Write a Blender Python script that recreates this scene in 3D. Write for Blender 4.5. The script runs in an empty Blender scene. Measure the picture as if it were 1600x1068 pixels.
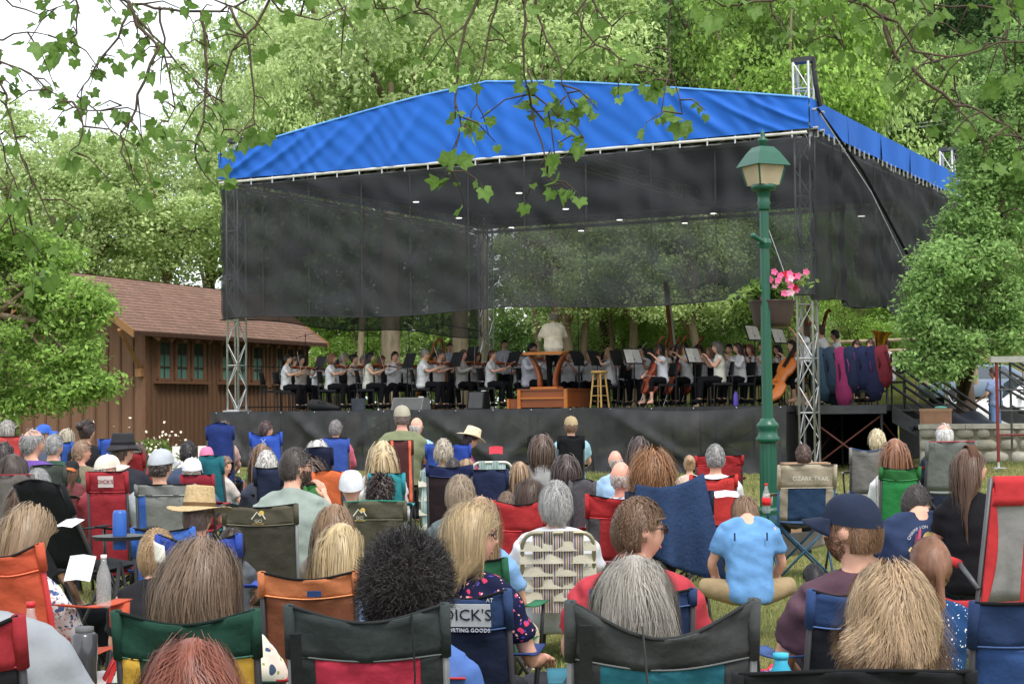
import bpy, bmesh, math, random
import numpy as np
from mathutils import Vector, Matrix, Euler
random.seed(11); rng = np.random.default_rng(11)
sc = bpy.context.scene; COL = sc.collection
R = math.radians; PI = math.pi
# ------------------------------------------------------------------ camera
F = 2660.0; CAMZ = 1.5; PITCH = math.atan(104/F); ROLL = R(-0.64)
cd = bpy.data.cameras.new('camera'); cam = bpy.data.objects.new('camera', cd); COL.objects.link(cam)
cd.sensor_width = 36; cd.lens = F/1600*36; cd.clip_start = .05; cd.clip_end = 2000
CAMR = Matrix.Rotation(PI/2+PITCH, 3, 'X') @ Matrix.Rotation(ROLL, 3, 'Z')
cam.matrix_world = Matrix.Translation((0, 0, CAMZ)) @ CAMR.to_4x4()
sc.camera = cam
# ------------------------------------------------------------------ light: bright overcast
w = bpy.data.worlds.new('World'); sc.world = w; w.use_nodes = True
nt = w.node_tree; nt.nodes.clear()
SUN_EL, SUN_AZ = R(56), R(158)
sky = nt.nodes.new('ShaderNodeTexSky'); sky.sky_type = 'NISHITA'; sky.sun_disc = False
sky.sun_elevation = SUN_EL; sky.sun_rotation = SUN_AZ; sky.dust_density = 4
bg1 = nt.nodes.new('ShaderNodeBackground'); bg1.inputs[1].default_value = .05
bg2 = nt.nodes.new('ShaderNodeBackground'); bg2.inputs[0].default_value = (.93, .965, 1, 1); bg2.inputs[1].default_value = 1.0
ad = nt.nodes.new('ShaderNodeAddShader'); ow = nt.nodes.new('ShaderNodeOutputWorld')
nt.links.new(sky.outputs[0], bg1.inputs[0]); nt.links.new(bg1.outputs[0], ad.inputs[0])
nt.links.new(bg2.outputs[0], ad.inputs[1]); nt.links.new(ad.outputs[0], ow.inputs[0])
sl = bpy.data.lights.new('sun', 'SUN'); sl.energy = 1.5; sl.angle = R(14); sl.color = (1, .96, .9)
so = bpy.data.objects.new('sun', sl); COL.objects.link(so)
sd = Vector((math.sin(SUN_AZ)*math.cos(SUN_EL), math.cos(SUN_AZ)*math.cos(SUN_EL), math.sin(SUN_EL)))
so.rotation_euler = sd.to_track_quat('Z', 'Y').to_euler()
sc.view_settings.view_transform = 'Standard'; sc.view_settings.look = 'None'
sc.view_settings.gamma = 1; sc.view_settings.exposure = .58; sc.view_settings.use_curve_mapping = False
sc.render.engine = 'CYCLES'
sc.cycles.use_denoising = True
sc.cycles.transparent_max_bounces = 16; sc.cycles.max_bounces = 8

# ------------------------------------------------------------------ helpers
def at(px, py, D):
    d = CAMR @ Vector(((px-800)/F, -(py-534)/F, -1)); d *= D/d.y
    return Vector((d.x, d.y, d.z+CAMZ))
def proj(p):
    q = CAMR.transposed() @ (Vector(p)-Vector((0, 0, CAMZ)))
    return 800+F*q.x/-q.z, 534-F*q.y/-q.z
def sstep(a, b, x):
    t = np.clip((x-a)/(b-a), 0, 1); return t*t*(3-2*t)
def ground(x, y):
    g = .2*sstep(13, 32, y)+.1*sstep(-2, -8, x)*sstep(12, 22, y)
    g = g+.28*sstep(5.5, 9.5, x)*sstep(20, 30, y)
    d = np.maximum(y-58-.25*np.maximum(-x, 0)+.45*np.maximum(x-6, 0), 0)
    return g+.26*d*sstep(0, 12, d)*sstep(-2, 22, x)
def lin(c):
    return tuple((v/12.92 if v <= .04045 else ((v+.055)/1.055)**2.4) for v in [q/255 for q in c])
_M = {}
def mat(name, col, rough=.8, var=.12, nscale=6, bump=0, bscale=80, metal=0, spec=.3, trans=0, alpha=1, col2=None, emit=0, island=0, sheen=0, stretch=None, weave=0):
    """procedural principled material; col is linear rgb"""
    key = (name, tuple(col))
    if key in _M: return _M[key]
    m = bpy.data.materials.new(name); m.use_nodes = True; n = m.node_tree; N = n.nodes; L = n.links
    b = N['Principled BSDF']; b.inputs['Roughness'].default_value = rough; b.inputs['Metallic'].default_value = metal
    b.inputs['Specular IOR Level'].default_value = spec
    if sheen: b.inputs['Sheen Weight'].default_value = sheen
    c1 = (*col, 1)
    tc = N.new('ShaderNodeTexCoord'); vec = tc.outputs['Object']
    if stretch:
        mp = N.new('ShaderNodeMapping'); mp.inputs['Scale'].default_value = stretch; L.new(vec, mp.inputs[0]); vec = mp.outputs[0]
    base = None
    if var or col2:
        t = N.new('ShaderNodeTexNoise'); t.inputs['Scale'].default_value = nscale; t.inputs['Detail'].default_value = 5; L.new(vec, t.inputs['Vector'])
        r = N.new('ShaderNodeValToRGB'); r.color_ramp.elements[0].position = .3; r.color_ramp.elements[1].position = .7
        d = col2 if col2 else tuple(min(1, v*(1+var)) for v in col)
        e = col if col2 else tuple(v*(1-var) for v in col)
        r.color_ramp.elements[0].color = (*e, 1); r.color_ramp.elements[1].color = (*d, 1)
        L.new(t.outputs[0], r.inputs[0]); base = r.outputs[0]
    if island:
        g = N.new('ShaderNodeNewGeometry'); h = N.new('ShaderNodeHueSaturation')
        mr = N.new('ShaderNodeMapRange'); mr.inputs['To Min'].default_value = 1-island; mr.inputs['To Max'].default_value = 1+island
        L.new(g.outputs['Random Per Island'], mr.inputs[0]); L.new(mr.outputs[0], h.inputs['Value'])
        if base is not None: L.new(base, h.inputs['Color'])
        else: h.inputs['Color'].default_value = c1
        base = h.outputs[0]
    if base is not None: L.new(base, b.inputs['Base Color'])
    else: b.inputs['Base Color'].default_value = c1
    if bump:
        t2 = N.new('ShaderNodeTexNoise'); t2.inputs['Scale'].default_value = bscale; t2.inputs['Detail'].default_value = 4; L.new(vec, t2.inputs['Vector'])
        bp = N.new('ShaderNodeBump'); bp.inputs['Strength'].default_value = bump; bp.inputs['Distance'].default_value = .02
        L.new(t2.outputs[0], bp.inputs['Height']); L.new(bp.outputs[0], b.inputs['Normal'])
    if emit:
        b.inputs['Emission Color'].default_value = c1; b.inputs['Emission Strength'].default_value = emit
    if trans or alpha < 1:
        o = N['Material Output']; s = b.outputs[0]
        if trans:
            tr = N.new('ShaderNodeBsdfTranslucent'); mx = N.new('ShaderNodeMixShader'); mx.inputs[0].default_value = trans
            if base is not None: L.new(base, tr.inputs[0])
            else: tr.inputs[0].default_value = c1
            L.new(s, mx.inputs[1]); L.new(tr.outputs[0], mx.inputs[2]); s = mx.outputs[0]
        if alpha < 1:
            tp = N.new('ShaderNodeBsdfTransparent'); mx = N.new('ShaderNodeMixShader'); mx.inputs[0].default_value = alpha
            L.new(tp.outputs[0], mx.inputs[1]); L.new(s, mx.inputs[2]); s = mx.outputs[0]
            if weave:
                t3 = N.new('ShaderNodeTexNoise'); t3.inputs['Scale'].default_value = 1.3; t3.inputs['Detail'].default_value = 6
                mp3 = N.new('ShaderNodeMapping'); mp3.inputs['Scale'].default_value = (1, 1, .35); L.new(tc.outputs['Object'], mp3.inputs[0]); L.new(mp3.outputs[0], t3.inputs[0])
                m3 = N.new('ShaderNodeMapRange'); m3.inputs['From Min'].default_value = .3; m3.inputs['From Max'].default_value = .7
                m3.inputs['To Min'].default_value = alpha-weave; m3.inputs['To Max'].default_value = min(1, alpha+weave)
                L.new(t3.outputs[0], m3.inputs[0]); L.new(m3.outputs[0], mx.inputs[0])
        L.new(s, o.inputs[0])
    _M[key] = m; return m
def smat(name, rgb, **k): return mat(name, lin(rgb), **k)
def fabric(rgb, k=1.0, **kw):
    if isinstance(rgb, bpy.types.Material): return rgb
    c = lin(rgb); mn = sum(c)/3; c = tuple((v*.88+mn*.12)*.9*k for v in c); kw.setdefault('rough', .85); kw.setdefault('var', .16); kw.setdefault('nscale', 7)
    kw.setdefault('bump', .35); kw.setdefault('bscale', 14); kw.setdefault('spec', .15)
    return mat('fabric', c, **kw)

TMP = bpy.data.scenes.new('workbench')
class MB:
    """collects shapes for ONE mesh"""
    def __init__(s): s.v = []; s.f = []; s.m = []
    def add(s, V, Fc, mi=0):
        o = len(s.v); s.v.extend([tuple(p) for p in V]); s.f.extend([tuple(i+o for i in f) for f in Fc]); s.m.extend([mi]*len(Fc)); return s
    def box(s, c, d, rot=None, mi=0):
        V = [Vector((x*d[0]/2, y*d[1]/2, z*d[2]/2)) for x in (-1, 1) for y in (-1, 1) for z in (-1, 1)]
        if rot is not None:
            M = rot if isinstance(rot, Matrix) else Euler(rot).to_matrix(); V = [M @ p for p in V]
        c = Vector(c)
        return s.add([p+c for p in V], [(0, 1, 3, 2), (4, 6, 7, 5), (0, 4, 5, 1), (2, 3, 7, 6), (0, 2, 6, 4), (1, 5, 7, 3)], mi)
    def tube(s, pts, rad, seg=8, mi=0, cap=True, flat=None):
        pts = [Vector(p) for p in pts]; n = len(pts)
        if not hasattr(rad, '__len__'): rad = [rad]*n
        V = []; pu = None
        for i in range(n):
            t = (pts[min(i+1, n-1)]-pts[max(i-1, 0)]).normalized()
            if pu is None:
                a = Vector((0, 0, 1)) if abs(t.z) < .9 else Vector((1, 0, 0)); u = a.cross(t).normalized()
            else:
                u = (pu-t*pu.dot(t)).normalized()
            pu = u; ww = t.cross(u)
            ry = rad[i]*(flat if flat else 1)
            for k in range(seg):
                a = 2*PI*k/seg; V.append(pts[i]+u*(rad[i]*math.cos(a))+ww*(ry*math.sin(a)))
        Fc = [(i*seg+k, i*seg+(k+1) % seg, (i+1)*seg+(k+1) % seg, (i+1)*seg+k) for i in range(n-1) for k in range(seg)]
        if cap: Fc += [tuple(range(seg-1, -1, -1)), tuple(range((n-1)*seg, n*seg))]
        return s.add(V, Fc, mi)
    def loft(s, secs, seg=16, mi=0):
        """secs: (cx,cy,cz,rx,ry) horizontal ellipses, squarish"""
        V = []; n = len(secs)
        for (cx, cy, cz, rx, ry) in secs:
            for k in range(seg):
                a = 2*PI*k/seg; V.append((cx+rx*math.cos(a), cy+ry*math.sin(a), cz))
        Fc = [(i*seg+k, i*seg+(k+1) % seg, (i+1)*seg+(k+1) % seg, (i+1)*seg+k) for i in range(n-1) for k in range(seg)]
        Fc += [tuple(range(seg-1, -1, -1)), tuple(range((n-1)*seg, n*seg))]
        return s.add(V, Fc, mi)
    def lathe(s, prof, seg=16, c=(0, 0, 0), mi=0):
        return s.loft([(c[0], c[1], c[2]+z, r, r) for r, z in prof], seg, mi)
    def ball(s, c, r, seg=12, ring=8, mi=0, M=None):
        r = r if hasattr(r, '__len__') else (r, r, r); V = []; c = Vector(c)
        for i in range(ring+1):
            th = PI*i/ring
            for k in range(seg):
                a = 2*PI*k/seg; p = Vector((r[0]*math.sin(th)*math.cos(a), r[1]*math.sin(th)*math.sin(a), r[2]*math.cos(th)))
                if M is not None: p = M @ p
                V.append(p+c)
        Fc = [(i*seg+k, (i+1)*seg+k, (i+1)*seg+(k+1) % seg, i*seg+(k+1) % seg) for i in range(ring) for k in range(seg)]
        return s.add(V, Fc, mi)
    def sheet(s, fn, nu, nv, mi=0, thick=0):
        """fn(u,v)->point, u,v in 0..1; thick: gives the sheet a back side along its normal"""
        P = [Vector(fn(i/nu, j/nv)) for j in range(nv+1) for i in range(nu+1)]
        q = [(j*(nu+1)+i, j*(nu+1)+i+1, (j+1)*(nu+1)+i+1, (j+1)*(nu+1)+i) for j in range(nv) for i in range(nu)]
        if not thick: return s.add(P, q, mi)
        nrm = []
        for j in range(nv+1):
            for i in range(nu+1):
                a = P[j*(nu+1)+min(i+1, nu)]-P[j*(nu+1)+max(i-1, 0)]; b = P[min(j+1, nv)*(nu+1)+i]-P[max(j-1, 0)*(nu+1)+i]
                k = a.cross(b); nrm.append(k.normalized() if k.length > 1e-9 else Vector((0, 1, 0)))
        n = len(P); P2 = [p-k*thick for p, k in zip(P, nrm)]
        f2 = [(d+n, c+n, b+n, a+n) for a, b, c, d in q]
        W = nu+1; e = []
        for i in range(nu): e += [(i+1, i, i+n, i+1+n), (nv*W+i, nv*W+i+1, nv*W+i+1+n, nv*W+i+n)]
        for j in range(nv): e += [(j*W, (j+1)*W, (j+1)*W+n, j*W+n), ((j+1)*W+nu, j*W+nu, j*W+nu+n, (j+1)*W+nu+n)]
        return s.add(P+P2, q+f2+e, mi)
    def mesh(s, name, smooth=False):
        me = bpy.data.meshes.new(name); me.from_pydata(s.v, [], s.f); me.polygons.foreach_set('material_index', s.m)
        me.polygons.foreach_set('use_smooth', [smooth]*len(s.f)); me.update(); return me
    def build(s, name, mats, parent=None, smooth=False, loc=None, rot=None):
        me = s.mesh(name, smooth)
        for m in (mats if isinstance(mats, (list, tuple)) else [mats]): me.materials.append(m)
        return link(name, me, parent, loc, rot)
def link(name, me, parent=None, loc=None, rot=None, m=None):
    o = bpy.data.objects.new(name, me); COL.objects.link(o)
    if parent is not None: o.parent = parent
    if loc is not None: o.location = loc
    if rot is not None: o.rotation_euler = rot
    if m is not None:
        if not len(me.materials): me.materials.append(None)
        o.material_slots[0].link = 'OBJECT'; o.material_slots[0].material = m
    return o
def tag(o, label=None, cat=None, group=None, kind=None):
    if label: o['label'] = label
    if cat: o['category'] = cat
    if group: o['group'] = group
    if kind: o['kind'] = kind
    return o
def thing(name, label, cat, loc=(0, 0, 0), rz=0, group=None):
    o = bpy.data.objects.new(name, None); COL.objects.link(o); o.location = loc; o.rotation_euler = (0, 0, rz); o.empty_display_size = .1
    return tag(o, label, cat, group)
def np_mesh(name, V, Q, mats, smooth=False):
    """V (n,3) array, Q (m,k) array of equal-size faces"""
    me = bpy.data.meshes.new(name); V = np.asarray(V, dtype=np.float32); Q = np.asarray(Q, dtype=np.int32); k = Q.shape[1]
    me.vertices.add(len(V)); me.vertices.foreach_set('co', V.ravel()); me.loops.add(Q.size); me.loops.foreach_set('vertex_index', Q.ravel())
    me.polygons.add(len(Q)); me.polygons.foreach_set('loop_start', np.arange(0, Q.size, k, dtype=np.int32))
    me.polygons.foreach_set('use_smooth', np.full(len(Q), smooth)); me.update(calc_edges=True); me.validate()
    for m in (mats if isinstance(mats, (list, tuple)) else [mats]): me.materials.append(m)
    return me
def text_mesh(txt, size, ext=.001, align='CENTER'):
    c = bpy.data.curves.new('lettering', 'FONT'); c.body = txt; c.size = size; c.extrude = ext; c.align_x = align; c.align_y = 'CENTER'; c.resolution_u = 2
    o = bpy.data.objects.new('lettering', c); TMP.collection.objects.link(o); TMP.view_layers[0].update(); dg = TMP.view_layers[0].depsgraph
    me = bpy.data.meshes.new_from_object(o.evaluated_get(dg)); bpy.data.objects.remove(o); bpy.data.curves.remove(c); return me
def fuse(mb, voxel, its=4, fac=.5, name='body'):
    """voxel-remesh overlapping shapes into ONE continuous surface"""
    me = mb.mesh('tmp'); o = bpy.data.objects.new('tmp', me); TMP.collection.objects.link(o)
    r = o.modifiers.new('r', 'REMESH'); r.mode = 'VOXEL'; r.voxel_size = voxel
    if its:
        s = o.modifiers.new('s', 'SMOOTH'); s.factor = fac; s.iterations = its
    TMP.view_layers[0].update(); dg = TMP.view_layers[0].depsgraph
    out = bpy.data.meshes.new_from_object(o.evaluated_get(dg)); bpy.data.objects.remove(o); bpy.data.meshes.remove(me)
    out.polygons.foreach_set('use_smooth', [True]*len(out.polygons)); out.name = name
    out.materials.clear()
    return out
# ================================================================== setting
def ground_mat():
    m = bpy.data.materials.new('lawn'); m.use_nodes = True; N = m.node_tree.nodes; L = m.node_tree.links; b = N['Principled BSDF']
    b.inputs['Roughness'].default_value = .95; b.inputs['Specular IOR Level'].default_value = .1
    tc = N.new('ShaderNodeTexCoord')
    def nz(s, d): t = N.new('ShaderNodeTexNoise'); t.inputs['Scale'].default_value = s; t.inputs['Detail'].default_value = d; L.new(tc.outputs['Object'], t.inputs[0]); return t
    a, c = nz(.55, 4), nz(38, 6)
    r = N.new('ShaderNodeValToRGB'); e = r.color_ramp.elements
    e[0].position = .38; e[0].color = (.085, .125, .028, 1); e[1].position = .64; e[1].color = (.25, .225, .085, 1)
    L.new(a.outputs[0], r.inputs[0])
    mx = N.new('ShaderNodeMixRGB'); mx.blend_type = 'MULTIPLY'; mx.inputs[0].default_value = .7
    r2 = N.new('ShaderNodeValToRGB'); r2.color_ramp.elements[0].position = .3; r2.color_ramp.elements[0].color = (.45, .45, .4, 1); r2.color_ramp.elements[1].position = .7
    L.new(c.outputs[0], r2.inputs[0]); L.new(r.outputs[0], mx.inputs[1]); L.new(r2.outputs[0], mx.inputs[2]); L.new(mx.outputs[0], b.inputs['Base Color'])
    bp = N.new('ShaderNodeBump'); bp.inputs['Strength'].default_value = .6; bp.inputs['Distance'].default_value = .04
    L.new(c.outputs[0], bp.inputs['Height']); L.new(bp.outputs[0], b.inputs['Normal']); return m
gx = np.concatenate([np.linspace(-400, -40, 19), np.linspace(-36, 36, 91), np.linspace(40, 400, 19)])
gy = np.concatenate([np.linspace(-60, 0, 13), np.linspace(1, 60, 75), np.linspace(62, 400, 50)])
GX, GY = np.meshgrid(gx, gy); GZ = ground(GX, GY)+.012*np.sin(GX*2.1+GY)*np.sin(GY*1.7)*(GY < 60)
nx, ny = len(gx), len(gy); ii = np.arange(nx*ny).reshape(ny, nx)
Q = np.stack([ii[:-1, :-1], ii[:-1, 1:], ii[1:, 1:], ii[1:, :-1]], -1).reshape(-1, 4)
tag(link('ground', np_mesh('ground', np.stack([GX, GY, GZ], -1).reshape(-1, 3), Q, ground_mat(), True)), 'mown park lawn with dry yellowish patches', None, None, 'structure')
def grass_blades():
    n = 150000
    D = 5.5+29*rng.random(n)**1.25; X = (rng.random(n)*2-1)*(D*.325+.4)
    s = 1+.35*np.sin(X*1.9+D)*np.sin(D*1.3-X*.7); h = (.022+.05*rng.random(n))*s; a = rng.random(n)*2*PI; wd = .0022+.0016*rng.random(n)+D*.00014
    lx, ly = rng.normal(0, .022, n), rng.normal(0, .022, n); Z = ground(X, D)-.004
    V = np.zeros((n, 3, 3)); V[:, 0] = np.stack([X-np.cos(a)*wd, D-np.sin(a)*wd, Z], -1); V[:, 1] = np.stack([X+np.cos(a)*wd, D+np.sin(a)*wd, Z], -1)
    V[:, 2] = np.stack([X+lx, D+ly, Z+h], -1)
    me = np_mesh('grass', V.reshape(-1, 3), np.arange(3*n).reshape(-1, 3), mat('grass_blade', (.13, .185, .045), rough=.7, col2=(.40, .36, .16), nscale=.8, island=.4, trans=.3))
    tag(link('grass', me), 'short dry lawn grass between the spectators', 'grass', None, 'stuff')
grass_blades()

# ------------------------------------------------------------------ brown cabin
def cabin():
    t = thing('brown_cabin', 'brown board-and-batten cabin with shingled roof beside the stage', 'building', (-9.25, 41.6, 0), math.atan2(.928, .372))
    wood = smat('brown_boards', (114, 85, 65), var=.16, nscale=3, stretch=(6, 6, .4), bump=.2, bscale=30, rough=.75)
    bat = smat('brown_battens', (98, 72, 54), var=.12, nscale=3, stretch=(6, 6, .4), rough=.75)
    trim = smat('brown_trim', (110, 78, 58), var=.1, nscale=4, rough=.7)
    tan = smat('tan_boards', (134, 98, 62), var=.12, nscale=3, stretch=(1, 1, 6), rough=.7)
    dark = smat('dark_soffit', (70, 48, 36), rough=.9)
    L0, L1, W0, W1, zw = 1.0, 9.5, .4, 4.2, 3.45; rid = 2.3; rz = 5.05; ez = 3.5; sl = (rz-ez)/rid
    MB().box(((L0+L1)/2, (W0+W1)/2, zw/2), (L1-L0, W1-W0, zw)).build('wall', wood, t)
    g = MB(); g.add([(L0, W0, zw), (L0, W1, zw), (L0, rid, rz-.1), (L0+.1, W0, zw), (L0+.1, W1, zw), (L0+.1, rid, rz-.1)], [(0, 2, 1), (3, 4, 5), (0, 3, 5, 2), (1, 2, 5, 4)]); g.build('gable_wall', wood, t)
    bm = MB().box((0, 0, 0), (.05, .035, 1)).mesh('batten'); bm.materials.append(bat)
    sills = [(1.5, 3.86), (4.5, 6.95), (7.45, 9.3)]
    x = L0+.12; 
    while x < L1:
        inw = any(a-.05 < x < b+.05 for a, b in sills)
        z0, z1 = (0, 2.25) if inw else (0, zw)
        o = link('batten', bm, t, (x, W0-.0185, (z0+z1)/2)); o.scale = (1, 1, z1-z0); x += .22
    y = W0+.3
    while y < W1:
        o = link('batten', bm, t, (L0-.0185, y, zw/2), (0, 0, PI/2)); o.scale = (1, 1, zw); y += .38
    cb = MB().box((L0+.04, W0-.03, zw/2), (.14, .09, zw)); cb.build('corner_board', trim, t)
    glass = mat('window_glass', (.03, .05, .05), rough=.08, var=0, spec=.6); glz = smat('green_blind', (88, 128, 116), rough=.6, var=.2, nscale=2)
    for a, b in sills:
        MB().box(((a+b)/2, W0-.07, 2.27), (b-a+.12, .16, .07)).build('window_sill', trim, t)
        MB().box(((a+b)/2, W0-.03, 3.38), (b-a, .07, .08)).build('window_head', trim, t)
        n = 3; wd = (b-a)/n
        for k in range(n):
            x0, x1 = a+k*wd+.1, a+(k+1)*wd-.1
            fr = MB()
            for xx in (x0, x1): fr.box((xx, W0-.035, 2.83), (.07, .09, 1.04))
            for zz in (2.345, 3.325): fr.box(((x0+x1)/2, W0-.035, zz), (x1-x0+.07, .088, .06))
            wo = fr.build('window', trim, t)
            mu = MB(); mu.box(((x0+x1)/2, W0-.03, 2.83), (.022, .03, .95))
            for zz in (2.66, 2.99): mu.box(((x0+x1)/2, W0-.029, zz), (x1-x0, .028, .022))
            mu.build('glazing_bar', smat('dark_bars', (66, 62, 52)), wo)
            for c in range(2):
                for r in range(3):
                    px_ = x0+(c+.5)*(x1-x0)/2; MB().box((px_, W0-.012, 2.51+r*.325), ((x1-x0)/2-.02, .012, .30)).build('pane', glz if r < 2 else glass, wo)
    fr = MB()
    for yy in (2.0, 3.1): fr.box((L0-.04, yy, 2.4), (.09, .07, .95))
    for zz in (1.95, 2.85): fr.box((L0-.04, 2.55, zz), (.088, 1.1, .07))
    wo = fr.build('window', bat, t)
    for k in range(2):
        for r in range(2): MB().box((L0-.012, 2.28+k*.54, 2.18+r*.44), (.012, .5, .4)).build('pane', glass, wo)
    # roof slopes built of shingle courses
    cols = [smat('shingle', c, var=.22, nscale=9, bump=.3, bscale=60, rough=.95, stretch=(1, 4, 4)) for c in ((122, 95, 82), (127, 99, 86), (117, 92, 79))]
    for side in (0, 1):
        n = 18; s = MB()
        yy0 = 0 if side == 0 else 2*rid
        for i in range(n):
            f0, f1 = i/n, (i+1)/n+.012
            ya, yb = (yy0+(rid-yy0)*f0, yy0+(rid-yy0)*f1); za, zb = ez+(rz-ez)*f0, ez+(rz-ez)*f1
            off = (i % 3)*.07; xx = -.05
            xs = [0]+list(np.arange(.2+off, 9.95, .34))+[10.0]
            for p, q in zip(xs[:-1], xs[1:]):
                k = random.randrange(3); h = .004+.005*random.random()
                s.add([(p+.004, ya, za+h+.02), (q-.004, ya, za+h+.02), (q-.004, yb, zb+.008), (p+.004, yb, zb+.008), (p+.004, ya, za), (q-.004, ya, za)], [(0, 1, 2, 3), (4, 5, 1, 0)], k)
        o = s.build('shingles', cols, t); o['kind'] = 'stuff'
        deck = MB(); ny = -1 if side == 0 else 1
        deck.add([(0, yy0, ez), (10, yy0, ez), (10, rid, rz), (0, rid, rz), (0, yy0, ez-.1), (10, yy0, ez-.1), (10, rid, rz-.1), (0, rid, rz-.1)], [(0, 1, 2, 3), (7, 6, 5, 4), (0, 4, 5, 1), (1, 5, 6, 2), (3, 7, 4, 0)])
        deck.build('roof_deck', dark, t)
        for xx in (-.03, 10.03):
            bgb = MB(); bgb.add([(xx-.025, yy0-.02*(1-2*side), ez-.16), (xx+.025, yy0-.02*(1-2*side), ez-.16), (xx+.025, rid, rz-.16), (xx-.025, rid, rz-.16), (xx-.025, yy0-.02*(1-2*side), ez+.04), (xx+.025, yy0-.02*(1-2*side), ez+.04), (xx+.025, rid, rz+.04), (xx-.025, rid, rz+.04)],
                               [(0, 1, 2, 3), (4, 7, 6, 5), (0, 4, 5, 1), (1, 5, 6, 2), (3, 2, 6, 7), (0, 3, 7, 4)]); bgb.build('barge_board', tan, t)
    rf = MB().box((0, 0, 0), (.06, .55, .1), (math.atan(sl), 0, 0)).mesh('rafter_tail'); rf.materials.append(trim)
    for i in range(14): link('rafter_tail', rf, t, (1.2+i*.6, .27, ez-.02))
    MB().tube([(L0-.02, .45, 2.55), (-.05, .38, 3.55)], .07, 4).build('bracket', tan, t)
    MB().box((L0-.08, .45, 2.5), (.18, .18, .2)).build('bracket_block', tan, t)
cabin()

# ------------------------------------------------------------------ trees
def leaf_quads(P, Nn, s, asp=.6):
    n = len(P); a = rng.normal(size=(n, 3)); Nn = Nn/np.linalg.norm(Nn, axis=1, keepdims=True)
    u = np.cross(Nn, a); u /= np.linalg.norm(u, axis=1, keepdims=True)+1e-9; v = np.cross(Nn, u)
    s = s[:, None]; V = np.stack([P-u*s*.5, P+v*s*asp*.5+Nn*s*.06, P+u*s*.5-Nn*s*.08, P-v*s*asp*.5+Nn*s*.06], 1)
    return V.reshape(-1, 3), np.arange(4*n).reshape(-1, 4)
def crown_mesh(name, r, nleaf, leaf, nblob=70, br=.26, m=None, droop=0):
    r = np.array(r); d = rng.normal(size=(nblob, 3)); d /= np.linalg.norm(d, axis=1, keepdims=True)
    c = d*(rng.random((nblob, 1))**.4)*.86*r; k = nleaf//nblob; P = []; Nn = []
    for i in range(nblob):
        e = rng.normal(size=(k, 3)); e[:, 2] = e[:, 2]+.35; e /= np.linalg.norm(e, axis=1, keepdims=True)
        rb = br*(.6+.8*rng.random())*r*np.array([1.15, 1.15, .75]); q = c[i]+e*rb*(.55+.5*rng.random((k, 1)))
        P.append(q); Nn.append(e*.4+np.array([0, -.1, .45])+rng.normal(size=(k, 3))*.6)
    P = np.concatenate(P); Nn = np.concatenate(Nn); P[:, 2] -= droop*np.linalg.norm(P[:, :2]/r[:2], axis=1)**2
    keep = np.linalg.norm(P/r, axis=1) > .45; P, Nn = P[keep], Nn[keep]
    V, Q = leaf_quads(P, Nn, leaf*(.6+.8*rng.random(len(P))))
    return np_mesh(name, V, Q, m)
def leafmat(c, isl=.4): return mat('leaf', c, rough=.55, var=.25, nscale=.35, island=isl, trans=.45, spec=.3)
LM = {'pale': leafmat((.51, .63, .28), .3), 'mid': leafmat((.39, .53, .19), .3), 'deep': leafmat((.15, .26, .075)), 'fresh': leafmat((.30, .46, .10)), 'dark': leafmat((.07, .14, .045))}
CR = [crown_mesh('crown', (1, 1, 1), 30000, .038, 110, .21, LM['pale']) for _ in range(3)]
bark = smat('bark', (122, 108, 88), var=.3, nscale=5, bump=.6, bscale=20, stretch=(1, 1, .3)); palebark = smat('pale_bark', (134, 122, 100), col2=lin((92, 84, 66)), nscale=4, bump=.5, bscale=14, stretch=(1, 1, .35))
darkbark = smat('dark_bark', (84, 70, 58), var=.3, nscale=5, bump=.6, bscale=20, stretch=(1, 1, .3))
TREEN = [0]
def trunk_mb(base, top, r0, nb=5, cr=(3, 3, 3)):
    mb = MB(); b, t = Vector(base), Vector(top); pts = []
    for i in range(7):
        f = i/6; pts.append(b.lerp(t, f)+Vector((random.uniform(-1, 1), random.uniform(-1, 1), 0))*r0*.6*math.sin(f*PI))
    mb.tube(pts, [r0*(1.25 if i == 0 else 1-.75*i/6) for i in range(7)], 9)
    for k in range(nb):
        a = 2*PI*k/nb+random.random(); f = random.uniform(.55, .95); p = b.lerp(t, f)
        q = t+Vector((math.cos(a)*cr[0], math.sin(a)*cr[1], cr[2]*random.uniform(-.2, .7)))*.7
        mb.tube([p, p.lerp(q, .5)+Vector((0, 0, .3)), q], [r0*.4, r0*.25, r0*.06], 6)
    return mb
def tree(px, py, D, r, lm, label, proto=0, bk=None, tr=None, group='trees behind the stage'):
    """crown centred on the sight line px,py at distance D"""
    c = at(px, py, D); g = float(ground(c.x, c.y)); r = r if hasattr(r, '__len__') else (r, r, r)
    t = thing('leafy_tree', label, 'tree', (c.x, c.y, g), 0, group)
    h = c.z-g
    trunk_mb((0, 0, -.2), (0, 0, max(h, 1)), tr or .022*r[0]*3+.06, 5, r).build('trunk', bk or bark, t, True)
    o = link('crown', CR[proto], t, (0, 0, h), (0, 0, random.random()*6), LM[lm]); o.scale = r
    return t
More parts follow.
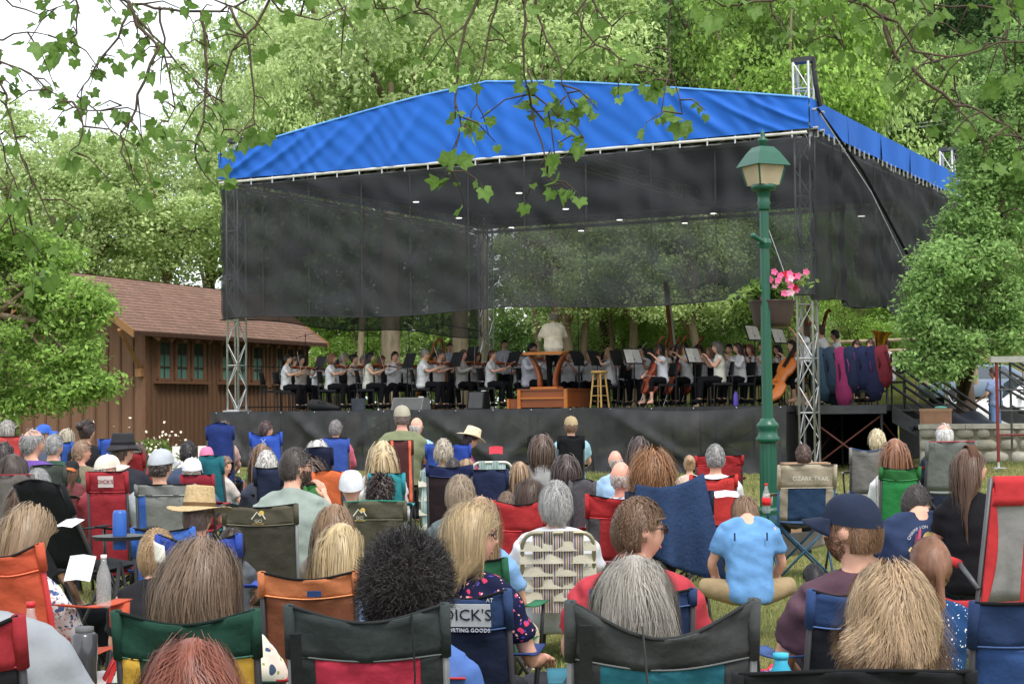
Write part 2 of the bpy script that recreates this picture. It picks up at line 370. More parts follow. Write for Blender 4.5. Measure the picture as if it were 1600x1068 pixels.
TL = [
 (10, 330, 62, (4.6, 5, 4.4), 'pale', 'pale green tree at the photo\'s left edge beyond the cabin roof'),
 (140, 350, 62, (4.0, 5, 3.6), 'pale', 'pale rounded tree rising behind the cabin ridge'),
 (262, 322, 62, (3.6, 5, 3.6), 'pale', 'light green tree just left of the canopy corner'),
 (445, 262, 60, (2.8, 4, 4.6), 'pale', 'tall light tree above the canopy\'s low corner'),
 (372, 190, 66, (3.0, 4, 4.6), 'pale', 'slim pale tree over the canopy corner by the sky gap'),
 (520, 70, 66, (4.8, 5, 6), 'pale', 'high pale crown over the canopy\'s rising edge'),
 (610, 130, 62, (5, 5, 6), 'pale', 'broad pale tree behind the middle of the gable slope'),
 (720, 20, 70, (6, 5, 5.5), 'pale', 'tall pale tree top above the canopy peak'),
 (860, 70, 64, (5, 5, 5.5), 'pale', 'bright airy tree right of the canopy peak'),
 (985, 90, 68, (4.5, 5, 6), 'mid', 'mid green tree between airy tree and dark hillside'),
 (1110, 70, 66, (4.8, 5, 6), 'deep', 'deep green tree behind the right half of the canopy'),
 (1225, 120, 60, (4, 4, 6), 'fresh', 'fresh green tree behind the front truss tower top'),
 (1345, 130, 62, (4, 4, 6.5), 'mid', 'mid green tree over the sloping blue valance'),
 (1440, 60, 74, (6, 5, 7), 'dark', 'dark hillside tree behind the wires'),
 (1560, 40, 78, (6, 5, 7), 'dark', 'dark hillside tree in the upper corner'),
 (1420, 260, 66, (5, 5, 6), 'deep', 'deep green tree behind the far truss tower top'),
 (1560, 260, 70, (6, 5, 6), 'deep', 'deep green tree behind the leaning maple'),
 (1270, 20, 82, (7, 5, 6), 'dark', 'dark tree high on the hillside'),
 (1050, 10, 86, (7, 5, 6), 'deep', 'far hillside tree behind the deep green one'),
 (860, -30, 88, (8, 5, 6), 'mid', 'far tree filling the gap over the airy tree'),
 (690, -40, 88, (7, 5, 6), 'mid', 'far tree crown at the top edge over the gable slope'),
 (700, 200, 80, (9, 5, 6), 'mid', 'wide far tree low behind the canopy'),
 (985, 380, 56, (2.8, 2.4, 2.6), 'pale', 'wide deep green tree seen through the mesh curtain'),
 (1240, 400, 54, (2.6, 2.4, 2.8), 'fresh', 'mid green tree seen through the curtain by the tower'),
 (330, 390, 66, (5, 4, 4), 'pale', 'green tree behind the cabin roof end'),
 (560, 400, 60, (5, 3, 5), 'fresh', 'green tree seen through the curtain at its dark part'),
 (885, 410, 55.5, (3.2, 2.6, 2.6), 'pale', 'fresh green tree seen through the curtain behind the inner tower'),
 (1085, 405, 54.5, (3.0, 2.6, 2.7), 'pale', 'fresh green tree behind the lamp post and curtain')]
for k, (px, py, D, r, lm, lab) in enumerate(TL): tree(px, py, D, r, lm, lab, k % 3)
# undergrowth bushes behind the stage
BL = [(535, 560, 60, (2.6, 2, 1.7), 'fresh', 'bright bush behind the violin section'), (660, 575, 60, (2.4, 2, 1.6), 'mid', 'low bush behind the harp'), (745, 560, 61, (2.4, 2, 2), 'deep', 'dark bush behind the inner truss tower'),
      (850, 560, 60, (2.6, 2, 2.2), 'deep', 'dark bush behind the conductor'), (960, 530, 59, (2.5, 2, 2.4), 'mid', 'leafy bush behind the wooden stool'), (1050, 530, 58, (2.4, 2, 2.4), 'fresh', 'bright bush behind the cellos'),
      (1140, 520, 57, (2.3, 2, 2.2), 'deep', 'dense bush behind the flower basket'), (1230, 540, 56, (2, 2, 1.8), 'mid', 'bush behind the double bass'), (1330, 510, 60, (3, 2, 1.7), 'fresh', 'bright shrub bank behind the bass players'),
      (1430, 505, 60, (2.4, 2, 1.3), 'fresh', 'shrub bank behind the rail fence')]
for k, (px, py, D, r, lm, lab) in enumerate(BL):
    c = at(px, py, D); g = float(ground(c.x, c.y)); t = thing('leafy_bush', lab, 'bush', (c.x, c.y, g), 0, 'bushes behind the stage')
    trunk_mb((0, 0, -.2), (0, 0, max(.6, c.z-g)), .06, 6, r).build('stem', bark, t, True)
    o = link('crown', CR[k % 3], t, (0, 0, c.z-g), (0, 0, random.random()*6), LM[lm]); o.scale = r
# far wood that reads as one mass behind the park
def far_wood():
    n = 60000; X = rng.uniform(-40, 40, n); Y = 84+rng.normal(0, 2.0, n)+3*np.sin(X*.5); top = np.where(X < -9, 6.5, 12)+2.2*np.sin(X*.9)+1.3*np.sin(X*2.3+1); Z = rng.random(n)*top
    k = np.sin(X*1.7+Z*.8)*np.sin(Z*1.9-X*.6); Y -= 1.5*k; P = np.stack([X, Y, Z+ground(X, Y)-.3], -1)
    V, Q = leaf_quads(P, rng.normal(size=(n, 3))*.7+np.array([0, -.5, .6]), .42*(.6+.8*rng.random(n)), .7)
    tag(link('woodland', np_mesh('woodland', V, Q, leafmat((.36, .48, .18), .3))), 'dense green woodland closing the view behind the park', 'woodland', None, 'stuff')
far_wood()
# bare trunks visible under the curtain
for k, (px, wpx, D, m, lean, lab) in enumerate([(611, 30, 57, palebark, 0, 'thick pale trunk behind the violins'), (556, 10, 57, palebark, .3, 'slim leaning trunk behind the bun-haired violinist'), (720, 26, 58, palebark, 0, 'pale trunk behind the standing percussionist'), (757, 14, 58, palebark, 0, 'pale trunk left of the inner tower'),
      (856, 9, 56, bark, -.5, 'slender trunk left of the conductor'), (903, 12, 56, bark, .4, 'slender trunk right of the conductor'), (946, 16, 58, darkbark, 0, 'dark trunk above the wooden stool'), (966, 8, 57, bark, -.3, 'thin trunk beside the dark trunk'), (974, 6, 58, bark, .1, 'thinnest trunk beside the dark trunk'), (994, 7, 58, bark, 0, 'thin upright trunk over the sheet music')]):
    b = at(px, 640, D); r = wpx/2*D/F; g = float(ground(b.x, b.y))
    t = thing('tree_trunk', lab, 'tree', (b.x, b.y, g), 0, 'trunks under the curtain')
    MB().tube([(0, 0, -.2), (lean*.2, 0, 1.5), (lean*.7, .1, 4), (lean*1.4, .2, 8)], [r*1.25, r*1.05, r, r*.7], 10).build('trunk', m, t, True)
    for s in (-1, 1): MB().tube([(lean*.9, .1, 5), (lean+s*1.2, .3, 7), (lean+s*2.4, .5, 9)], [r*.4, r*.25, r*.08], 6).build('limb', m, t, True)
# nearer trees at both sides
def blob_crown(blobs, base, m, dens=2400, leaf=.092):
    P, Nn = [], []
    for c, r in blobs:
        r = np.array(r); c = np.array(c-base); ns = 26
        e = rng.normal(size=(ns, 3)); e /= np.linalg.norm(e, axis=1, keepdims=True); sc_ = c+e*r*(.35+.6*rng.random((ns, 1)))
        k = int(dens*(r[0]*r[2])**.6/ns*1.6)+4
        for q in sc_:
            f = rng.normal(size=(k, 3)); f /= np.linalg.norm(f, axis=1, keepdims=True); rb = (.16+.14*rng.random())*np.array([1.25, 1.25, .8])
            P.append(q+f*rb*(.4+.7*rng.random((k, 1)))); Nn.append(f*.3+np.array([0, -.2, .6])+rng.normal(size=(k, 3))*.55)
    P = np.concatenate(P); Nn = np.concatenate(Nn); V, Q = leaf_quads(P, Nn, leaf*(.6+.8*rng.random(len(P))), .52)
    return np_mesh('crown', V, Q, m)
def near_tree(name, label, base, limbs, blobs, m, bk):
    t = thing(name, label, 'tree', base); bv = Vector(base)
    mb = MB(); top = Vector((0, 0, limbs[0])); mb.tube([(0, 0, -.2), (.05, 0, limbs[0]*.5), top], [limbs[1]*1.3, limbs[1], limbs[1]*.7], 10)
    for c, r in blobs:
        q = c-bv; mb.tube([top*random.uniform(.5, 1), top.lerp(q, .5)+Vector((0, 0, .25)), q], [limbs[1]*.45, limbs[1]*.25, .012], 6)
        for _ in range(6):
            e = Vector((random.uniform(-1, 1)*r[0], random.uniform(-1, 1)*r[1], random.uniform(-.5, .7)*r[2])); mb.tube([q, q+e*.5+Vector((0, 0, .1)), q+e], [.02, .012, .004], 5)
    mb.build('trunk', bk, t, True); link('crown', blob_crown(blobs, bv, m), t)
def tb(l, D): return [(at(px, py, D+dz), (rx, ry, rz)) for px, py, rx, ry, rz, dz in l]
b = at(30, 640, 27)
near_tree('broadleaf_tree', 'fresh green low-branching tree in front of the cabin gable', (b.x-.6, b.y, .25), (3.2, .16), tb([(20, 440, 1.0, .9, .8, 0), (95, 440, .75, .8, .6, .5), (60, 520, 1.0, .9, .55, 0), (120, 495, .6, .6, .38, -.3), (30, 585, 1.0, .9, .42, 0), (110, 612, .72, .6, .28, -.4), (20, 632, .7, .7, .2, 0), (75, 395, .55, .6, .4, .3), (5, 380, .8, .7, .6, 0), (140, 470, .42, .5, .3, -.3), (150, 600, .45, .5, .2, -.4), (105, 555, .6, .6, .3, -.3)], 27), leafmat((.25, .40, .085), .4), bark)
b = at(1540, 640, 34)
near_tree('leaning_maple', 'leaning green maple overhanging the stage steps and stone wall', (b.x+.1, b.y+2, .5), (2.0, .2), tb([(1590, 220, 1.1, 1, .8, 0), (1548, 262, .55, .7, .5, 0), (1600, 300, 1.0, 1, .8, .5), (1560, 335, .75, .8, .55, 0), (1480, 420, .75, .8, .5, -.5), (1560, 400, 1.1, 1, .8, 0), (1450, 470, .55, .6, .35, -.5), (1520, 480, 1.0, .9, .6, 0), (1590, 480, .9, .9, .65, 0), (1455, 525, .45, .6, .26, -.6), (1500, 545, .7, .8, .36, -.4), (1565, 535, .75, .8, .3, 0), (1440, 565, .32, .4, .15, -.6), (1475, 580, .45, .5, .17, -.6), (1600, 200, .9, .9, .8, .5), (1590, 150, .8, .8, .6, 1), (1600, 90, .7, .7, .6, 1), (1535, 215, .5, .6, .45, 0), (1528, 300, .45, .5, .4, 0), (1550, 140, .5, .6, .4, .5), (1560, 190, .5, .5, .45, .6), (1490, 395, .4, .4, .3, -.4), (1440, 445, .35, .4, .22, -.5), (1530, 385, .7, .7, .5, 0), (1500, 350, .4, .5, .35, .3), (1425, 500, .3, .4, .2, -.6)], 30), leafmat((.26, .42, .13), .4), darkbark)
# ================================================================== stage
AL = math.atan2(.4571, .8894); SO = Vector((-6.23, 38.5, 0)); W = 13.34; DP = 12.0; DZ = 1.5
def S(u, v, z=DZ): return Vector((SO.x+.8894*u+.4571*v, SO.y-.4571*u+.8894*v, z))
def UofPX(px, v):
    lo, hi = -6, 30
    for _ in range(40):
        mid = (lo+hi)/2
        if proj(S(mid, v))[0] < px: lo = mid
        else: hi = mid
    return mid
def sthing(name, label, cat, u=0, v=0, z=0, rz=0, group=None): return thing(name, label, cat, S(u, v, z), -AL+rz, group)
alu = smat('aluminium', (190, 192, 192), rough=.42, metal=.65, var=.12, nscale=14)
blk = mat('black_steel', (.018, .018, .02), rough=.5, var=.2); dkgrey = mat('dark_grey_steel', (.045, .047, .05), rough=.55, var=.2)
deckm = mat('deck_ply', (.03, .03, .032), rough=.8, var=.3, nscale=3)
mesh_black = mat('shade_mesh', (.044, .047, .051), rough=.9, var=.12, nscale=2, alpha=.79, trans=.15, spec=.05, weave=.05)
skirt_m = mat('skirt_mesh', (.042, .044, .047), rough=.5, var=.25, nscale=3, alpha=.90, spec=.12, weave=.06)
st = sthing('stage_platform', 'black modular concert stage with mesh skirt', 'stage')
for i in range(6):
    for j in range(5):
        u0, u1 = -.45+i*(13.4/6), -.45+(i+1)*(13.4/6); v0, v1 = -.3+j*2.4, -.3+(j+1)*2.4
        MB().box(((u0+u1)/2, (v0+v1)/2, DZ-.06), (u1-u0-.008, v1-v0-.008, .12)).build('deck_panel', deckm, st)
pm = MB().tube([(0, 0, .05), (0, 0, DZ-.12)], .024, 8).mesh('support_post'); pm.materials.append(dkgrey)
for i in range(7):
    for j in range(4): link('support_post', pm, st, (-.3+i*2.18, -.1+j*2.4, 0))
bm_ = MB()
for i in range(6): bm_.tube([(-.3+i*2.18, -.1, .2), (1.88+i*2.18, -.1, 1.3)], .016, 6); bm_.tube([(-.3+i*2.18, -.1, 1.3), (1.88+i*2.18, -.1, .2)], .016, 6)
bm_.build('cross_brace', dkgrey, st)
def skirt(u0, u1, ph, sag):
    def fn(a, b):
        u = u0+(u1-u0)*a; z = .2+(DZ-.2+.005)*(1-b)
        top = 1-b
        y = -.34-.05*math.sin(u*1.7+ph)*b-.16*math.exp(-((a-.1-.5*b)/.05)**2)*math.sin(b*3)-.15*math.exp(-((a-.85+.4*b)/.045)**2)*b-.08*math.exp(-((a-.35+.3*b)/.03)**2)*b-.03*math.sin(u*9+b*6+2*math.sin(u*2))*b-.05*math.exp(-((a-.55-.25*b)/.035)**2)*b
        y -= sag*.08*math.sin(a*PI)*math.sin(5*b+3*abs(a-.5))
        return (u, y, z-sag*.05*math.sin(a*PI)*top)
    return MB().sheet(fn, 60, 14).build('skirt_panel', skirt_m, st, True)
us = [-.5, 1.35, 4.6, 9.0, 12.92]
for k in range(4): skirt(us[k], us[k+1]+.08, k*1.3, .5 if k < 3 else 1.8)
gr = MB().ball((0, 0, 0), .014, 8, 6).mesh('grommet'); gr.materials.append(alu)
for k in range(16): link('grommet', gr, st, (-.3+k*.88, -.37, DZ-.03))
MB().sheet(lambda a, b: (12.95-.03*math.sin(a*30), -.25+8.2*a, .2+(DZ-.3)*b), 30, 4).build('side_shade_sheet', mat('under_stage_shade', (.012, .012, .013), rough=.95), st, True)  # added black sheet, stands in for the shade under the stage
# wing with railing
wg = sthing('stage_wing', 'black side platform of the stage with instrument bags on its rail', 'stage')
MB().box((13.85, 4.4, DZ-.06), (1.75, 8, .12)).build('deck_panel', deckm, wg)
MB().box((13.85, .38, DZ-.09), (1.75, .04, .16)).build('edge_beam', dkgrey, wg)
for u in (13.1, 14.6):
    for v in (.5, 3, 6): link('support_post', pm, wg, (u, v, 0))
for a, c in (((13.1, .5, .2), (14.6, .5, 1.3)), ((13.1, .5, 1.3), (14.6, .5, .2)), ((13.1, .5, .25), (13.1, 3, 1.2)), ((14.6, .5, 1.2), (14.6, 3, .3))): MB().tube([a, c], .018, 6).build('cross_brace', smat('rust_steel', (92, 52, 44), rough=.7), wg)
MB().sheet(lambda a, b: (12.95+1.7*a, 8.2-.04*math.sin(a*30), .2+(DZ-.3)*b), 20, 4).build('wing_shade_sheet', mat('under_stage_shade', (.012, .012, .013), rough=.95), wg, True); MB().sheet(lambda a, b: (14.66-.03*math.sin(a*25), 1.6+6.6*a, .2+(DZ-.3)*b), 20, 4).build('wing_shade_sheet', mat('under_stage_shade', (.012, .012, .013), rough=.95), wg, True)  # black sheets put in below the wing deck to paint its underside darkness
rl = sthing('side_rail', 'grey steel guard rail draped with instrument bags', 'railing')
for u in (13.25, 14.05, 14.72): MB().tube([(u, .5, DZ), (u, .5, DZ+1.05)], .02, 8).build('rail_post', dkgrey, rl)
for z in (.25, 1.05): MB().tube([(13.25, .5, DZ+z), (14.72, .5, DZ+z)], .02, 8).build('rail_bar', dkgrey, rl)
# left and back rail of the stage
rl2 = sthing('rear_rail', 'thin dark guard rail along the cabin side of the stage', 'railing')
for v in (1.5, 4, 6.5, 9): MB().tube([(-.4, v, DZ), (-.4, v, DZ+1.05)], .018, 6).build('rail_post', blk, rl2)
for z in (.1, .55, 1.05): MB().tube([(-.4, .4, DZ+z), (-.4, 11, DZ+z)], .014, 6).build('rail_bar', blk, rl2)
# steps
def steps(u, v, label, n=6, wdt=1.0):
    t = sthing('stage_steps', label, 'stairs', u, v)
    run = .27; rise = (DZ-.35)/n
    for s in (0, wdt):
        MB().add([(0, s-.02, DZ-.02), (0, s+.02, DZ-.02), (n*run+.1, s+.02, .4), (n*run+.1, s-.02, .4), (0, s-.02, DZ-.34), (0, s+.02, DZ-.34), (n*run-.1, s+.02, .3), (n*run-.1, s-.02, .3)], [(0, 1, 2, 3), (7, 6, 5, 4), (0, 4, 5, 1), (3, 2, 6, 7), (0, 3, 7, 4), (1, 5, 6, 2)]).build('stringer', dkgrey, t)
        for k in (0, n): MB().tube([(k*run, s, DZ-k*rise-.1), (k*run, s, DZ-k*rise+.95)], .02, 6).build('rail_post', blk, t)
        for z in (.95, .65, .35): MB().tube([(0, s, DZ+z), (n*run, s, DZ-n*rise+z)], .03, 6).build('hand_rail', blk, t)
    for k in range(n): MB().box((k*run+.15, wdt/2, DZ-(k+.6)*rise), (.27, wdt-.05, .03)).build('tread', dkgrey, t)
steps(14.75, .7, 'steel stairs going down from the stage wing toward the stone wall')
steps(16.2, 3.6, 'farther steel stairs with long black handrails under the maple', 7)
# ---- trusses
def truss(t, p0, p1, s=.3, bay=.5, up=None, r=.025):
    p0, p1 = Vector(p0), Vector(p1); d = p1-p0; Ln = d.length; d.normalize(); a = Vector((1, 0, 0)) if abs(d.z) > .9 else Vector((0, 0, 1))
    x = a.cross(d).normalized(); y = d.cross(x); cs = [x*(s/2*i)+y*(s/2*j) for i, j in ((-1, -1), (1, -1), (1, 1), (-1, 1))]
    for c in cs: MB().tube([p0+c, p1+c], r, 8).build('chord', alu, t, True)
    n = max(1, round(Ln/bay)); h = Ln/n
    dm = bpy.data.meshes.get('brace_%.3f' % h)
    if dm is None:
        dm = MB().tube([(0, 0, 0), (0, s, h)], r*.48, 6).mesh('brace_%.3f' % h); dm.materials.append(alu)
        rm = MB().tube([(0, 0, 0), (0, s, 0)], r*.55, 6).mesh('rung_%.3f' % h); rm.materials.append(alu)
    rm = bpy.data.meshes['rung_%.3f' % h]
    for k in range(4):
        A, B = cs[k], cs[(k+1) % 4]; yy = (B-A).normalized(); xx = yy.cross(d)
        for i in range(n):
            if (i+k) % 2 == 0: M = Matrix((xx, yy, d)).transposed(); o0 = p0+A+d*(h*i)
            else: M = Matrix((-xx, -yy, d)).transposed(); o0 = p0+B+d*(h*i)
            o = link('brace', dm, t); o.matrix_local = Matrix.Translation(o0) @ M.to_4x4()
            if i % 2 == 0 or i == n-1:
                o = link('rung', rm, t); o.matrix_local = Matrix.Translation(p0+A+d*(h*i)) @ Matrix((xx, yy, d)).transposed().to_4x4()
def tower(u, v, z0, label, top=8.05):
    t = sthing('truss_tower', label, 'truss', u, v, 0, 0, 'aluminium truss towers')
    truss(t, (0, 0, z0+.03), (0, 0, top), .3, .5)
    MB().box((0, 0, z0+.015), (.46, .46, .03)).build('base_plate', alu, t)
    for z in (6.75, 7.1):
        for s in (-1, 1): MB().tube([(-.34, s*.2, z), (.34, s*.2, z)], .03, 8).build('sleeve_bar', alu, t); MB().tube([(s*.2, -.34, z+.06), (s*.2, .34, z+.06)], .03, 8).build('sleeve_bar', alu, t)
    MB().box((0, 0, top+.05), (.4, .24, .1)).build('top_pulley', dkgrey, t); MB().tube([(.2, 0, top+.1), (.25, 0, 7.6), (.3, .1, 7.2)], .05, 6).build('chain_bag', blk, t)
tower(0, 0, DZ, 'aluminium truss tower standing on the stage near the cabin', 7.6)
tower(W, 0, .3, 'tall aluminium truss tower in front of the instrument bags')
tower(0, DP, DZ, 'inner rear truss tower rising behind the percussion', 7.6)
tower(W, DP, .3, 'rear truss tower poking above the blue valance by the maple', 7.9)
for nm, a, c, lab in (('front', (0, 0, 6.75), (W, 0, 6.75), 'horizontal front roof truss above the mesh curtain'), ('back', (0, DP, 6.75), (W, DP, 6.75), 'rear roof truss seen through the mesh curtain'), ('l', (0, 0, 6.72), (0, DP, 6.72), 'side roof truss toward the cabin'), ('r', (W, 0, 6.72), (W, DP, 6.72), 'side roof truss under the blue valance'), ('m', (W/2, 0, 7.2), (W/2, DP, 7.2), 'ridge truss under the middle of the canopy')):
    t = sthing('roof_truss', lab, 'truss', 0, 0, 0, 0, 'roof trusses'); truss(t, a, c, .3, 1.0)
# pipe carrying the curtain
pp = sthing('curtain_pipe', 'thin white pipe along the bottom of the blue gable', 'pipe')
MB().tube([(-.2, -.34, 6.66), (W/2, -.34, 6.69), (13.5, -.34, 6.66)], .03, 8).build('pipe', smat('pale_pipe', (205, 203, 196), rough=.5), pp)
cl = MB().tube([(0, 0, .03), (0, 0, -.12)], .018, 6).mesh('clamp'); cl.materials.append(alu)
for k in range(24): link('clamp', cl, pp, (.1+k*.57, -.34, 6.68))
# ---- blue canopy
def bluemat():
    m = mat('blue_tarpaulin', lin((34, 96, 186)), rough=.6, var=.10, nscale=1.1, bump=.45, bscale=4, spec=.2); return m
bl = bluemat(); liner = mat('black_liner', (.02, .021, .023), rough=.9)
cn = sthing('blue_canopy', 'bright blue tarpaulin gable roof over the stage', 'canopy')
UL, UR, UM = -.2, 13.55, 6.67; PK = 8.36; EV = 7.3
def topz(u):
    f = 1-abs(u-UM)/(UR-UM+.01); f = max(0, min(1, f)); return EV+(PK-EV)*(f+.03*math.sin(PI*f)-.07*math.exp(-((u-UM)/1.1)**2))
def gable(a, b):
    u = UL+(UR-UL)*a; z0 = 6.73-.03*math.sin(a*PI); z1 = topz(u); z = z0+(z1-z0)*b
    d = 0
    for k, (c, wdt, sl, am) in enumerate(((.05, .02, .10, .07), (.12, .022, .13, .06), (.2, .02, .12, .05), (.28, .02, .1, .05), (.36, .018, .08, .045), (.45, .02, .05, .05), (.53, .02, -.03, .05), (.6, .02, -.05, .03), (.74, .02, -.06, .04), (.84, .018, -.09, .05), (.9, .014, -.12, .06), (.96, .012, -.12, .06))):
        d += 1.05*am*math.exp(-((a-c-sl*(b-.5))/(wdt*.62))**2)*(.35+.65*math.sin(PI*min(1, b*1.1)))
    d += .018*math.sin(u*13+z*9+2*math.sin(u*3))*math.sin(z*5+u*2.2)
    return (u, -.36-d-.25*(1-b)*0, z)
MB().sheet(gable, 300, 24).build('gable_front', bl, cn, True)
for nm, u0, u1 in (('l', UL, UM), ('r', UM, UR)):
    MB().sheet(lambda a, b: (u0+(u1-u0)*a, -.36+(DP+.7)*b, topz(u0+(u1-u0)*a)-.06*math.sin(b*PI*5)**2*math.sin(a*PI)), 20, 30, 0).build('roof_slope', bl, cn, True)
    MB().sheet(lambda a, b: (u0+(u1-u0)*a, -.3+(DP+.6)*b, topz(u0+(u1-u0)*a)-.12), 12, 12, 0).build('roof_liner', liner, cn, True)
for k in range(5):
    MB().sheet(lambda a, b: (UR+.02+.03*math.sin(a*9+k)*(1-b), -.36+(DP+.7)*(k+a)/5.0, 6.75+(7.31-6.75)*b), 14, 6).build('side_valance', bl, cn, True)
    MB().sheet(lambda a, b: (UL-.02, -.36+(DP+.7)*(k+a)/5.0, 6.75+(7.31-6.75)*b), 14, 6).build('side_valance', bl, cn, True)
    MB().sheet(lambda a, b: (UL+(UR-UL)*(k+a)/5.0, DP+.34, 6.75+(topz(UL+(UR-UL)*(k+a)/5.0)-6.75)*b), 14, 4).build('rear_gable', liner, cn, True)
MB().tube([(UL+(UR-UL)*i/60, -.37, topz(UL+(UR-UL)*i/60)+.005) for i in range(61)], .022, 6).build('hem', smat('blue_hem', (96, 158, 240), rough=.6), cn, True)
lace = MB()
for k in range(34): lace.box((UR+.03, .1+k*.36, 6.69), (.02, .05, .16), (0, 0, 0))
lace.build('lacing', alu, cn)
# ---- mesh curtains, hung in panels
def curtain(name, label, fn, edges, zb, zt, amp, cm=None):
    t = sthing(name, label, 'curtain'); seam = mat('curtain_seam', (.045, .048, .05), rough=.9, alpha=.6)
    for k in range(len(edges)-1):
        a0, a1 = edges[k], edges[k+1]
        def f(a, b):
            s = a0+(a1-a0)*a; z = zb(s)+(zt(s)-zb(s))*b
            A = amp(s); n = (math.sin(s*2.1+.8*math.sin(s*.9))+.6*math.sin(s*5.3+1+.5*math.sin(b*3))+.35*math.sin(s*11.7+b*1.5))
            wr = .020*math.sin(z*7+s*1.3+math.sin(s*3))*math.sin(z*2.3+s*.7)+.012*math.sin((z+s*.8)*9+2*math.sin(s*1.7))*math.sin(s*1.9+z)
            top = .10*abs(math.sin(s*PI/.57))**.7*math.exp(-(1-b)*14)
            return (*fn(s, -A*n*(1.1-.35*b)-wr*2.2), z-top*.55)
        MB().sheet(f, max(10, int((a1-a0)*16)), 26).build('curtain_panel', cm or mesh_black, t, True)
        if k:
            MB().sheet(lambda a, b: (*fn(a0+(a-.5)*.035, -.035-amp(a0)*(math.sin(a0*2.1+.8*math.sin(a0*.9))+.6*math.sin(a0*5.3+1))), zb(a0)+(zt(a0)-.1-zb(a0))*b), 1, 20).build('seam', seam, t)
    MB().tube([(*fn(edges[0]+(edges[-1]-edges[0])*i/80, -.03-amp(edges[0]+(edges[-1]-edges[0])*i/80)*(math.sin((edges[0]+(edges[-1]-edges[0])*i/80)*2.1))), zb(edges[0]+(edges[-1]-edges[0])*i/80)) for i in range(81)], .014, 5).build('bottom_hem', mat('hem_black', (.03, .031, .033), rough=.9), t)
curtain('front_mesh_curtain', 'black see-through shade mesh hanging across the stage front', lambda s, d: (s, -.32+d), [-.22, 1.0, 2.2, 3.6, 4.8, 6.2, 7.5, 8.9, 10.3, 11.6, 12.5, 13.6], lambda s: 3.58+.05*math.sin(s*1.1)-.04*sstep(.9, 1.4, s), lambda s: 6.62, lambda s: .028+.10*float(sstep(8, 11.5, s))+.03*float(sstep(2.5, .5, s)))
curtain('side_mesh_curtain', 'black shade mesh along the stage side next to the maple', lambda s, d: (13.66-d, s), [-.3, 1.6, 3.4, 5.2, 7, 9, 11, 12.3], lambda s: 3.5+.04*math.sin(s*2), lambda s: 6.62, lambda s: .08*float(sstep(9, 1, s))+.03, mat('dense_shade_mesh', (.036, .038, .042), rough=.9, var=.12, nscale=2, alpha=.92, trans=.1, spec=.05))
curtain('cabin_mesh_curtain', 'black shade mesh along the cabin side of the stage', lambda s, d: (-.25+d, s), [-.2, 2, 4, 6, 8, 10, 12.2], lambda s: 3.58+.05*math.sin(s), lambda s: 6.6, lambda s: .03)
# guy strap and rope at the front tower
gy_ = sthing('guy_strap', 'dark strap with thin pale rope slanting down the side curtain', 'strap')
MB().tube([(13.7, -.3, 7.1), (14.2, 1.0, 6.0), (15.3, 4.0, 2.6)], .035, 6, flat=.4).build('strap', blk, gy_); MB().tube([(13.75, -.3, 7.0), (14.35, 1.0, 5.6), (15.15, 3.0, 2.9)], .01, 5).build('rope', alu, gy_)
# overhead wires behind
for k, (y0, y1) in enumerate(((195, 160), (205, 172), (211, 177))):
    a, c = at(1340, y0, 62), at(1640, y1-18, 62)
    tag(MB().tube([a, a.lerp(c, .5)-Vector((0, 0, .15)), c], .018, 5).build('overhead_wire', smat('wire', (170, 175, 175))), ['highest', 'middle', 'lowest'][k]+' grey overhead wire crossing the dark hillside', 'wire', 'overhead wires')
# stage lights under the roof
lm_ = mat('led_lens', (1, .98, .92), var=0, emit=6)
for k, (px, py, v) in enumerate([(650, 315, 4), (717, 340, 6), (799, 355, 9), (811, 301, 3.5), (884, 326, 6), (968, 343, 8), (908, 360, 10), (1070, 348, 9), (1115, 333, 7), (1346, 337, 3.5), ]):
    D = S(UofPX(px, v), v).y; p = at(px, py, D)
    t = thing('stage_light', 'small round white LED lamp glowing under the canopy', 'lamp', p, 0, 'stage lights under the canopy')
    MB().lathe([(.03, .16), (.09, .14), (.11, 0)], 12).build('housing', blk, t, True); MB().lathe([(.075, -.012), (.075, .0)], 12, (0, 0, -.004)).build('lens', lm_, t)
    MB().tube([(0, 0, .15), (0, 0, max(.3, 6.9-p.z))], .012, 5).build('hanger', blk, t)
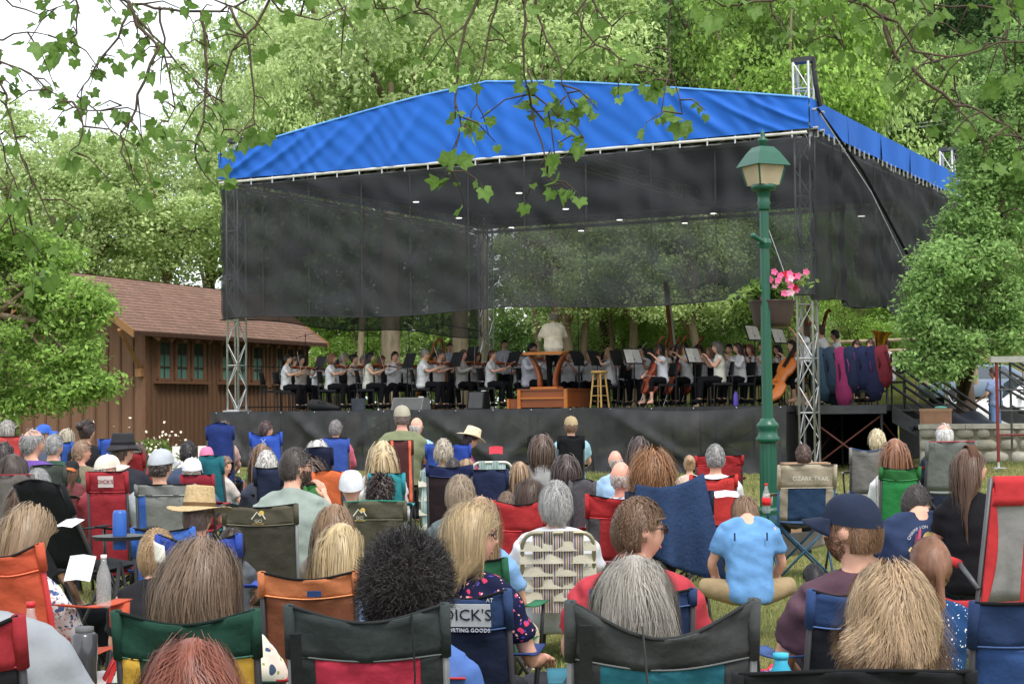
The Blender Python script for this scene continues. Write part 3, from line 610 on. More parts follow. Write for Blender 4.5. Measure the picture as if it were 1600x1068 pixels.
# ================================================================== people library
HR = np.array([.077, .099, .118])
def head_verts():
    nu, nv = 36, 26; V = []; Fc = []
    for j in range(nv+1):
        th = PI*j/nv
        for i in range(nu):
            a = 2*PI*i/nu; V.append((math.sin(th)*math.cos(a), math.sin(th)*math.sin(a), math.cos(th)))
    V = np.array(V); x, y, z = V[:, 0].copy(), V[:, 1].copy(), V[:, 2].copy()
    lo = np.clip(-z, 0, 1); fr = np.clip(y, 0, 1); bk = np.clip(-y, 0, 1)
    P = V*HR
    P[:, 0] *= 1-.30*lo**1.5; P[:, 1] *= np.where(y > 0, .93-.02*lo, 1.0-.34*lo*np.clip(bk*1.6, 0, 1))
    P[:, 1] += .012*lo*fr**.5
    X, Z = P[:, 0].copy(), P[:, 2].copy(); f = (y > .2)
    P[:, 1] += f*(.027*np.exp(-(X/.013)**2)*np.exp(-((Z+.028)/.018)**2)+.014*np.exp(-(X/.011)**2)*np.exp(-((Z+.005)/.02)**2))
    P[:, 1] += f*(.005*np.exp(-((Z-.024)/.011)**2)*np.exp(-(X/.05)**2)-.009*np.exp(-((np.abs(X)-.032)/.015)**2-((Z-.002)/.013)**2))
    P[:, 1] += f*(.007*np.exp(-(X/.024)**2-((Z+.062)/.006)**2)+.006*np.exp(-(X/.022)**2-((Z+.073)/.006)**2)-.004*np.exp(-(X/.026)**2-((Z+.0675)/.0035)**2)+.011*np.exp(-(X/.022)**2-((Z+.102)/.013)**2))
    Fc = [(j*nu+i, (j+1)*nu+i, (j+1)*nu+(i+1) % nu, j*nu+(i+1) % nu) for j in range(nv) for i in range(nu)]
    return P, Fc
HV, HF = head_verts()
# poses: lean, side lean, elbows/wrists (L,R), knees, ankles
def arms(e, w, e2=None, w2=None):
    e2 = e2 or (-e[0], e[1], e[2]); w2 = w2 or (-w[0], w[1], w[2]); return [(e, w), (e2, w2)]
SIT = [((-.12, .43, .075), (-.12, .47, -.34)), ((.12, .43, .075), (.12, .47, -.34))]
POSE = {
 'lap': dict(lean=.20, arms=arms((-.235, .08, .30), (-.10, .28, .17)), legs=SIT),
 'rest': dict(lean=.20, arms=arms((-.27, .02, .27), (-.29, .26, .24)), legs=SIT),
 'up': dict(lean=.02, arms=arms((-.235, .06, .29), (-.10, .26, .17)), legs=SIT),
 'fwd': dict(lean=-.30, arms=arms((-.24, .20, .26), (-.10, .40, .24)), legs=SIT),
 'chin': dict(lean=-.12, arms=arms((-.24, .10, .28), (-.10, .28, .17), (.25, .20, .30), (.14, .22, .56)), legs=SIT),
 'bendr': dict(lean=-.25, side=.75, arms=arms((-.24, .16, .27), (-.06, .36, .22), (.25, .18, .27), (.26, .38, .22)), legs=SIT),
 'cross': dict(lean=-.10, arms=arms((-.26, .10, .27), (-.20, .30, .12)), legs=[((-.34, .20, .10), (.05, .34, .03)), ((.34, .20, .10), (-.05, .40, .03))]),
 'slouch': dict(lean=-.14, duck=.115, arms=arms((-.27, .12, .27), (-.20, .32, .12)), legs=[((-.34, .20, .10), (.05, .34, .03)), ((.34, .20, .10), (-.05, .40, .03))]),
 'violin': dict(lean=-.03, arms=arms((-.22, .22, .36), (-.20, .42, .53), (.27, .16, .36), (.10, .40, .46)), legs=[((-.14, .42, .07), (-.16, .46, -.36)), ((.15, .40, .07), (.16, .34, -.36))]),
 'cello': dict(lean=-.05, arms=arms((-.30, .14, .48), (-.14, .24, .62), (.30, .18, .32), (.16, .36, .22)), legs=[((-.24, .38, .07), (-.22, .36, -.36)), ((.24, .38, .07), (.22, .36, -.36))]),
 'wind': dict(lean=-.04, arms=arms((-.24, .14, .34), (-.05, .26, .55), (.26, .16, .34), (.10, .30, .50)), legs=SIT),
 'stand': dict(lean=0, arms=arms((-.25, .04, .28), (-.20, .26, .20)), legs=[((-.10, .03, -.42), (-.10, 0, -.84)), ((.10, .03, -.42), (.10, 0, -.84))]),
 'conduct': dict(lean=0, arms=arms((-.27, .10, .30), (-.22, .34, .36)), legs=[((-.10, .02, -.42), (-.11, 0, -.84)), ((.10, .02, -.42), (.11, 0, -.84))]),
 'bass': dict(lean=-.02, arms=arms((-.28, .16, .48), (-.16, .28, .70), (.29, .10, .30), (.16, .36, .10)), legs=[((-.12, .18, -.30), (-.12, .02, -.70)), ((.14, .30, -.22), (.14, .22, -.62))]),
 'tray': dict(lean=.1, arms=arms((-.24, .14, .27), (-.10, .34, .22)), legs=SIT),
}
def joints(pose, fem, fat=1):
    p = POSE[pose]; ln, sd = math.tan(p['lean']), p.get('side', 0); k = (.9 if fem else 1.0)*fat**.55
    def T(q): return Vector((q[0]*k+sd*max(0, q[2])**1.3, q[1]-ln*q[2], q[2]*(1-.25*abs(sd))))
    return p, T, k
def torso(mb, T, k, inf=0, z0=0, z1=.6, fem=False, fat=1):
    fat = fat**.45; prof = [(-.01, .14, .10), (.05, .172, .125), (.13, .165, .12), (.24, .145 if fem else .155, .11), (.34, .155 if fem else .17, .112), (.43, .165 if fem else .185, .115), (.50, .165 if fem else .185, .10), (.54, .13, .085), (.575, .085, .07), (.61, .058, .06)]
    secs = []
    for z, rx, ry in prof:
        if z0-.03 <= z <= z1:
            c = T((0, 0, z)); secs.append((c.x, c.y, c.z, rx*k*fat+inf, ry*(1+(fat-1)*1.3)+inf))
    mb.loft(secs, 20)
BODY = {}
def head_matrix(pose, fem, yaw, pitch):
    p, T, k = joints(pose, fem); c = T((0, 0, .70)); c = Vector((c.x, c.y+.02, c.z))
    dk = p.get('duck', 0); c.z -= dk; c.y += dk*.55
    return Matrix.Translation(c) @ Matrix.Rotation(R(yaw), 4, 'Z') @ Matrix.Rotation(R(-pitch), 4, 'X') @ Matrix.Translation((0, .018, .075))
def foot(mb, a, d, inf=0):
    mb.tube([a+Vector((0, -.04, -.05)), a+d*.05+Vector((0, 0, -.055)), a+d*.15+Vector((0, 0, -.065))], [.036+inf, .04+inf, .028+inf], 8)
def body_mesh(pose, fem, yaw, pitch, vox, fat=1):
    key = (pose, fem, yaw, pitch, vox, fat)
    if key in BODY: return BODY[key]
    p, T, k = joints(pose, fem, fat); mb = MB(); torso(mb, T, k, fem=fem)
    HM = head_matrix(pose, fem, yaw, pitch)
    hv = [HM @ Vector(q) for q in HV]; mb.add(hv, HF)
    mb.tube([T((0, 0, .54)), T((0, .005, .61)), HM @ Vector((0, -.022, -.05))], [.066, .054 if not fem else .047, .054 if not fem else .047], 12)
    for s in (-1, 1): mb.ball(HM @ Vector((s*.079, -.008, -.004)), (.011, .022, .033), 8, 8, M=(HM.to_3x3() @ Matrix.Rotation(-.3*s, 3, 'Z')))
    fin = MB()
    for (e, wr), s in zip(p['arms'], (-1, 1)):
        sh = T((s*.172, 0, .525)); e, wr = T(e), T(wr); q = .86 if fem else 1
        mb.tube([T((s*.03, -.005, .60)), T((s*.10, 0, .562)), sh], [.04, .048, .052*q], 10)
        mb.tube([sh, sh.lerp(e, .5), e], [.055*q, .048*q, .039*q], 10); mb.tube([e, e.lerp(wr, .35), wr], [.039*q, .042*q, .027*q], 10)
        d = (wr-e).normalized(); sx = d.cross(Vector((0, 0, 1)));
        sx = sx.normalized() if sx.length > .1 else Vector((1, 0, 0)); up = sx.cross(d)
        mb.tube([wr, wr+d*.05, wr+d*.085], [.026, .036, .034], 8, flat=.6)
        for n in range(4):
            o = wr+d*.085+sx*((n-1.5)*.018); ln = (.07, .08, .075, .058)[n]
            fin.tube([o-d*.02, o+d*ln*.5-up*.006, o+d*ln*.8-up*.022, o+d*ln*.9-up*.04], [.0092, .0088, .008, .007], 5)
        o = wr+d*.03-sx*s*.03; fin.tube([wr+d*.02-sx*s*.015, o+d*.02-sx*s*.015, o+d*.055-sx*s*.012-up*.01], [.013, .011, .008], 5)
    for kn, an in p['legs']:
        kn, an = Vector(kn), Vector(an); s = -1 if kn.x < 0 else 1; hp = Vector((s*.085, .0, .065)); kd = (an-kn).normalized()
        mb.tube([hp, hp.lerp(kn, .5), kn], [.09, .076, .056], 12); mb.tube([kn, kn.lerp(an, .3), an], [.054, .055, .036], 10)
        fd = Vector((kn.x-hp.x, kn.y-hp.y, 0)); fd = fd.normalized() if fd.length > .1 else Vector((0, 1, 0)); foot(mb, an, fd)
    me = fuse(mb, vox, 3, .5, 'body'); 
    vs = np.zeros(len(me.vertices)*3, np.float32); me.vertices.foreach_get('co', vs)
    f2 = MB(); f2.v = [tuple(v) for v in vs.reshape(-1, 3)]; f2.f = [tuple(pl.vertices) for pl in me.polygons]; f2.m = [0]*len(f2.f); f2.add(fin.v, fin.f)
    bpy.data.meshes.remove(me); BODY[key] = f2.mesh('body', True); return BODY[key]
def shirt_mesh(pose, fem, sleeve, vox, fat=1, jacket=0):
    key = ('s', pose, fem, sleeve, vox, fat, jacket)
    if key in BODY: return BODY[key]
    p, T, k = joints(pose, fem, fat); mb = MB(); torso(mb, T, k, .018+jacket, -.01 if not jacket else -.1, .60, fem, fat)
    HMc = head_matrix(pose, fem, 0, 0); nk = HMc @ Vector((0, -.03, -.085)); a_ = T((0, -.005, .55)); mb.tube([a_, a_.lerp(nk, .35), a_.lerp(nk, .62)], [.088, .078, .068], 12)
    if jacket and pose in ('stand', 'conduct'): mb.loft([(0, 0, -.12, .19, .135), (0, 0, 0, .185, .135), (0, 0, .1, .178, .13)], 16)
    for (e, wr), s in zip(p['arms'], (-1, 1)):
        q = .86 if fem else 1; sh = T((s*.172, 0, .525)); e, wr = T(e), T(wr)
        mb.tube([T((s*.035, -.005, .59)), T((s*.10, 0, .565)), sh], [.054, .062+jacket, .068*q+jacket], 10)
        if sleeve == 'none': mb.tube([sh, sh.lerp(e, .12)], [.058, .052], 10); continue
        if sleeve == 'short': mb.tube([sh, sh.lerp(e, .3), sh.lerp(e, .66)], [.072*q, .068*q, .072*q], 12)
        else:
            mb.tube([sh, sh.lerp(e, .5), e], [.068*q+jacket, .06*q+jacket, .054*q+jacket], 10); mb.tube([e, e.lerp(wr, .4), e.lerp(wr, .93)], [.054*q+jacket, .05*q+jacket, .042*q+jacket], 10)
    me = fuse(mb, vox, 3, .5, 'shirt'); n = len(me.vertices)
    co = np.zeros(n*3, np.float32); me.vertices.foreach_get('co', co); co = co.reshape(-1, 3); no = np.zeros(n*3, np.float32); me.vertices.foreach_get('normal', no); no = no.reshape(-1, 3)
    sd = (sum(map(ord, str(key)))) % 7
    wv = np.sin(co[:, 2]*42+co[:, 0]*17+sd)*np.sin(co[:, 0]*23-co[:, 2]*11+sd*2)+.6*np.sin(co[:, 0]*31+co[:, 2]*70)*np.sin(co[:, 1]*25)
    wv += .9*np.sin((co[:, 2]+.55*np.abs(co[:, 0]))*34+sd+3*np.sin(co[:, 0]*9))*np.clip(1.2-co[:, 2]*1.6, .2, 1)
    co += no*(.0042*wv)[:, None]; me.vertices.foreach_set('co', co.ravel()); me.update()
    BODY[key] = me; return me
def pants_mesh(pose, fem, ln, vox):
    key = ('p', pose, fem, ln, vox)
    if key in BODY: return BODY[key]
    p, T, k = joints(pose, fem); mb = MB(); torso(mb, T, k, .008, -.01, .15, fem)
    for kn, an in p['legs']:
        kn, an = Vector(kn), Vector(an); s = -1 if kn.x < 0 else 1; hp = Vector((s*.085, .0, .065))
        if ln == 'short': mb.tube([hp, hp.lerp(kn, .5), hp.lerp(kn, .9)], [.102, .092, .084], 12)
        else:
            e = an if ln == 'long' else kn.lerp(an, .6)
            mb.tube([hp, hp.lerp(kn, .5), kn], [.10, .088, .07], 12); mb.tube([kn, kn.lerp(e, .5), e], [.07, .064, .056], 10)
    BODY[key] = fuse(mb, vox, 3, .5, 'trousers'); return BODY[key]
def shoe_mesh(pose):
    key = ('sh', pose)
    if key in BODY: return BODY[key]
    p = POSE[pose]; mb = MB()
    for kn, an in p['legs']:
        kn, an = Vector(kn), Vector(an); hp = Vector((-.085 if kn.x < 0 else .085, 0, 0)); fd = Vector((kn.x-hp.x, kn.y-hp.y, 0)); fd = fd.normalized() if fd.length > .1 else Vector((0, 1, 0)); foot(mb, an, fd, .008)
    BODY[key] = mb.mesh('shoe', True); return BODY[key]
# ---- hair
HS = { # length, volume, wave, outward start, droop
 'short': (.034, .009, .002, .55, .5), 'crop': (.022, .006, .001, .6, .5), 'tousled': (.10, .022, .006, .5, .6), 'shaggy': (.22, .034, .016, .55, .8), 'bob': (.34, .030, .004, .3, .9), 'long': (.56, .026, .005, .2, 1), 'wavy': (.52, .030, .030, .3, .95),
 'curly': (.30, .045, .020, .5, .7), 'afro': (.075, .02, .016, 1.2, .05), 'bald': (.028, .006, .002, .4, .6), 'balding': (.05, .010, .003, .4, .6), 'pony': (.50, .012, .004, .2, 1), 'bun': (.2, .010, .003, .2, 1), 'kinky': (.08, .03, .016, .8, .4)}
HAIR = {}
def hair_mesh(style, lod, part=.02, seed=0, cap=False):
    key = (style, lod, seed, cap)
    if key in HAIR: return HAIR[key]
    r = np.random.default_rng(sum(map(ord, style))+seed*17)
    ln, vol, wav, outw, droop = HS[style]
    n, seg, wd = {0: (9000, 6, .0009), 1: (2900, 6, .0020), 2: (480, 5, .0066)}[lod]
    if style in ('afro', 'kinky'): n = int(n*1.5); wd *= 1.3
    if style in ('curly',): wd *= 1.15
    d = r.normal(size=(n*3, 3)); d /= np.linalg.norm(d, axis=1, keepdims=True)
    y, z = d[:, 1], d[:, 2]; zmin = np.where(y < -.2, -.62, -.40+(y+.2)/1.2*.98)
    if style in ('short', 'crop', 'tousled', 'bald', 'balding'): zmin = np.where((np.abs(d[:, 0]) > .72) & (np.abs(y+.05) < .3), .16, np.where(y < -.2, -.50, zmin))
    ok = z > zmin
    if style == 'bald': ok &= (z < .12) & (y < .35)
    if style == 'balding': ok &= ((z < .45) | (r.random(len(z)) < .12)) & (y < .6)
    if cap: ok &= (z < .22) & (y < .5)
    d = d[ok][:n]; n = len(d); off = (r.random((n, 1)))*vol; P = d*(HR+.004+off*.3)
    nrm = d/HR; nrm /= np.linalg.norm(nrm, axis=1, keepdims=True)
    dx = np.tanh((d[:, :1]-part-.06*np.sin(seed*2.3))*7)+r.normal(0, .3, (n, 1)); tz = np.clip((d[:, 2:3]-.1)/.6, 0, 1); comb = np.concatenate([dx*.9*tz, -.3*tz, -.9*(1-tz)], 1)
    if style in ('short', 'crop', 'tousled', 'bald', 'balding'): comb = np.concatenate([dx*.35+r.normal(0, .35, (n, 1)), np.where(d[:, 2:3] > .6, .6, -.15)+r.normal(0, .35, (n, 1)), np.full((n, 1), -.5)], 1)
    tie = np.array([0, -.118, -.005]) if style == 'pony' else np.array([0, -.112, .055])
    if style in ('pony', 'bun'): comb = tie-P
    tng = comb-nrm*(comb*nrm).sum(1, keepdims=True); tng /= np.linalg.norm(tng, axis=1, keepdims=True)+1e-6
    dirv = tng*(1-.4*min(outw, 1))+nrm*outw*.55
    if style == 'afro': dirv = nrm+r.normal(0, .25, (n, 3))
    dirv /= np.linalg.norm(dirv, axis=1, keepdims=True)
    lens = ln*(.62+.5*r.random((n, 1)))*(1 if style in ('short', 'crop', 'afro', 'kinky', 'bald', 'balding', 'tousled', 'pony', 'bun') else (.55+.5*np.clip((d[:, 2:3]+.6)/1.6, 0, 1))); step = lens/seg; pts = [P]; ph = r.random((n, 3))*6.28; cl = (d @ r.normal(size=(3, 3)))*4.5+ph*(.12 if style not in ('afro', 'kinky', 'curly') else 1)
    cur = P.copy(); g = np.array([0, 0, -1.0]); tied = np.zeros((n, 1), bool)
    sub = 3
    for i in range(seg*sub):
        if style in ('pony', 'bun'):
            to = tie-cur; dist = np.linalg.norm(to, axis=1, keepdims=True); tied |= dist < .028
            aim = np.where(tied, np.array([0, -.18, -1.0]) if style == 'pony' else r.normal(size=(n, 3)), to/(dist+1e-6)); dirv = dirv*.4+aim*.6+(0 if style == 'bun' else r.normal(0, .04, (n, 3)))
            st_ = np.where(tied, .020/sub*9/seg if style == 'pony' else .008, np.minimum(.04*9/seg/sub, dist))
        else:
            dirv = dirv+g*droop*(.30 if style not in ('afro', 'curly', 'kinky') else .10); st_ = step/sub
        e = HR+.006+off; q = cur/e; qn = np.linalg.norm(q, axis=1, keepdims=True); nn = q/e; nn /= np.linalg.norm(nn, axis=1, keepdims=True)+1e-9
        if style not in ('afro', 'kinky', 'crop'):
            dn = (dirv*nn).sum(1, keepdims=True); near = np.clip(1.25-qn, 0, .25)/.25; lift = outw*.35*np.linalg.norm(dirv, axis=1, keepdims=True)
            dirv = dirv-nn*np.where(dn > lift, (dn-lift)*near, 0)
        dirv /= np.linalg.norm(dirv, axis=1, keepdims=True)+1e-9
        cur = cur+dirv*st_
        if style in ('afro', 'kinky'): cur = cur+.0125*np.sin(ph+i*1.55+np.array([0, 2.1, 4.2]))
        elif wav: cur = cur+wav*.22*np.sin(cl+i/sub*(1.1 if style != 'afro' else 2.4)*9/seg+np.array([0, 1.5, 3]))*(i > 1)
        q = cur/e; qn = np.linalg.norm(q, axis=1, keepdims=True); ins = qn < 1; cur = np.where(ins, q/np.maximum(qn, 1e-6)*e, cur)
        if style in ('long', 'bob', 'wavy', 'shaggy', 'curly', 'tousled'):
            lim = .022+.13*np.clip((cur[:, 2]-.005)/.07, 0, 1)+.012*np.sin(ph[:, 0]); cur[:, 1] = np.where(cur[:, 2] < .07, np.minimum(cur[:, 1], lim), cur[:, 1])
        fc = (cur[:, 1] > .035) & (cur[:, 2] < .045) & (cur[:, 1] < .2); cur[:, 0] = np.where(fc, np.sign(cur[:, 0]+1e-6)*np.maximum(np.abs(cur[:, 0]), .078), cur[:, 0]); cur[:, 1] = np.where(fc, cur[:, 1]*.8, cur[:, 1])
        low = cur[:, 2] < -.12
        cur[:, 1] = np.where(low & (cur[:, 1] < .02), np.minimum(cur[:, 1], -.07-.40*np.clip(-.16-cur[:, 2], 0, .13)), cur[:, 1])
        if style in ('long', 'wavy', 'bob', 'shaggy'): cur[:, 0] *= np.where(cur[:, 2] < -.08, .995, 1)
        if style == 'shaggy': cur = cur+np.concatenate([nn[:, :2], 0*nn[:, :1]], 1)*.0022*np.clip(i-seg*sub*.55, 0, 5)*np.sin(cl[:, :1])
        if style == 'bob': cur = cur*np.where(cur[:, 2:3] < -.12, np.array([.985, .99, 1]), 1)
        if (i+1) % sub == 0: pts.append(cur.copy())
    A = np.stack(pts, 1); m = A.shape[1]
    if lod < 2 and style not in ('afro', 'kinky', 'crop', 'bald', 'pony', 'bun'):
        K = 420 if lod == 0 else 160; ci = r.choice(n, min(K, n), replace=False); dd = ((P[:, None, :]-P[None, ci, :])**2).sum(2); own = ci[dd.argmin(1)]
        tt = (np.linspace(0, 1, m)**1.4*.36)[None, :, None]*(.5+.6*r.random((n, 1, 1))); A = A*(1-tt)+(A[own]+(P-P[own])[:, None, :]*.4)*tt
    m = A.shape[1]                     # n,m,3
    t = np.gradient(A, axis=1); ctr = np.array([0, 0, 0]); rad = A-ctr; sdv = np.cross(t, rad); sdv /= np.linalg.norm(sdv, axis=2, keepdims=True)+1e-9
    taper = np.linspace(1, .35, m)[None, :, None]; wv = wd*(.7+.7*r.random((n, 1, 1)))*taper
    V = np.stack([A-sdv*wv, A+sdv*wv], 2).reshape(-1, 3)
    idx = np.arange(n*m).reshape(n, m)*2; a = idx[:, :-1].ravel(); b = idx[:, 1:].ravel(); Q = np.stack([a, a+1, b+1, b], 1)
    mb = MB(); nu, nv = 28, 18; vv = []; ff = []
    s = HR+.004+vol*.35
    for j in range(nv+1):
        for i in range(nu):
            th = PI*j/nv; aa = 2*PI*i/nu; vv.append((math.sin(th)*math.cos(aa), math.sin(th)*math.sin(aa), math.cos(th)))
    for j in range(nv):
        for i in range(nu):
            f = (j*nu+i, (j+1)*nu+i, (j+1)*nu+(i+1) % nu, j*nu+(i+1) % nu); c = np.mean([vv[k] for k in f], 0)
            zm = -.6 if c[1] < -.2 else -.34+(c[1]+.2)/1.2*.98
            if c[2] > zm and not (cap and c[2] > .3) and not (style == 'bald') and not (style == 'balding' and c[2] > .5): ff.append(f)
    vs = np.array(vv)*s; o = len(V); V = np.concatenate([V, vs]); Q = np.concatenate([Q, np.array(ff).reshape(-1, 4)+o]) if ff else Q
    if style == 'bun':
        k = MB().ball((0, -.125, .06), .042, 12, 8); o = len(V); V = np.concatenate([V, np.array(k.v)]); Q = np.concatenate([Q, np.array(k.f)+o])
    me = bpy.data.meshes.new('hair'); me = np_mesh('hair', V, Q, None, True); HAIR[key] = me; return me
def hairmat(rgb):
    c = lin(rgb); mn = sum(c)/3; c = tuple((v*.78+mn*.22)*.74 for v in c)
    return mat('hair', c, rough=.42, var=.28, nscale=40, island=.10, spec=.4, stretch=(1, 1, .1))
# ---- hats, head-local
def hat(kind, rgb, rgb2, par, HM):
    m = fabric(rgb) if 'straw' not in kind else fabric(rgb, bump=.5, bscale=140, var=.2, nscale=60); m2 = fabric(rgb2 or rgb); e = HM.to_euler(); loc = HM.to_translation()
    def add(mb, name, mm, sm=True, p=par):
        return mb.build(name, mm, p, sm, loc, e)
    if kind in ('cap', 'capback'):
        s = -1 if kind == 'capback' else 1
        def dome(a, b):
            th = b*PI/2*.985; an = 2*PI*a; rr = math.cos(th)**.8; return (.091*rr*math.cos(an), (.108*rr)*math.sin(an)-.004, .018+.012*math.sin(an)*(1-b)+.108*math.sin(th))
        h = add(MB().sheet(dome, 28, 10), 'cap', m)
        def brim(a, b):
            an = PI*(.14+.72*a); r0 = .9+.0*b; x = math.cos(an)*(.088+.012*b); y = s*(math.sin(an)*(.10+.085*b*math.sin(PI*a)**.6))
            return (x, y, .034+.006-.05*(x/.09)**2*b-.012*b)
        h2 = MB().sheet(brim, 16, 5, thick=.003).build('brim', m2, h, True); MB().ball((0, -.003, .128), (.009, .009, .006), 8, 6).build('button', m2, h)
        return h
    if kind in ('fedora', 'straw', 'widestraw', 'bonnet', 'beanie'):
        br, ch = {'fedora': (.128, .105), 'straw': (.185, .125), 'widestraw': (.18, .11), 'bonnet': (.0, .1), 'beanie': (0, .1)}[kind]
        if kind in ('bonnet', 'beanie'):
            return add(MB().sheet(lambda a, b: (.094*math.cos(2*PI*a)*max(0, math.cos(b*PI/2))**.6*(1+.03*math.sin(a*2*PI*14)), -.02+.118*math.sin(2*PI*a)*max(0, math.cos(b*PI/2))**.6, -.0+.03*math.sin(2*PI*a)*(1-b)+.135*math.sin(b*PI/2)), 56, 10), 'bonnet', m)
        top = .05
        def crown(a, b):
            an = 2*PI*a
            if b < .7:
                f = b/.7; rr = 1-.16*f; return (.092*rr*math.cos(an), .112*rr*math.sin(an), top+ch*f)
            f = (b-.7)/.3; rr = .84*(1-f); pin = -.03*f*(1+.35*math.cos(2*an)); return (.092*rr*math.cos(an), .112*rr*math.sin(an), top+ch+.012*math.sin(PI*f)+pin*(kind != 'widestraw'))
        h = add(MB().sheet(crown, 36, 14), 'hat_crown', m)
        def brimf(a, b):
            an = 2*PI*a; r0 = .092+(br-.092)*b; r1 = .112+(br+.015-.112)*b
            up = .014*b*b*math.cos(an)**2 if kind != 'fedora' else -.02*b
            return (r0*math.cos(an), r1*math.sin(an), top-.012*b+up-.02*b*b*math.sin(an)**2)
        MB().sheet(brimf, 40, 7, thick=.004).build('brim', m, h, True)
        MB().sheet(lambda a, b: (.0945*math.cos(2*PI*a)*(1-.03*b), .1145*math.sin(2*PI*a)*(1-.03*b), top+.001+.026*b), 36, 2).build('hat_band', m2, h, True)
        return h
def glasses(par, HM, rgb=(30, 30, 34), up=0, dark=False):
    mb = MB()
    for s in (-1, 1):
        mb.tube([(s*.034+.025*math.cos(a), .098-.02*abs(math.cos(a)*(s*math.cos(a) > 0)), .002+.018*math.sin(a)) for a in np.linspace(0, 2*PI, 17)], .0022, 5)
        mb.tube([(s*.06, .088, .006), (s*.077, .05, .008), (s*.082, -.01, .006)], .002, 5)
    mb.tube([(-.01, .1, .004), (.01, .1, .004)], .002, 5)
    M = HM @ (Matrix.Translation((0, .01, .085)) @ Matrix.Rotation(R(-38), 4, 'X') if up else Matrix.Identity(4))
    g = mb.build('glasses', mat('glasses_frame', lin(rgb), rough=.3, var=0), par, True, M.to_translation(), M.to_euler())
    lm = mat('dark_lens', (.02, .02, .025), rough=.1, var=0, spec=.6) if dark else mat('clear_lens', (.5, .55, .6), rough=.05, var=0, alpha=.15, spec=.8)
    for s in (-1, 1): MB().ball((s*.034, .096, .002), (.024, .002, .017), 12, 8).build('lens', lm, g, True)
_eyes = None
def face_y(x, z):
    d = (np.abs(HV[:, 0])-x)**2+(HV[:, 2]-z)**2+(HV[:, 1] < 0)*1.0; return float(HV[d.argmin(), 1])
def face_parts(par, HM, hair_m, beard=None, brows=True):
    loc, e = HM.to_translation(), HM.to_euler()
    global _eyes
    if _eyes is None:
        _eyes = []
        for nm, c, r in (('eye', (.032, face_y(.032, .002)-.005, .002), (.014, .008, .007)), ('eyebrow', (.033, face_y(.033, .022)-.002, .022), (.018, .005, .0035))):
            mb = MB()
            for s in (-1, 1): mb.ball((s*c[0], c[1], c[2]), r, 10, 6)
            _eyes.append(mb.mesh(nm, True))
        _eyes.append(MB().ball((0, face_y(0, -.067)-.004, -.067), (.021, .008, .008), 10, 6).mesh('lips', True))
    link('eye', _eyes[0], par, loc, e, mat('eye_dark', (.05, .035, .03), rough=.15, var=0, spec=.6)); link('lips', _eyes[2], par, loc, e, smat('lips', (178, 112, 100), rough=.5))
    if brows: link('eyebrow', _eyes[1], par, loc, e, hair_m)
    if beard:
        r = np.random.default_rng(3); d = r.normal(size=(9000, 3)); d /= np.linalg.norm(d, axis=1, keepdims=True); ok = (d[:, 1] > -.05) & (d[:, 2] < -.28+.1*np.abs(d[:, 0])) & (d[:, 2] > -1) & ~((np.abs(d[:, 0]) < .28) & (d[:, 2] > -.66) & (d[:, 2] < -.50)); d = d[ok][:1500]
        P = d*HR*np.array([1, .97, 1]); P[:, 0] *= 1-.30*np.clip(-d[:, 2], 0, 1)**1.5; P[:, 1] += .014*np.clip(-d[:, 2], 0, 1); V, Q = leaf_quads(P*1.01, d+r.normal(0, .4, d.shape), np.full(len(P), .012), .3)
        link('beard', np_mesh('beard', V, Q, None), par, loc, e, hair_m)
SK = {'fair': (214, 164, 140), 'tan': (190, 138, 112), 'pink': (218, 158, 138), 'brown': (112, 74, 54), 'asian': (214, 172, 142)}
def skin(k): return smat('skin', SK[k], rough=.5, var=.07, nscale=14, spec=.35)
def person(loc, rz, pose, fem, hair, hrgb, srgb, sleeve='short', yaw=0, pitch=0, label='', group=None, scale=1.0, lod=1, pants=(40, 42, 50), plen='long', skn='fair', hatk=None, face=False, beard=False, gl=None, fat=1, seed=0, shoes=(30, 30, 32), jacket=0, shirt_m=None, cat='person', band=None, tee=False):
    fat = round(fat*5)/5; yaw = round(yaw/10)*10; vb = (.012 if face else .017) if lod == 0 else {1: .018 if face else .024, 2: .026}[lod]; vs = {0: .016, 1: .020, 2: .026}[lod]
    o = link('person', body_mesh(pose, fem, yaw, pitch, vb, fat), None, loc, (0, 0, rz), skin(skn)); o.scale = (scale,)*3; tag(o, label, cat, group)
    link('jacket' if jacket else 'shirt', shirt_mesh(pose, fem, sleeve, vs, fat, jacket), o, m=shirt_m or fabric(srgb))
    link('trousers' if plen != 'short' else 'shorts', pants_mesh(pose, fem, plen, vs), o, m=fabric(pants))
    if shoes: link('shoe', shoe_mesh(pose), o, m=fabric(shoes))
    HM = head_matrix(pose, fem, yaw, pitch)
    hm = hairmat(hrgb) if hrgb else None
    if hair and not (hatk and hatk[0] in ('bonnet', 'beanie')):
        link('hair', hair_mesh(hair, lod, seed=seed, cap=bool(hatk)), o, HM.to_translation(), HM.to_euler(), hm)
    if hatk: hat(hatk[0], hatk[1], hatk[2] if len(hatk) > 2 else None, o, HM)
    if face: face_parts(o, HM, hm or smat('brow', (90, 70, 50)), beard)
    if gl: glasses(o, HM, up=(gl == 'up'), dark=(gl in ('up', 'dark')))
    if band:
        MB().sheet(lambda a, b: (.102*math.cos(PI*a)*(1-.02*b), -.012+.055*b-.02+.02*math.sin(PI*a), .005+.141*math.sin(PI*a)**.8), 24, 2, thick=.004).build('headband', fabric(band), o, True, HM.to_translation(), HM.to_euler())
    if tee: tee_print(o, pose, fem, fat)
    return o, HM
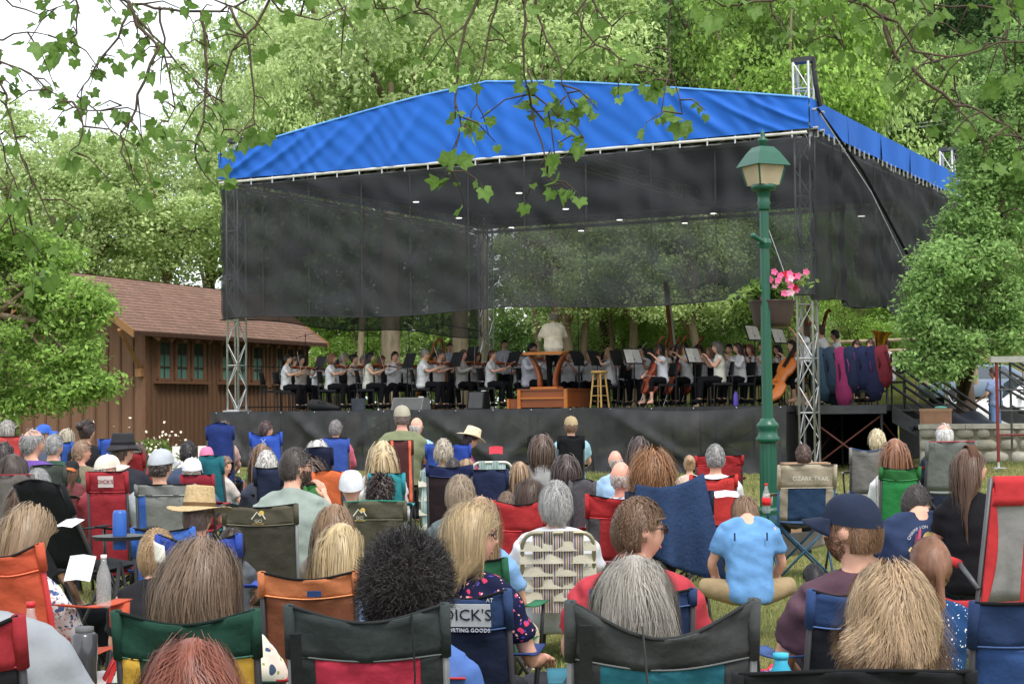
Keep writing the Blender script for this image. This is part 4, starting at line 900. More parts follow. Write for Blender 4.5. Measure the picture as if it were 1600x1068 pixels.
def tee_print(o, pose, fem, fat):
    p, T, k = joints(pose, fem, fat); rx, ry = .178*fat+.014, .113*(1+(fat-1)*1.3)+.014
    def bp(x, z, e=.008):
        e += .012
        c = T((0, 0, z)); return Vector((c.x+x, c.y-ry*math.sqrt(max(.05, 1-(x/rx)**2))-e, c.z))
    cx, cz, r = -.02, .44, .105
    def letters(txt, a0, a1, rgb, size):
        for i, ch in enumerate(txt):
            if ch == ' ': continue
            a = a0+(a1-a0)*i/(len(txt)-1); q = bp(cx+r*math.cos(a), cz+r*math.sin(a)); me = text_mesh(ch, size); me.materials.append(fabric(rgb, bump=0)); l = link('lettering', me, o)
            up = Vector((math.cos(a), 0, math.sin(a))); rt = Vector((math.sin(a), 0, -math.cos(a))); l.matrix_local = Matrix.Translation(q) @ Matrix((rt, up, rt.cross(up))).transposed().to_4x4()
    letters('CHAMPION', R(160), R(88), (230, 232, 236), .026); letters('BOIL', R(66), R(28), (230, 232, 236), .028); letters('2018', R(18), R(-12), (206, 206, 70), .018)
    def patch(pts, rgb, nm, e=.007):
        MB().add([bp(cx+x, cz+z, e) for x, z in pts], [tuple(range(len(pts)))]).build(nm, fabric(rgb, bump=0), o)
    patch([(-.07, -.05), (-.02, -.075), (.035, .045), (.03, .07), (.012, .078), (-.008, .066)], (222, 196, 120), 'print_bottle'); patch([(-.062, -.02), (-.012, -.045), (-.002, -.02), (-.05, .005)], (60, 40, 40), 'print_label', .0085); patch([(-.066, -.045), (-.018, -.068), (-.012, -.05), (-.06, -.026)], (226, 224, 230), 'print_label', .0085)
    for (x, z, q, rgb) in ((-.068, -.085, .026, (222, 196, 70)), (-.085, -.035, .018, (220, 200, 130)), (.045, .06, .022, (214, 204, 120))): patch([(x+q*(1+.25*(i % 2))*math.cos(i*PI/5), z+q*(1+.25*(i % 2))*math.sin(i*PI/5)) for i in range(10)], rgb, 'print_blossom', .009)
    for (x, z, rgb) in ((.02, .0, (200, 70, 110)), (.04, -.02, (214, 90, 130)), (-.04, .06, (200, 80, 110)), (-.06, .03, (130, 60, 90)), (.05, .02, (230, 190, 200)), (.0, -.03, (90, 40, 90))): patch([(x-.012, z-.03), (x+.004, z-.034), (x+.014, z+.03), (x, z+.034)], rgb, 'print_stroke', .0095)
# ================================================================== camp chairs
frame_dk = mat('chair_frame_dark', (.03, .03, .033), rough=.45, var=.1); frame_gr = smat('chair_frame_grey', (120, 122, 122), rough=.4, metal=.4)
def decal(par, txt, size, c, ax, ay, m, name='lettering'):
    me = text_mesh(txt, size); me.materials.append(m); o = link(name, me, par); ax, ay = Vector(ax).normalized(), Vector(ay).normalized(); n = ax.cross(ay)
    o.matrix_local = Matrix.Translation(c) @ Matrix((ax, ay, n)).transposed().to_4x4(); return o
def camp_chair(loc, rz, w, zt, sz, label, back, band=None, bandh=.16, low=None, sag=.05, piping=(24, 24, 26), frame=None, arms=True, arm_rgb=None, group='folding camp chairs', name='camp_chair', side=None, bulge=.05, cup=None, thick=.004, lean=.14):
    t = thing(name, label, 'chair', loc, rz, group); fm = frame or frame_dk; hw = w/2; yb, yt = -.20, -.20-lean
    def yz(b, a):
        z = sz+.02+(zt-sz-.02)*b; y = yb+(yt-yb)*b-bulge*math.sin(PI*a)**.8*(1-.35*b)
        return y, z-sag*math.sin(PI*a)**1.2*b**3
    bh = bandh/max(.2, zt-sz)
    def part(b0, b1, nm, rgb, a0=0., a1=1., dy=0, nv=8):
        def fn(a, b):
            aa = a0+(a1-a0)*a; bb = b0+(b1-b0)*b; y, z = yz(bb, aa); x = -hw+w*aa
            wr = .009*math.sin(x*31+bb*9+w*50)*math.sin(bb*13+x*7)+.009*math.sin((x+bb*.35)*26+zt*40)*bb**2
            return (x, y+dy+wr, z)
        return MB().sheet(fn, 18, nv, thick=thick).build(nm, rgb if isinstance(rgb, bpy.types.Material) else fabric(rgb, bump=.7, bscale=10), t, True)
    split = 1-bh if band else 1
    if side: # contrast wedges either side of the lower panel
        part(0, split, 'back_panel', back, .0, 1); part(0, split, 'side_wedge', side, .0, .16, -.003); part(0, split, 'side_wedge', side, .84, 1, -.003)
    else: part(0, split, 'back_panel', back)
    if band: part(split-.01, 1, 'top_band', band, dy=-.004, nv=5)
    if band: MB().tube([(-hw+w*i/16, yz(split, i/16)[0]-.0085, yz(split, i/16)[1]) for i in range(17)], .003, 5).build('stitching', fabric(tuple(min(255, int(q*1.25+22)) for q in band) if isinstance(band, tuple) else band, bump=0), t, True)
    MB().tube([(-hw+w*i/16, yz(1, i/16)[0]-.002, yz(1, i/16)[1]+.002) for i in range(17)], .006, 6).build('piping', fabric(piping), t, True)
    for s in (-1, 1):
        MB().tube([(s*hw, yb+.03, sz-.12), (s*hw, yb, sz), (s*hw, yt, zt-.012)], .0115, 8).build('back_post', fm, t, True)
        MB().tube([(s*hw, yb+(yt-yb)*(1-bh), sz+(zt-sz)*(1-bh)), (s*hw, yt, zt+.004)], .0185, 10).build('post_sleeve', fabric(band or back), t, True)
    seat = MB().sheet(lambda a, b: (-hw+w*a, yb+.02+(.44)*b, sz+.01-.05*math.sin(PI*a)*math.sin(PI*(b*.8+.1))+.03*b), 12, 8, thick=.004).build('seat', fabric(low or back), t, True)
    for s in (-1, 1):
        MB().tube([(s*hw, yb+.03, 0.0), (-s*hw*.96, yb+.05, sz*.98)], .0105, 7).build('leg', fm, t, True)
        MB().tube([(s*hw, .24, 0.0), (-s*hw*.96, .23, sz*.98)], .0105, 7).build('leg', fm, t, True)
        MB().tube([(s*hw, .24, 0.0), (s*hw, yb+.04, sz*.96)], .0105, 7).build('leg', fm, t, True)
        MB().tube([(s*hw, yb+.03, 0.0), (s*hw, .24, sz*.96)], .0105, 7).build('leg', fm, t, True)
        if arms:
            za = sz+.22
            MB().tube([(s*(hw+.015), .235, sz*.9), (s*(hw+.03), .25, za)], .0105, 7).build('arm_post', fm, t, True)
            MB().sheet(lambda a, b: (s*(hw+.02)+(b-.5)*.075, yb-.02+.31*a+.17*a, za+.035-.03*a-.02*math.sin(PI*a)), 8, 3, thick=.006).build('arm_rest', fabric(arm_rgb or band or back), t, True)
            if cup and s == cup: MB().lathe([(.04, -.1), (.043, 0)], 14, (s*(hw+.02), .22, za)).build('cup_holder', fabric(arm_rgb or band or back), t, True)
    return t
def decal_on(t, txt, size, dx, zz, rgb, sz, zt, w, bulge=.05, lean=.14):
    """lettering on the back of the chair (faces -y)"""
    b = (zz-sz-.02)/(zt-sz-.02); a = .5+dx/w; y = -.20-lean*b-bulge*math.sin(PI*max(.01, min(.99, a)))**.8*(1-.35*b)-.012
    return decal(t, txt, size, (dx, y, zz), (1, 0, 0), (0, -.25, 1), fabric(rgb, bump=0))
def G(x, y): return float(ground(x, y))
AUD = 'seated concert spectators'
def seat_info(px, py, D): p = at(px, py, D); return p
def chair_px(pxl, pxr, py, D, label, back, rz=0, sz=None, **k):
    """chair whose back top spans pxl..pxr at height py, back at distance D"""
    c = at((pxl+pxr)/2, py, D); g = G(c.x, c.y); w = (pxr-pxl)*D/F/max(.6, math.cos(rz)); zt = c.z-g
    lean = k.get('lean', .14); rr = .20+lean
    base = Vector((c.x, c.y, g))+Vector((-math.sin(rz), math.cos(rz), 0))*rr
    base.z = G(base.x, base.y); sz = sz or max(.14, zt-.50)
    return camp_chair(base, rz, w, zt+g-base.z, sz, label, back, **k), w, zt+g-base.z, sz
def spect(px, py, D, fem, hair, hrgb, srgb, label, pose='lap', rz=0, hh=.012, **k):
    """person whose head (with hair/hat) tops out at px,py at distance D"""
    scl = k.pop('scale', .95 if fem else 1.0); pz = k.pop('pitch', 0); yw = round(k.pop('yaw', 0)/10)*10; seed = k.pop('seed', 0)
    HM = head_matrix(pose, fem, yw, pz); top = HM @ Vector((0, 0, .118+hh)); p = at(px, py, D)
    Rz = Matrix.Rotation(rz, 3, 'Z'); off = Rz @ (top*scl); loc = Vector((p.x-off.x, p.y-off.y, p.z-off.z))
    lod = 0 if D < 6.7 else (1 if D < 12.5 else 2)
    return person(loc, rz, pose, fem, hair, hrgb, srgb, yaw=yw, pitch=pz, label=label, scale=scl, lod=k.pop('lod', lod), seed=seed, group=AUD, **k)
# ================================================================== audience, nearest first
NAVY = (34, 52, 92); RED = (196, 40, 44); BLK = (30, 31, 34)
# --- front row
def floral(base, cols, sc=26, name='floral_print', thr=.30, sc2=None):
    m = bpy.data.materials.new(name); m.use_nodes = True; N = m.node_tree.nodes; L = m.node_tree.links; b = N['Principled BSDF']; b.inputs['Roughness'].default_value = .85; b.inputs['Specular IOR Level'].default_value = .15
    tc = N.new('ShaderNodeTexCoord'); cur = None; prev = None
    nz = N.new('ShaderNodeTexNoise'); nz.inputs['Scale'].default_value = sc*.8; nz.inputs['Detail'].default_value = 2; L.new(tc.outputs['Object'], nz.inputs[0])
    va = N.new('ShaderNodeVectorMath'); va.operation = 'MULTIPLY_ADD'; va.inputs[1].default_value = (.05, .05, .05); L.new(nz.outputs['Color'], va.inputs[0]); L.new(tc.outputs['Object'], va.inputs[2])
    for k, c in enumerate(cols):
        v = N.new('ShaderNodeTexVoronoi'); v.inputs['Scale'].default_value = sc*(1+.37*k); mp = N.new('ShaderNodeMapping'); mp.inputs['Location'].default_value = (k*3.1, k*1.7, k*.9); L.new(va.outputs[0], mp.inputs[0]); L.new(mp.outputs[0], v.inputs['Vector'])
        r = N.new('ShaderNodeValToRGB'); r.color_ramp.interpolation = 'CONSTANT'; r.color_ramp.elements[0].color = (1, 1, 1, 1); r.color_ramp.elements[1].position = thr/(1+.25*k); r.color_ramp.elements[1].color = (0, 0, 0, 1); L.new(v.outputs['Distance'], r.inputs[0])
        mx = N.new('ShaderNodeMixRGB'); mx.inputs[2].default_value = (*lin(c), 1); L.new(r.outputs[0], mx.inputs[0])
        if prev is None: mx.inputs[1].default_value = (*lin(base), 1)
        else: L.new(prev, mx.inputs[1])
        prev = mx.outputs[0]
    L.new(prev, b.inputs['Base Color']); return m
FL_CREAM = floral((222, 218, 200), [(66, 84, 108), (226, 160, 130), (150, 164, 92)], 15, 'cream_floral', .22)
FL_NAVY = floral((24, 28, 56), [(200, 60, 96), (90, 70, 170), (236, 170, 170)], 22, 'navy_floral', .26)
FL_BLUE = floral((214, 216, 214), [(70, 92, 140), (120, 140, 150), (190, 120, 110)], 30, 'blue_floral', .36)
DOTS = floral((30, 62, 104), [(235, 240, 245)], 42, 'polka_dots', .18)
PLAID = floral((225, 222, 226), [(70, 74, 110)], 60, 'check_print', .42)
CAMO = floral((148, 142, 120), [(90, 88, 72), (190, 184, 165)], 40, 'camouflage', .45)
TWEED = fabric((92, 92, 98), nscale=120, var=.35)
spect(1392, 876, 4.5, True, 'shaggy', (196, 160, 112), (224, 224, 224), 'woman with tousled blonde hair and white tee at the very front', hh=.022, yaw=0, scale=.98, fat=1.3)
c, w_, zt_, sz_ = chair_px(1155, 1515, 1052, 4.15, 'black and red chair back cut by the bottom edge under the blonde woman', (150, 34, 38), band=BLK, bandh=.06, sag=-.01)
spect(300, 992, 4.2, True, 'wavy', (150, 74, 44), (70, 70, 78), 'person with coppery red hair at the bottom edge', hh=.02)
spect(-80, 770, 4.5, False, 'short', (120, 104, 92), (150, 156, 162), 'person in grey tee at the bottom-left corner, head cut off by the frame', fat=1.6, scale=1.1, pose='rest', lod=1)
chair_px(-170, 28, 965, 4.3, 'dark red and black chair at the bottom-left corner', (34, 34, 38), band=(156, 32, 44), bandh=.13, cup=1, arm_rgb=(40, 90, 200))
spect(990, 866, 5.0, True, 'wavy', (176, 168, 154), (60, 62, 70), 'woman with wavy silver-grey hair in the charcoal and teal chair', hh=.014, seed=2, scale=.84, fat=1.2)
c, w_, zt_, sz_ = chair_px(892, 1178, 940, 4.75, 'charcoal chair with teal mesh panel at the front', (30, 112, 128), band=(70, 74, 74), bandh=.165, side=(62, 65, 66), sag=.10, piping=(50, 52, 52), frame=frame_gr, arms=True, arm_rgb=(40, 110, 128))
for dx in (-.215,): MB().box((dx, -.325, zt_-.26), (.036, .012, .42), (.25, 0, 0)).build('carry_strap', fabric((40, 42, 42)), c)
MB().tube([(-.06, -.385, zt_-.06), (-.05, -.40, zt_-.2), (-.03, -.37, zt_-.36)], .012, 6, flat=.25).build('hanging_strap', fabric((78, 80, 78)), c)
spect(634, 838, 5.5, True, 'afro', (38, 30, 28), (74, 116, 190), 'woman with black curly afro and blue tee', hh=.052, skn='brown', scale=1.0, rz=-.08, fat=1.25, pose='rest')
c, w_, zt_, sz_ = chair_px(452, 694, 946, 5.25, 'charcoal chair with red mesh panel in front of the afro-haired woman', (186, 34, 66), band=(58, 66, 66), bandh=.16, side=(48, 54, 54), sag=.05, piping=(40, 44, 44), frame=frame_gr, cup=1, arm_rgb=(206, 50, 48))
MB().box((-.215, -.33, zt_-.27), (.034, .012, .4), (.25, 0, 0)).build('carry_strap', fabric((36, 40, 40)), c); MB().tube([(.14, -.385, zt_-.02), (.15, -.40, zt_-.2), (.14, -.36, zt_-.42)], .012, 6, flat=.25).build('hanging_strap', fabric((44, 46, 46)), c)
spect(312, 835, 5.7, True, 'wavy', (140, 112, 86), (220, 216, 198), 'woman with long greying brown hair and cream floral blouse', hh=.02, shirt_m=FL_CREAM, sleeve='long', seed=4, fat=1.5, scale=1.0, pose='rest')
c, w_, zt_, sz_ = chair_px(182, 398, 955, 5.4, 'dark green chair with yellow side wedges', (34, 78, 62), band=(34, 74, 60), bandh=.15, side=(218, 172, 40), sag=.04, piping=(20, 36, 30))
MB().box((-.02, -.385, zt_-.12), (.022, .012, .12), (.2, 0, 0)).build('strap_loop', fabric((26, 34, 32)), c)
spect(736, 782, 6.5, True, 'bob', (196, 166, 112), (30, 32, 60), 'blonde bobbed woman with glasses in navy floral top', yaw=-70, hh=.02, shirt_m=FL_NAVY, gl='clear', face=True, rz=-.12, seed=1, pose='rest')
c, w_, zt_, sz_ = chair_px(672, 792, 922, 6.15, 'navy chair with white sports-shop print under the bobbed woman', (28, 38, 62), band=(44, 68, 110), bandh=.14, rz=-.15, sag=.03, arm_rgb=(40, 64, 120))
pm_ = MB().box((-.0, -.372, zt_-.085), (.17, .003, .085), (.25, 0, 0)).build('print_patch', fabric((196, 204, 206), bump=0), c)
decal(c, "DICK'S", .06, (0, -.3755, zt_-.085), (1, 0, 0), (0, -.25, 1), fabric((30, 44, 60), bump=0)); decal(c, 'SEASON STARTS AT', .021, (0, -.364, zt_-.032), (1, 0, 0), (0, -.25, 1), fabric((215, 220, 222), bump=0)); decal(c, 'SPORTING GOODS', .02, (0, -.392, zt_-.136), (1, 0, 0), (0, -.25, 1), fabric((215, 220, 222), bump=0))
spect(998, 773, 6.9, False, 'short', (122, 88, 58), (186, 48, 62), 'young man in red tee turning aside in dark glasses', yaw=-70, hh=.014, gl='dark', face=True, fat=1.2, rz=-.05, scale=1.06)
chair_px(928, 1082, 922, 6.6, 'low navy chair under the man in red tee', (34, 50, 84), band=(44, 66, 108), bandh=.06, sag=.02)
spect(1330, 768, 6.3, False, 'crop', (142, 100, 62), (88, 62, 74), 'bearded man in navy cap and plum tee', yaw=50, hh=.012, hatk=('cap', (34, 44, 66)), face=True, beard=True, fat=1.08, rz=.1, scale=1.06, pants=(40, 40, 44), plen='short')
chair_px(1268, 1350, 922, 6.0, 'navy and black chair under the man in the navy cap', (26, 28, 36), band=(46, 74, 124), bandh=.13, rz=.15, sag=.02, arm_rgb=(56, 86, 140))
spect(1452, 838, 6.4, True, 'pony', (160, 106, 70), (34, 70, 116), 'auburn girl with ponytail and navy polka-dot top', hh=.014, shirt_m=DOTS, sleeve='none', scale=.84, yaw=10, seed=3, pose='rest')
chair_px(1524, 1640, 942, 4.9, 'navy chair standing empty at the right edge', (42, 76, 132), band=(36, 58, 98), bandh=.13, sag=.0)
# --- second row
spect(535, 815, 7.6, True, 'long', (206, 178, 120), (120, 164, 214), 'blonde girl with white sunglasses pushed up on her hair', yaw=-30, pitch=8, hh=.016, gl='up', scale=.9)
c, w_, zt_, sz_ = chair_px(409, 555, 894, 7.3, 'rust orange chair with small blue badge', (122, 72, 46), band=(196, 116, 64), bandh=.10, sag=.03, frame=None)
MB().box((.03, -.395, zt_-.085), (.06, .004, .026), (.2, 0, 0)).build('badge', fabric((40, 70, 120), bump=0), c)
spect(522, 786, 9.2, True, 'long', (158, 122, 84), (120, 110, 100), 'girl with long straight light brown hair behind the sunglasses girl', hh=.014, seed=2, scale=.9)
spect(55, 787, 6.9, True, 'bob', (164, 134, 96), (215, 218, 216), 'blonde-brown woman in blue floral blouse reading a programme', yaw=-20, pitch=18, hh=.02, shirt_m=FL_BLUE, pose='tray', rz=-.35, pants=(225, 225, 225), plen='cap', seed=5)
chair_px(-45, 66, 850, 6.6, 'orange-red camp chair in the left foreground', (206, 82, 44), band=(200, 80, 44), bandh=.1, rz=-.3, frame=smat('red_frame', (170, 40, 40), rough=.4), cup=1, low=(206, 84, 46), piping=(40, 34, 34))
spect(246, 824, 8.2, False, 'tousled', (186, 148, 96), (34, 34, 38), 'blond boy in black tee sitting low', hh=.02, pose='fwd', yaw=-10, scale=.88, sleeve='short')
chair_px(248, 372, 836, 7.9, 'royal blue chair with a white tissue on its corner', (38, 70, 160), sag=.04, band=(40, 74, 170), bandh=.1)
b = at(250, 862, 7.62); tag(MB().sheet(lambda a, b_: (b.x-.03+.055*a+.01*b_, b.y-.03*math.sin(a*2), b.z+.05-.09*b_-.02*a), 6, 6, thick=.002).build('tissue', fabric((222, 224, 208)), None, True), 'white paper tissue tucked on the royal blue chair', 'tissue')
spect(313, 757, 10.0, False, 'short', (140, 110, 90), (108, 146, 190), 'person in woven straw hat and denim shirt', hatk=('straw', (206, 178, 128), (110, 84, 52)), hh=.062, pitch=5, sleeve='long', yaw=-20)
chair_px(208, 300, 825, 9.6, 'bright blue chair beside the straw-hatted person', (44, 104, 196), sag=.02)
spect(362, 824, 9.4, True, 'bob', (70, 56, 48), (90, 96, 104), 'small dark-haired child beside the denim shirt', scale=.62, hh=.015)
spect(868, 750, 10.3, False, 'tousled', (176, 176, 172), (214, 216, 222), 'grey-haired person in white tee on the webbed lawn chair', hh=.018, fat=1.15)
spect(750, 774, 9.4, True, 'long', (176, 140, 96), (120, 168, 220), 'light brown-haired girl in sky blue tee behind the bobbed woman', hh=.014, seed=3, scale=.97, pants=(214, 200, 170), rz=-.3)
chair_px(740, 788, 872, 8.6, 'dark green chair holding the girl in sky blue tee', (44, 104, 72), sag=.01, arm_rgb=(40, 110, 74), rz=-.3)
spect(719, 742, 11.6, False, 'tousled', (172, 148, 118), (96, 110, 112), 'sandy grey-haired man behind the bobbed woman', hh=.014)
spect(828, 746, 12.0, True, 'long', (84, 60, 44), (52, 66, 74), 'brown-haired woman leaning sideways over the red and grey chair', pose='lap', hh=.014, yaw=20, rz=.2, seed=1)
chair_px(772, 852, 782, 11.2, 'red camp chair with grey lower band next to the webbed chair', (186, 36, 44), band=(196, 40, 46), bandh=.2, sag=.03, low=(110, 106, 112))
spect(792, 768, 12.4, True, 'tousled', (140, 112, 88), (60, 70, 76), 'child with short brown hair leaning by the brown-haired woman', hh=.014, scale=.7)
spect(970, 720, 12.6, False, 'bald', (190, 180, 170), (210, 206, 214), 'bald man in checked shirt in the red and grey chair', hh=0, shirt_m=PLAID, skn='pink')
chair_px(918, 1038, 772, 12.2, 'red chair with grey wedges under the bald man', (200, 46, 54), band=(196, 36, 44), bandh=.17, side=(96, 92, 98), sag=.04)
spect(1018, 698, 12.0, True, 'curly', (170, 112, 56), (38, 38, 44), 'woman with big ginger curls behind a blanket-draped chair', hh=.035, scale=.98)
t = thing('draped_blanket', 'navy fleece blanket hanging over the ginger woman\'s chair', 'blanket', at(1050, 755, 11.5))
tp = at(1050, 755, 11.5)
MB().sheet(lambda a, b_: (-.25+.46*a+.12*b_*a, -.03-.05*math.sin(a*PI)-.16*b_*(.5+.5*a)-.06*math.sin(a*15+b_*1.5+math.sin(a*4))*b_, .0+.07*a-.05*math.sin(a*PI)-(.42+.32*a)*b_*.95), 50, 18, thick=.008).build('blanket', fabric((36, 58, 92), bump=.5, bscale=40), t, True)
chair_px(980, 1112, 768, 11.75, 'chair hidden under the navy blanket', (40, 50, 70), sag=.03)
spect(885, 708, 13.4, True, 'bob', (78, 62, 58), (66, 70, 78), 'woman with dark bob and charcoal sweater', hh=.018, sleeve='long')
chair_px(892, 928, 752, 12.6, 'grey tweed chair next to the grey-haired person', TWEED, sag=-.02, arms=False)
spect(1117, 692, 15.2, False, 'short', (140, 138, 138), (226, 226, 228), 'grey-haired man in white shirt in the tall red chair', hh=.014, sleeve='short', rz=.05)
chair_px(1080, 1150, 742, 14.4, 'tall plain red camp chair behind the boy in blue', (204, 44, 42), sag=.04, bandh=.1, sz=.3, low=(206, 44, 42))
chair_px(1088, 1160, 712, 18.5, 'red camp chair facing away nearer the stage', (190, 36, 46), sag=.0, band=(184, 34, 44), bandh=.1)
spect(1077, 710, 16.5, True, 'bun', (196, 150, 104), (214, 190, 170), 'fair child with a messy bun', hh=.016, scale=.68)
# boy on the grass
spect(1162, 776, 11.2, False, 'tousled', (150, 112, 76), (96, 156, 214), 'boy in light blue tee sitting cross-legged on the grass', pose='slouch', pitch=25, hh=.014, pants=(164, 142, 104), scale=.86, shoes=(60, 60, 70))
# khaki chair with boy
spect(1255, 692, 16.6, False, 'short', (86, 60, 48), (80, 80, 86), 'short-haired boy in the khaki and navy chair', hh=.014, scale=.9)
c, w_, zt_, sz_ = chair_px(1218, 1305, 727, 14.6, 'big khaki chair with navy panel beside the lamp post', (44, 72, 108), band=(170, 158, 136), bandh=.20, side=(166, 154, 134), sag=-.01, frame=smat('blue_frame', (44, 84, 112), rough=.4), arm_rgb=(170, 162, 148), piping=(90, 84, 74), cup=-1)
decal(c, 'OZARK TRAIL', .05, (.02, -.385, zt_-.11), (1, 0, -.02), (0, -.25, 1), fabric((226, 222, 210), bump=0))
MB().sheet(lambda a, b_: (-.30+.62*a, .24+.05*math.sin(a*PI), .34-.26*b_*(1-.55*a)+.05*a), 14, 6, thick=.004).build('front_skirt', fabric((178, 168, 158)), c, True)
p = at(1258, 722, 18.5); t = thing('cardboard_carton', 'tan cardboard carton standing behind the khaki chair', 'box', (p.x, p.y, G(p.x, p.y)))
MB().box((0, 0, .42), (.5, .3, .84)).build('box', smat('cardboard', (160, 130, 104)), t); MB().box((0, -.152, .78), (.5, .004, .09)).build('flap', smat('cardboard', (170, 140, 112)), t)
# right side
spect(1398, 684, 13.8, True, 'long', (158, 100, 62), (222, 222, 226), 'auburn-haired woman in white top in the green chair', hh=.014, sleeve='long', seed=2, yaw=0)
chair_px(1377, 1436, 730, 13.2, 'bright green chair under the auburn-haired woman', (36, 132, 66), band=(44, 110, 56), bandh=.09, sag=.02, sz=.3)
spect(1370, 669, 19.0, True, 'tousled', (226, 206, 158), (150, 150, 156), 'woman with short pale blonde hair in the grey chair', hh=.02)
chair_px(1330, 1382, 700, 17.6, 'plain grey chair with navy edge under the pale blonde woman', (128, 126, 124), sag=.03, piping=(60, 90, 130), rz=-.1)
spect(1475, 661, 17.5, False, 'balding', (216, 214, 212), (40, 48, 70), 'white-haired man in navy in the grey chair with red trim', hh=.006, skn='pink', sleeve='long')
chair_px(1449, 1524, 690, 16.4, 'grey chair with red piping under the white-haired man', (112, 118, 114), sag=.0, piping=(170, 40, 60), frame=frame_dk, arm_rgb=(170, 40, 56))
spect(1512, 699, 10.2, True, 'long', (120, 88, 66), (28, 28, 32), 'woman in black top and brown headband looking aside', yaw=-70, pitch=-6, hh=.014, face=True, pose='up', band=(96, 66, 50), rz=-.25, sleeve='short', seed=1, plen='short', pants=(60, 76, 70))
spect(1432, 755, 10.6, False, 'short', (76, 68, 64), (42, 58, 92), 'bearded man in navy print tee sitting low on the grass', yaw=-50, hh=.014, face=True, beard=True, pose='slouch', fat=1.25, rz=.05, tee=True)
spect(1268, 880, 8.6, False, 'short', (40, 36, 40), (50, 50, 60), 'dark-haired child bending over the quilt', pose='fwd', scale=.6, hh=.014, pitch=25, rz=.2)
# --- left side, middle rows
spect(20, 708, 12.4, True, 'long', (84, 70, 62), (108, 116, 124), 'woman with long brown hair and grey hoodie', hh=.014, sleeve='long', fat=1.1)
chair_px(-30, 50, 742, 12.0, 'taupe chair with maroon trim at the left edge', (112, 106, 104), sag=.0, piping=(150, 44, 60))
spect(60, 732, 12.2, False, 'tousled', (166, 166, 166), (90, 96, 100), 'person with short grey hair low behind the recliner', hh=.014, scale=.9)
spect(40, 754, 9.8, True, 'bob', (112, 84, 62), (64, 66, 72), 'woman with thick brown hair on the black recliner', hh=.02, rz=-.5, fat=1.1)
chair_px(18, 102, 758, 9.4, 'black padded recliner with lighter frame', (34, 36, 40), sag=-.03, lean=.3, rz=-.5, frame=mat('recliner_frame', (.03, .03, .03), rough=.3), piping=(20, 20, 22))
chair_px(50, 100, 728, 13.6, 'dark green-grey chair behind the purple shirt', (72, 80, 74), sag=-.01)
spect(52, 668, 16.0, False, 'balding', (150, 148, 150), (104, 70, 160), 'heavy man in purple shirt with greying hair', yaw=-40, hh=.008, fat=1.4, scale=1.12, face=True, rz=-.3, pose='rest')
spect(85, 677, 17.4, False, 'short', (150, 150, 150), (52, 84, 70), 'grey-haired man in dark green shirt beside the purple shirt', yaw=-40, hh=.012)
spect(12, 656, 22.0, False, 'tousled', (170, 164, 158), (90, 90, 140), 'grey curly-haired spectator in the far-left red chair', yaw=-40, hh=.014, face=True)
chair_px(-6, 32, 682, 20.6, 'coral red chair at the far left', (206, 66, 66), sag=.0)
spect(4, 690, 16.5, True, 'bob', (60, 48, 46), (40, 52, 90), 'dark-haired spectator cut by the left edge', hh=.014, yaw=-30)
spect(68, 662, 21.5, False, 'short', (110, 90, 76), (88, 98, 120), 'man in royal blue cap at the left', hatk=('cap', (40, 96, 196)), yaw=-60, hh=.012, face=True)
spect(103, 669, 21.0, True, 'bob', (178, 166, 140), (150, 120, 140), 'ash-blonde woman resting her chin in the blue chair', yaw=-30, hh=.016, pose='chin')
chair_px(94, 112, 690, 20.0, 'blue chair behind the ash-blonde woman', (44, 92, 190), sag=.01)
spect(136, 655, 19.8, True, 'bun', (66, 52, 50), (36, 36, 40), 'dark-haired woman with low bun in black tee', yaw=-30, hh=.014, scale=1.04)
chair_px(155, 172, 686, 18.8, 'narrow royal blue chair beside the woman in black', (44, 84, 180), sag=.0)
spect(128, 687, 18.0, False, 'crop', (160, 124, 94), (128, 120, 98), 'man with buzz cut in olive tee', yaw=-60, hh=.008, face=True, skn='pink')
spect(112, 718, 15.6, True, 'long', (120, 88, 66), (120, 60, 64), 'girl in black cap with orange patch', hatk=('capback', (40, 42, 44), (206, 112, 50)), hh=.012, scale=.74, yaw=-20)
spect(168, 709, 13.9, False, 'bald', (190, 180, 170), (158, 56, 66), 'man in cream cap and red shirt', hatk=('cap', (222, 212, 194)), yaw=-60, hh=.012, face=True, skn='pink', scale=1.0)
c, w_, zt_, sz_ = chair_px(137, 197, 737, 13.4, 'dark red chair with white shop print', (158, 34, 46), sag=.0, band=(162, 36, 48), bandh=.16, sz=.22)
MB().box((0, -.385, zt_-.075), (.12, .004, .09), (.2, 0, 0)).build('print_patch', fabric((222, 206, 204), bump=0), c); decal(c, "DICK'S", .042, (0, -.391, zt_-.075), (1, 0, 0), (0, -.25, 1), fabric((158, 34, 46), bump=0))
spect(192, 673, 15.4, False, 'short', (100, 80, 66), (44, 46, 56), 'man in black fedora and dark jacket', hatk=('fedora', (54, 54, 58), (30, 30, 32)), yaw=-50, hh=.055, sleeve='long', fat=1.12, face=True, scale=1.04)
spect(214, 691, 19.5, True, 'bob', (96, 72, 60), (150, 60, 60), 'brown-haired spectator in the dark red chair behind the fedora', hh=.014)
chair_px(200, 224, 707, 18.4, 'small dark red chair behind the fedora', (146, 34, 40), sag=.01)
spect(252, 700, 13.5, False, 'crop', (70, 56, 50), (166, 176, 180), 'man in pale grey cap and grey tee', hatk=('cap', (176, 182, 190)), yaw=-30, hh=.012, fat=1.15, scale=1.06)
c, w_, zt_, sz_ = chair_px(213, 303, 757, 12.8, 'grey chair with blue sides under the pale grey cap', (126, 128, 124), side=(44, 96, 180), sag=.0, sz=.2, band=(128, 130, 128), bandh=.08)
spect(294, 687, 17.5, False, 'short', (40, 36, 38), (70, 84, 110), 'man with short black hair near the white bench', hh=.014, skn='tan')
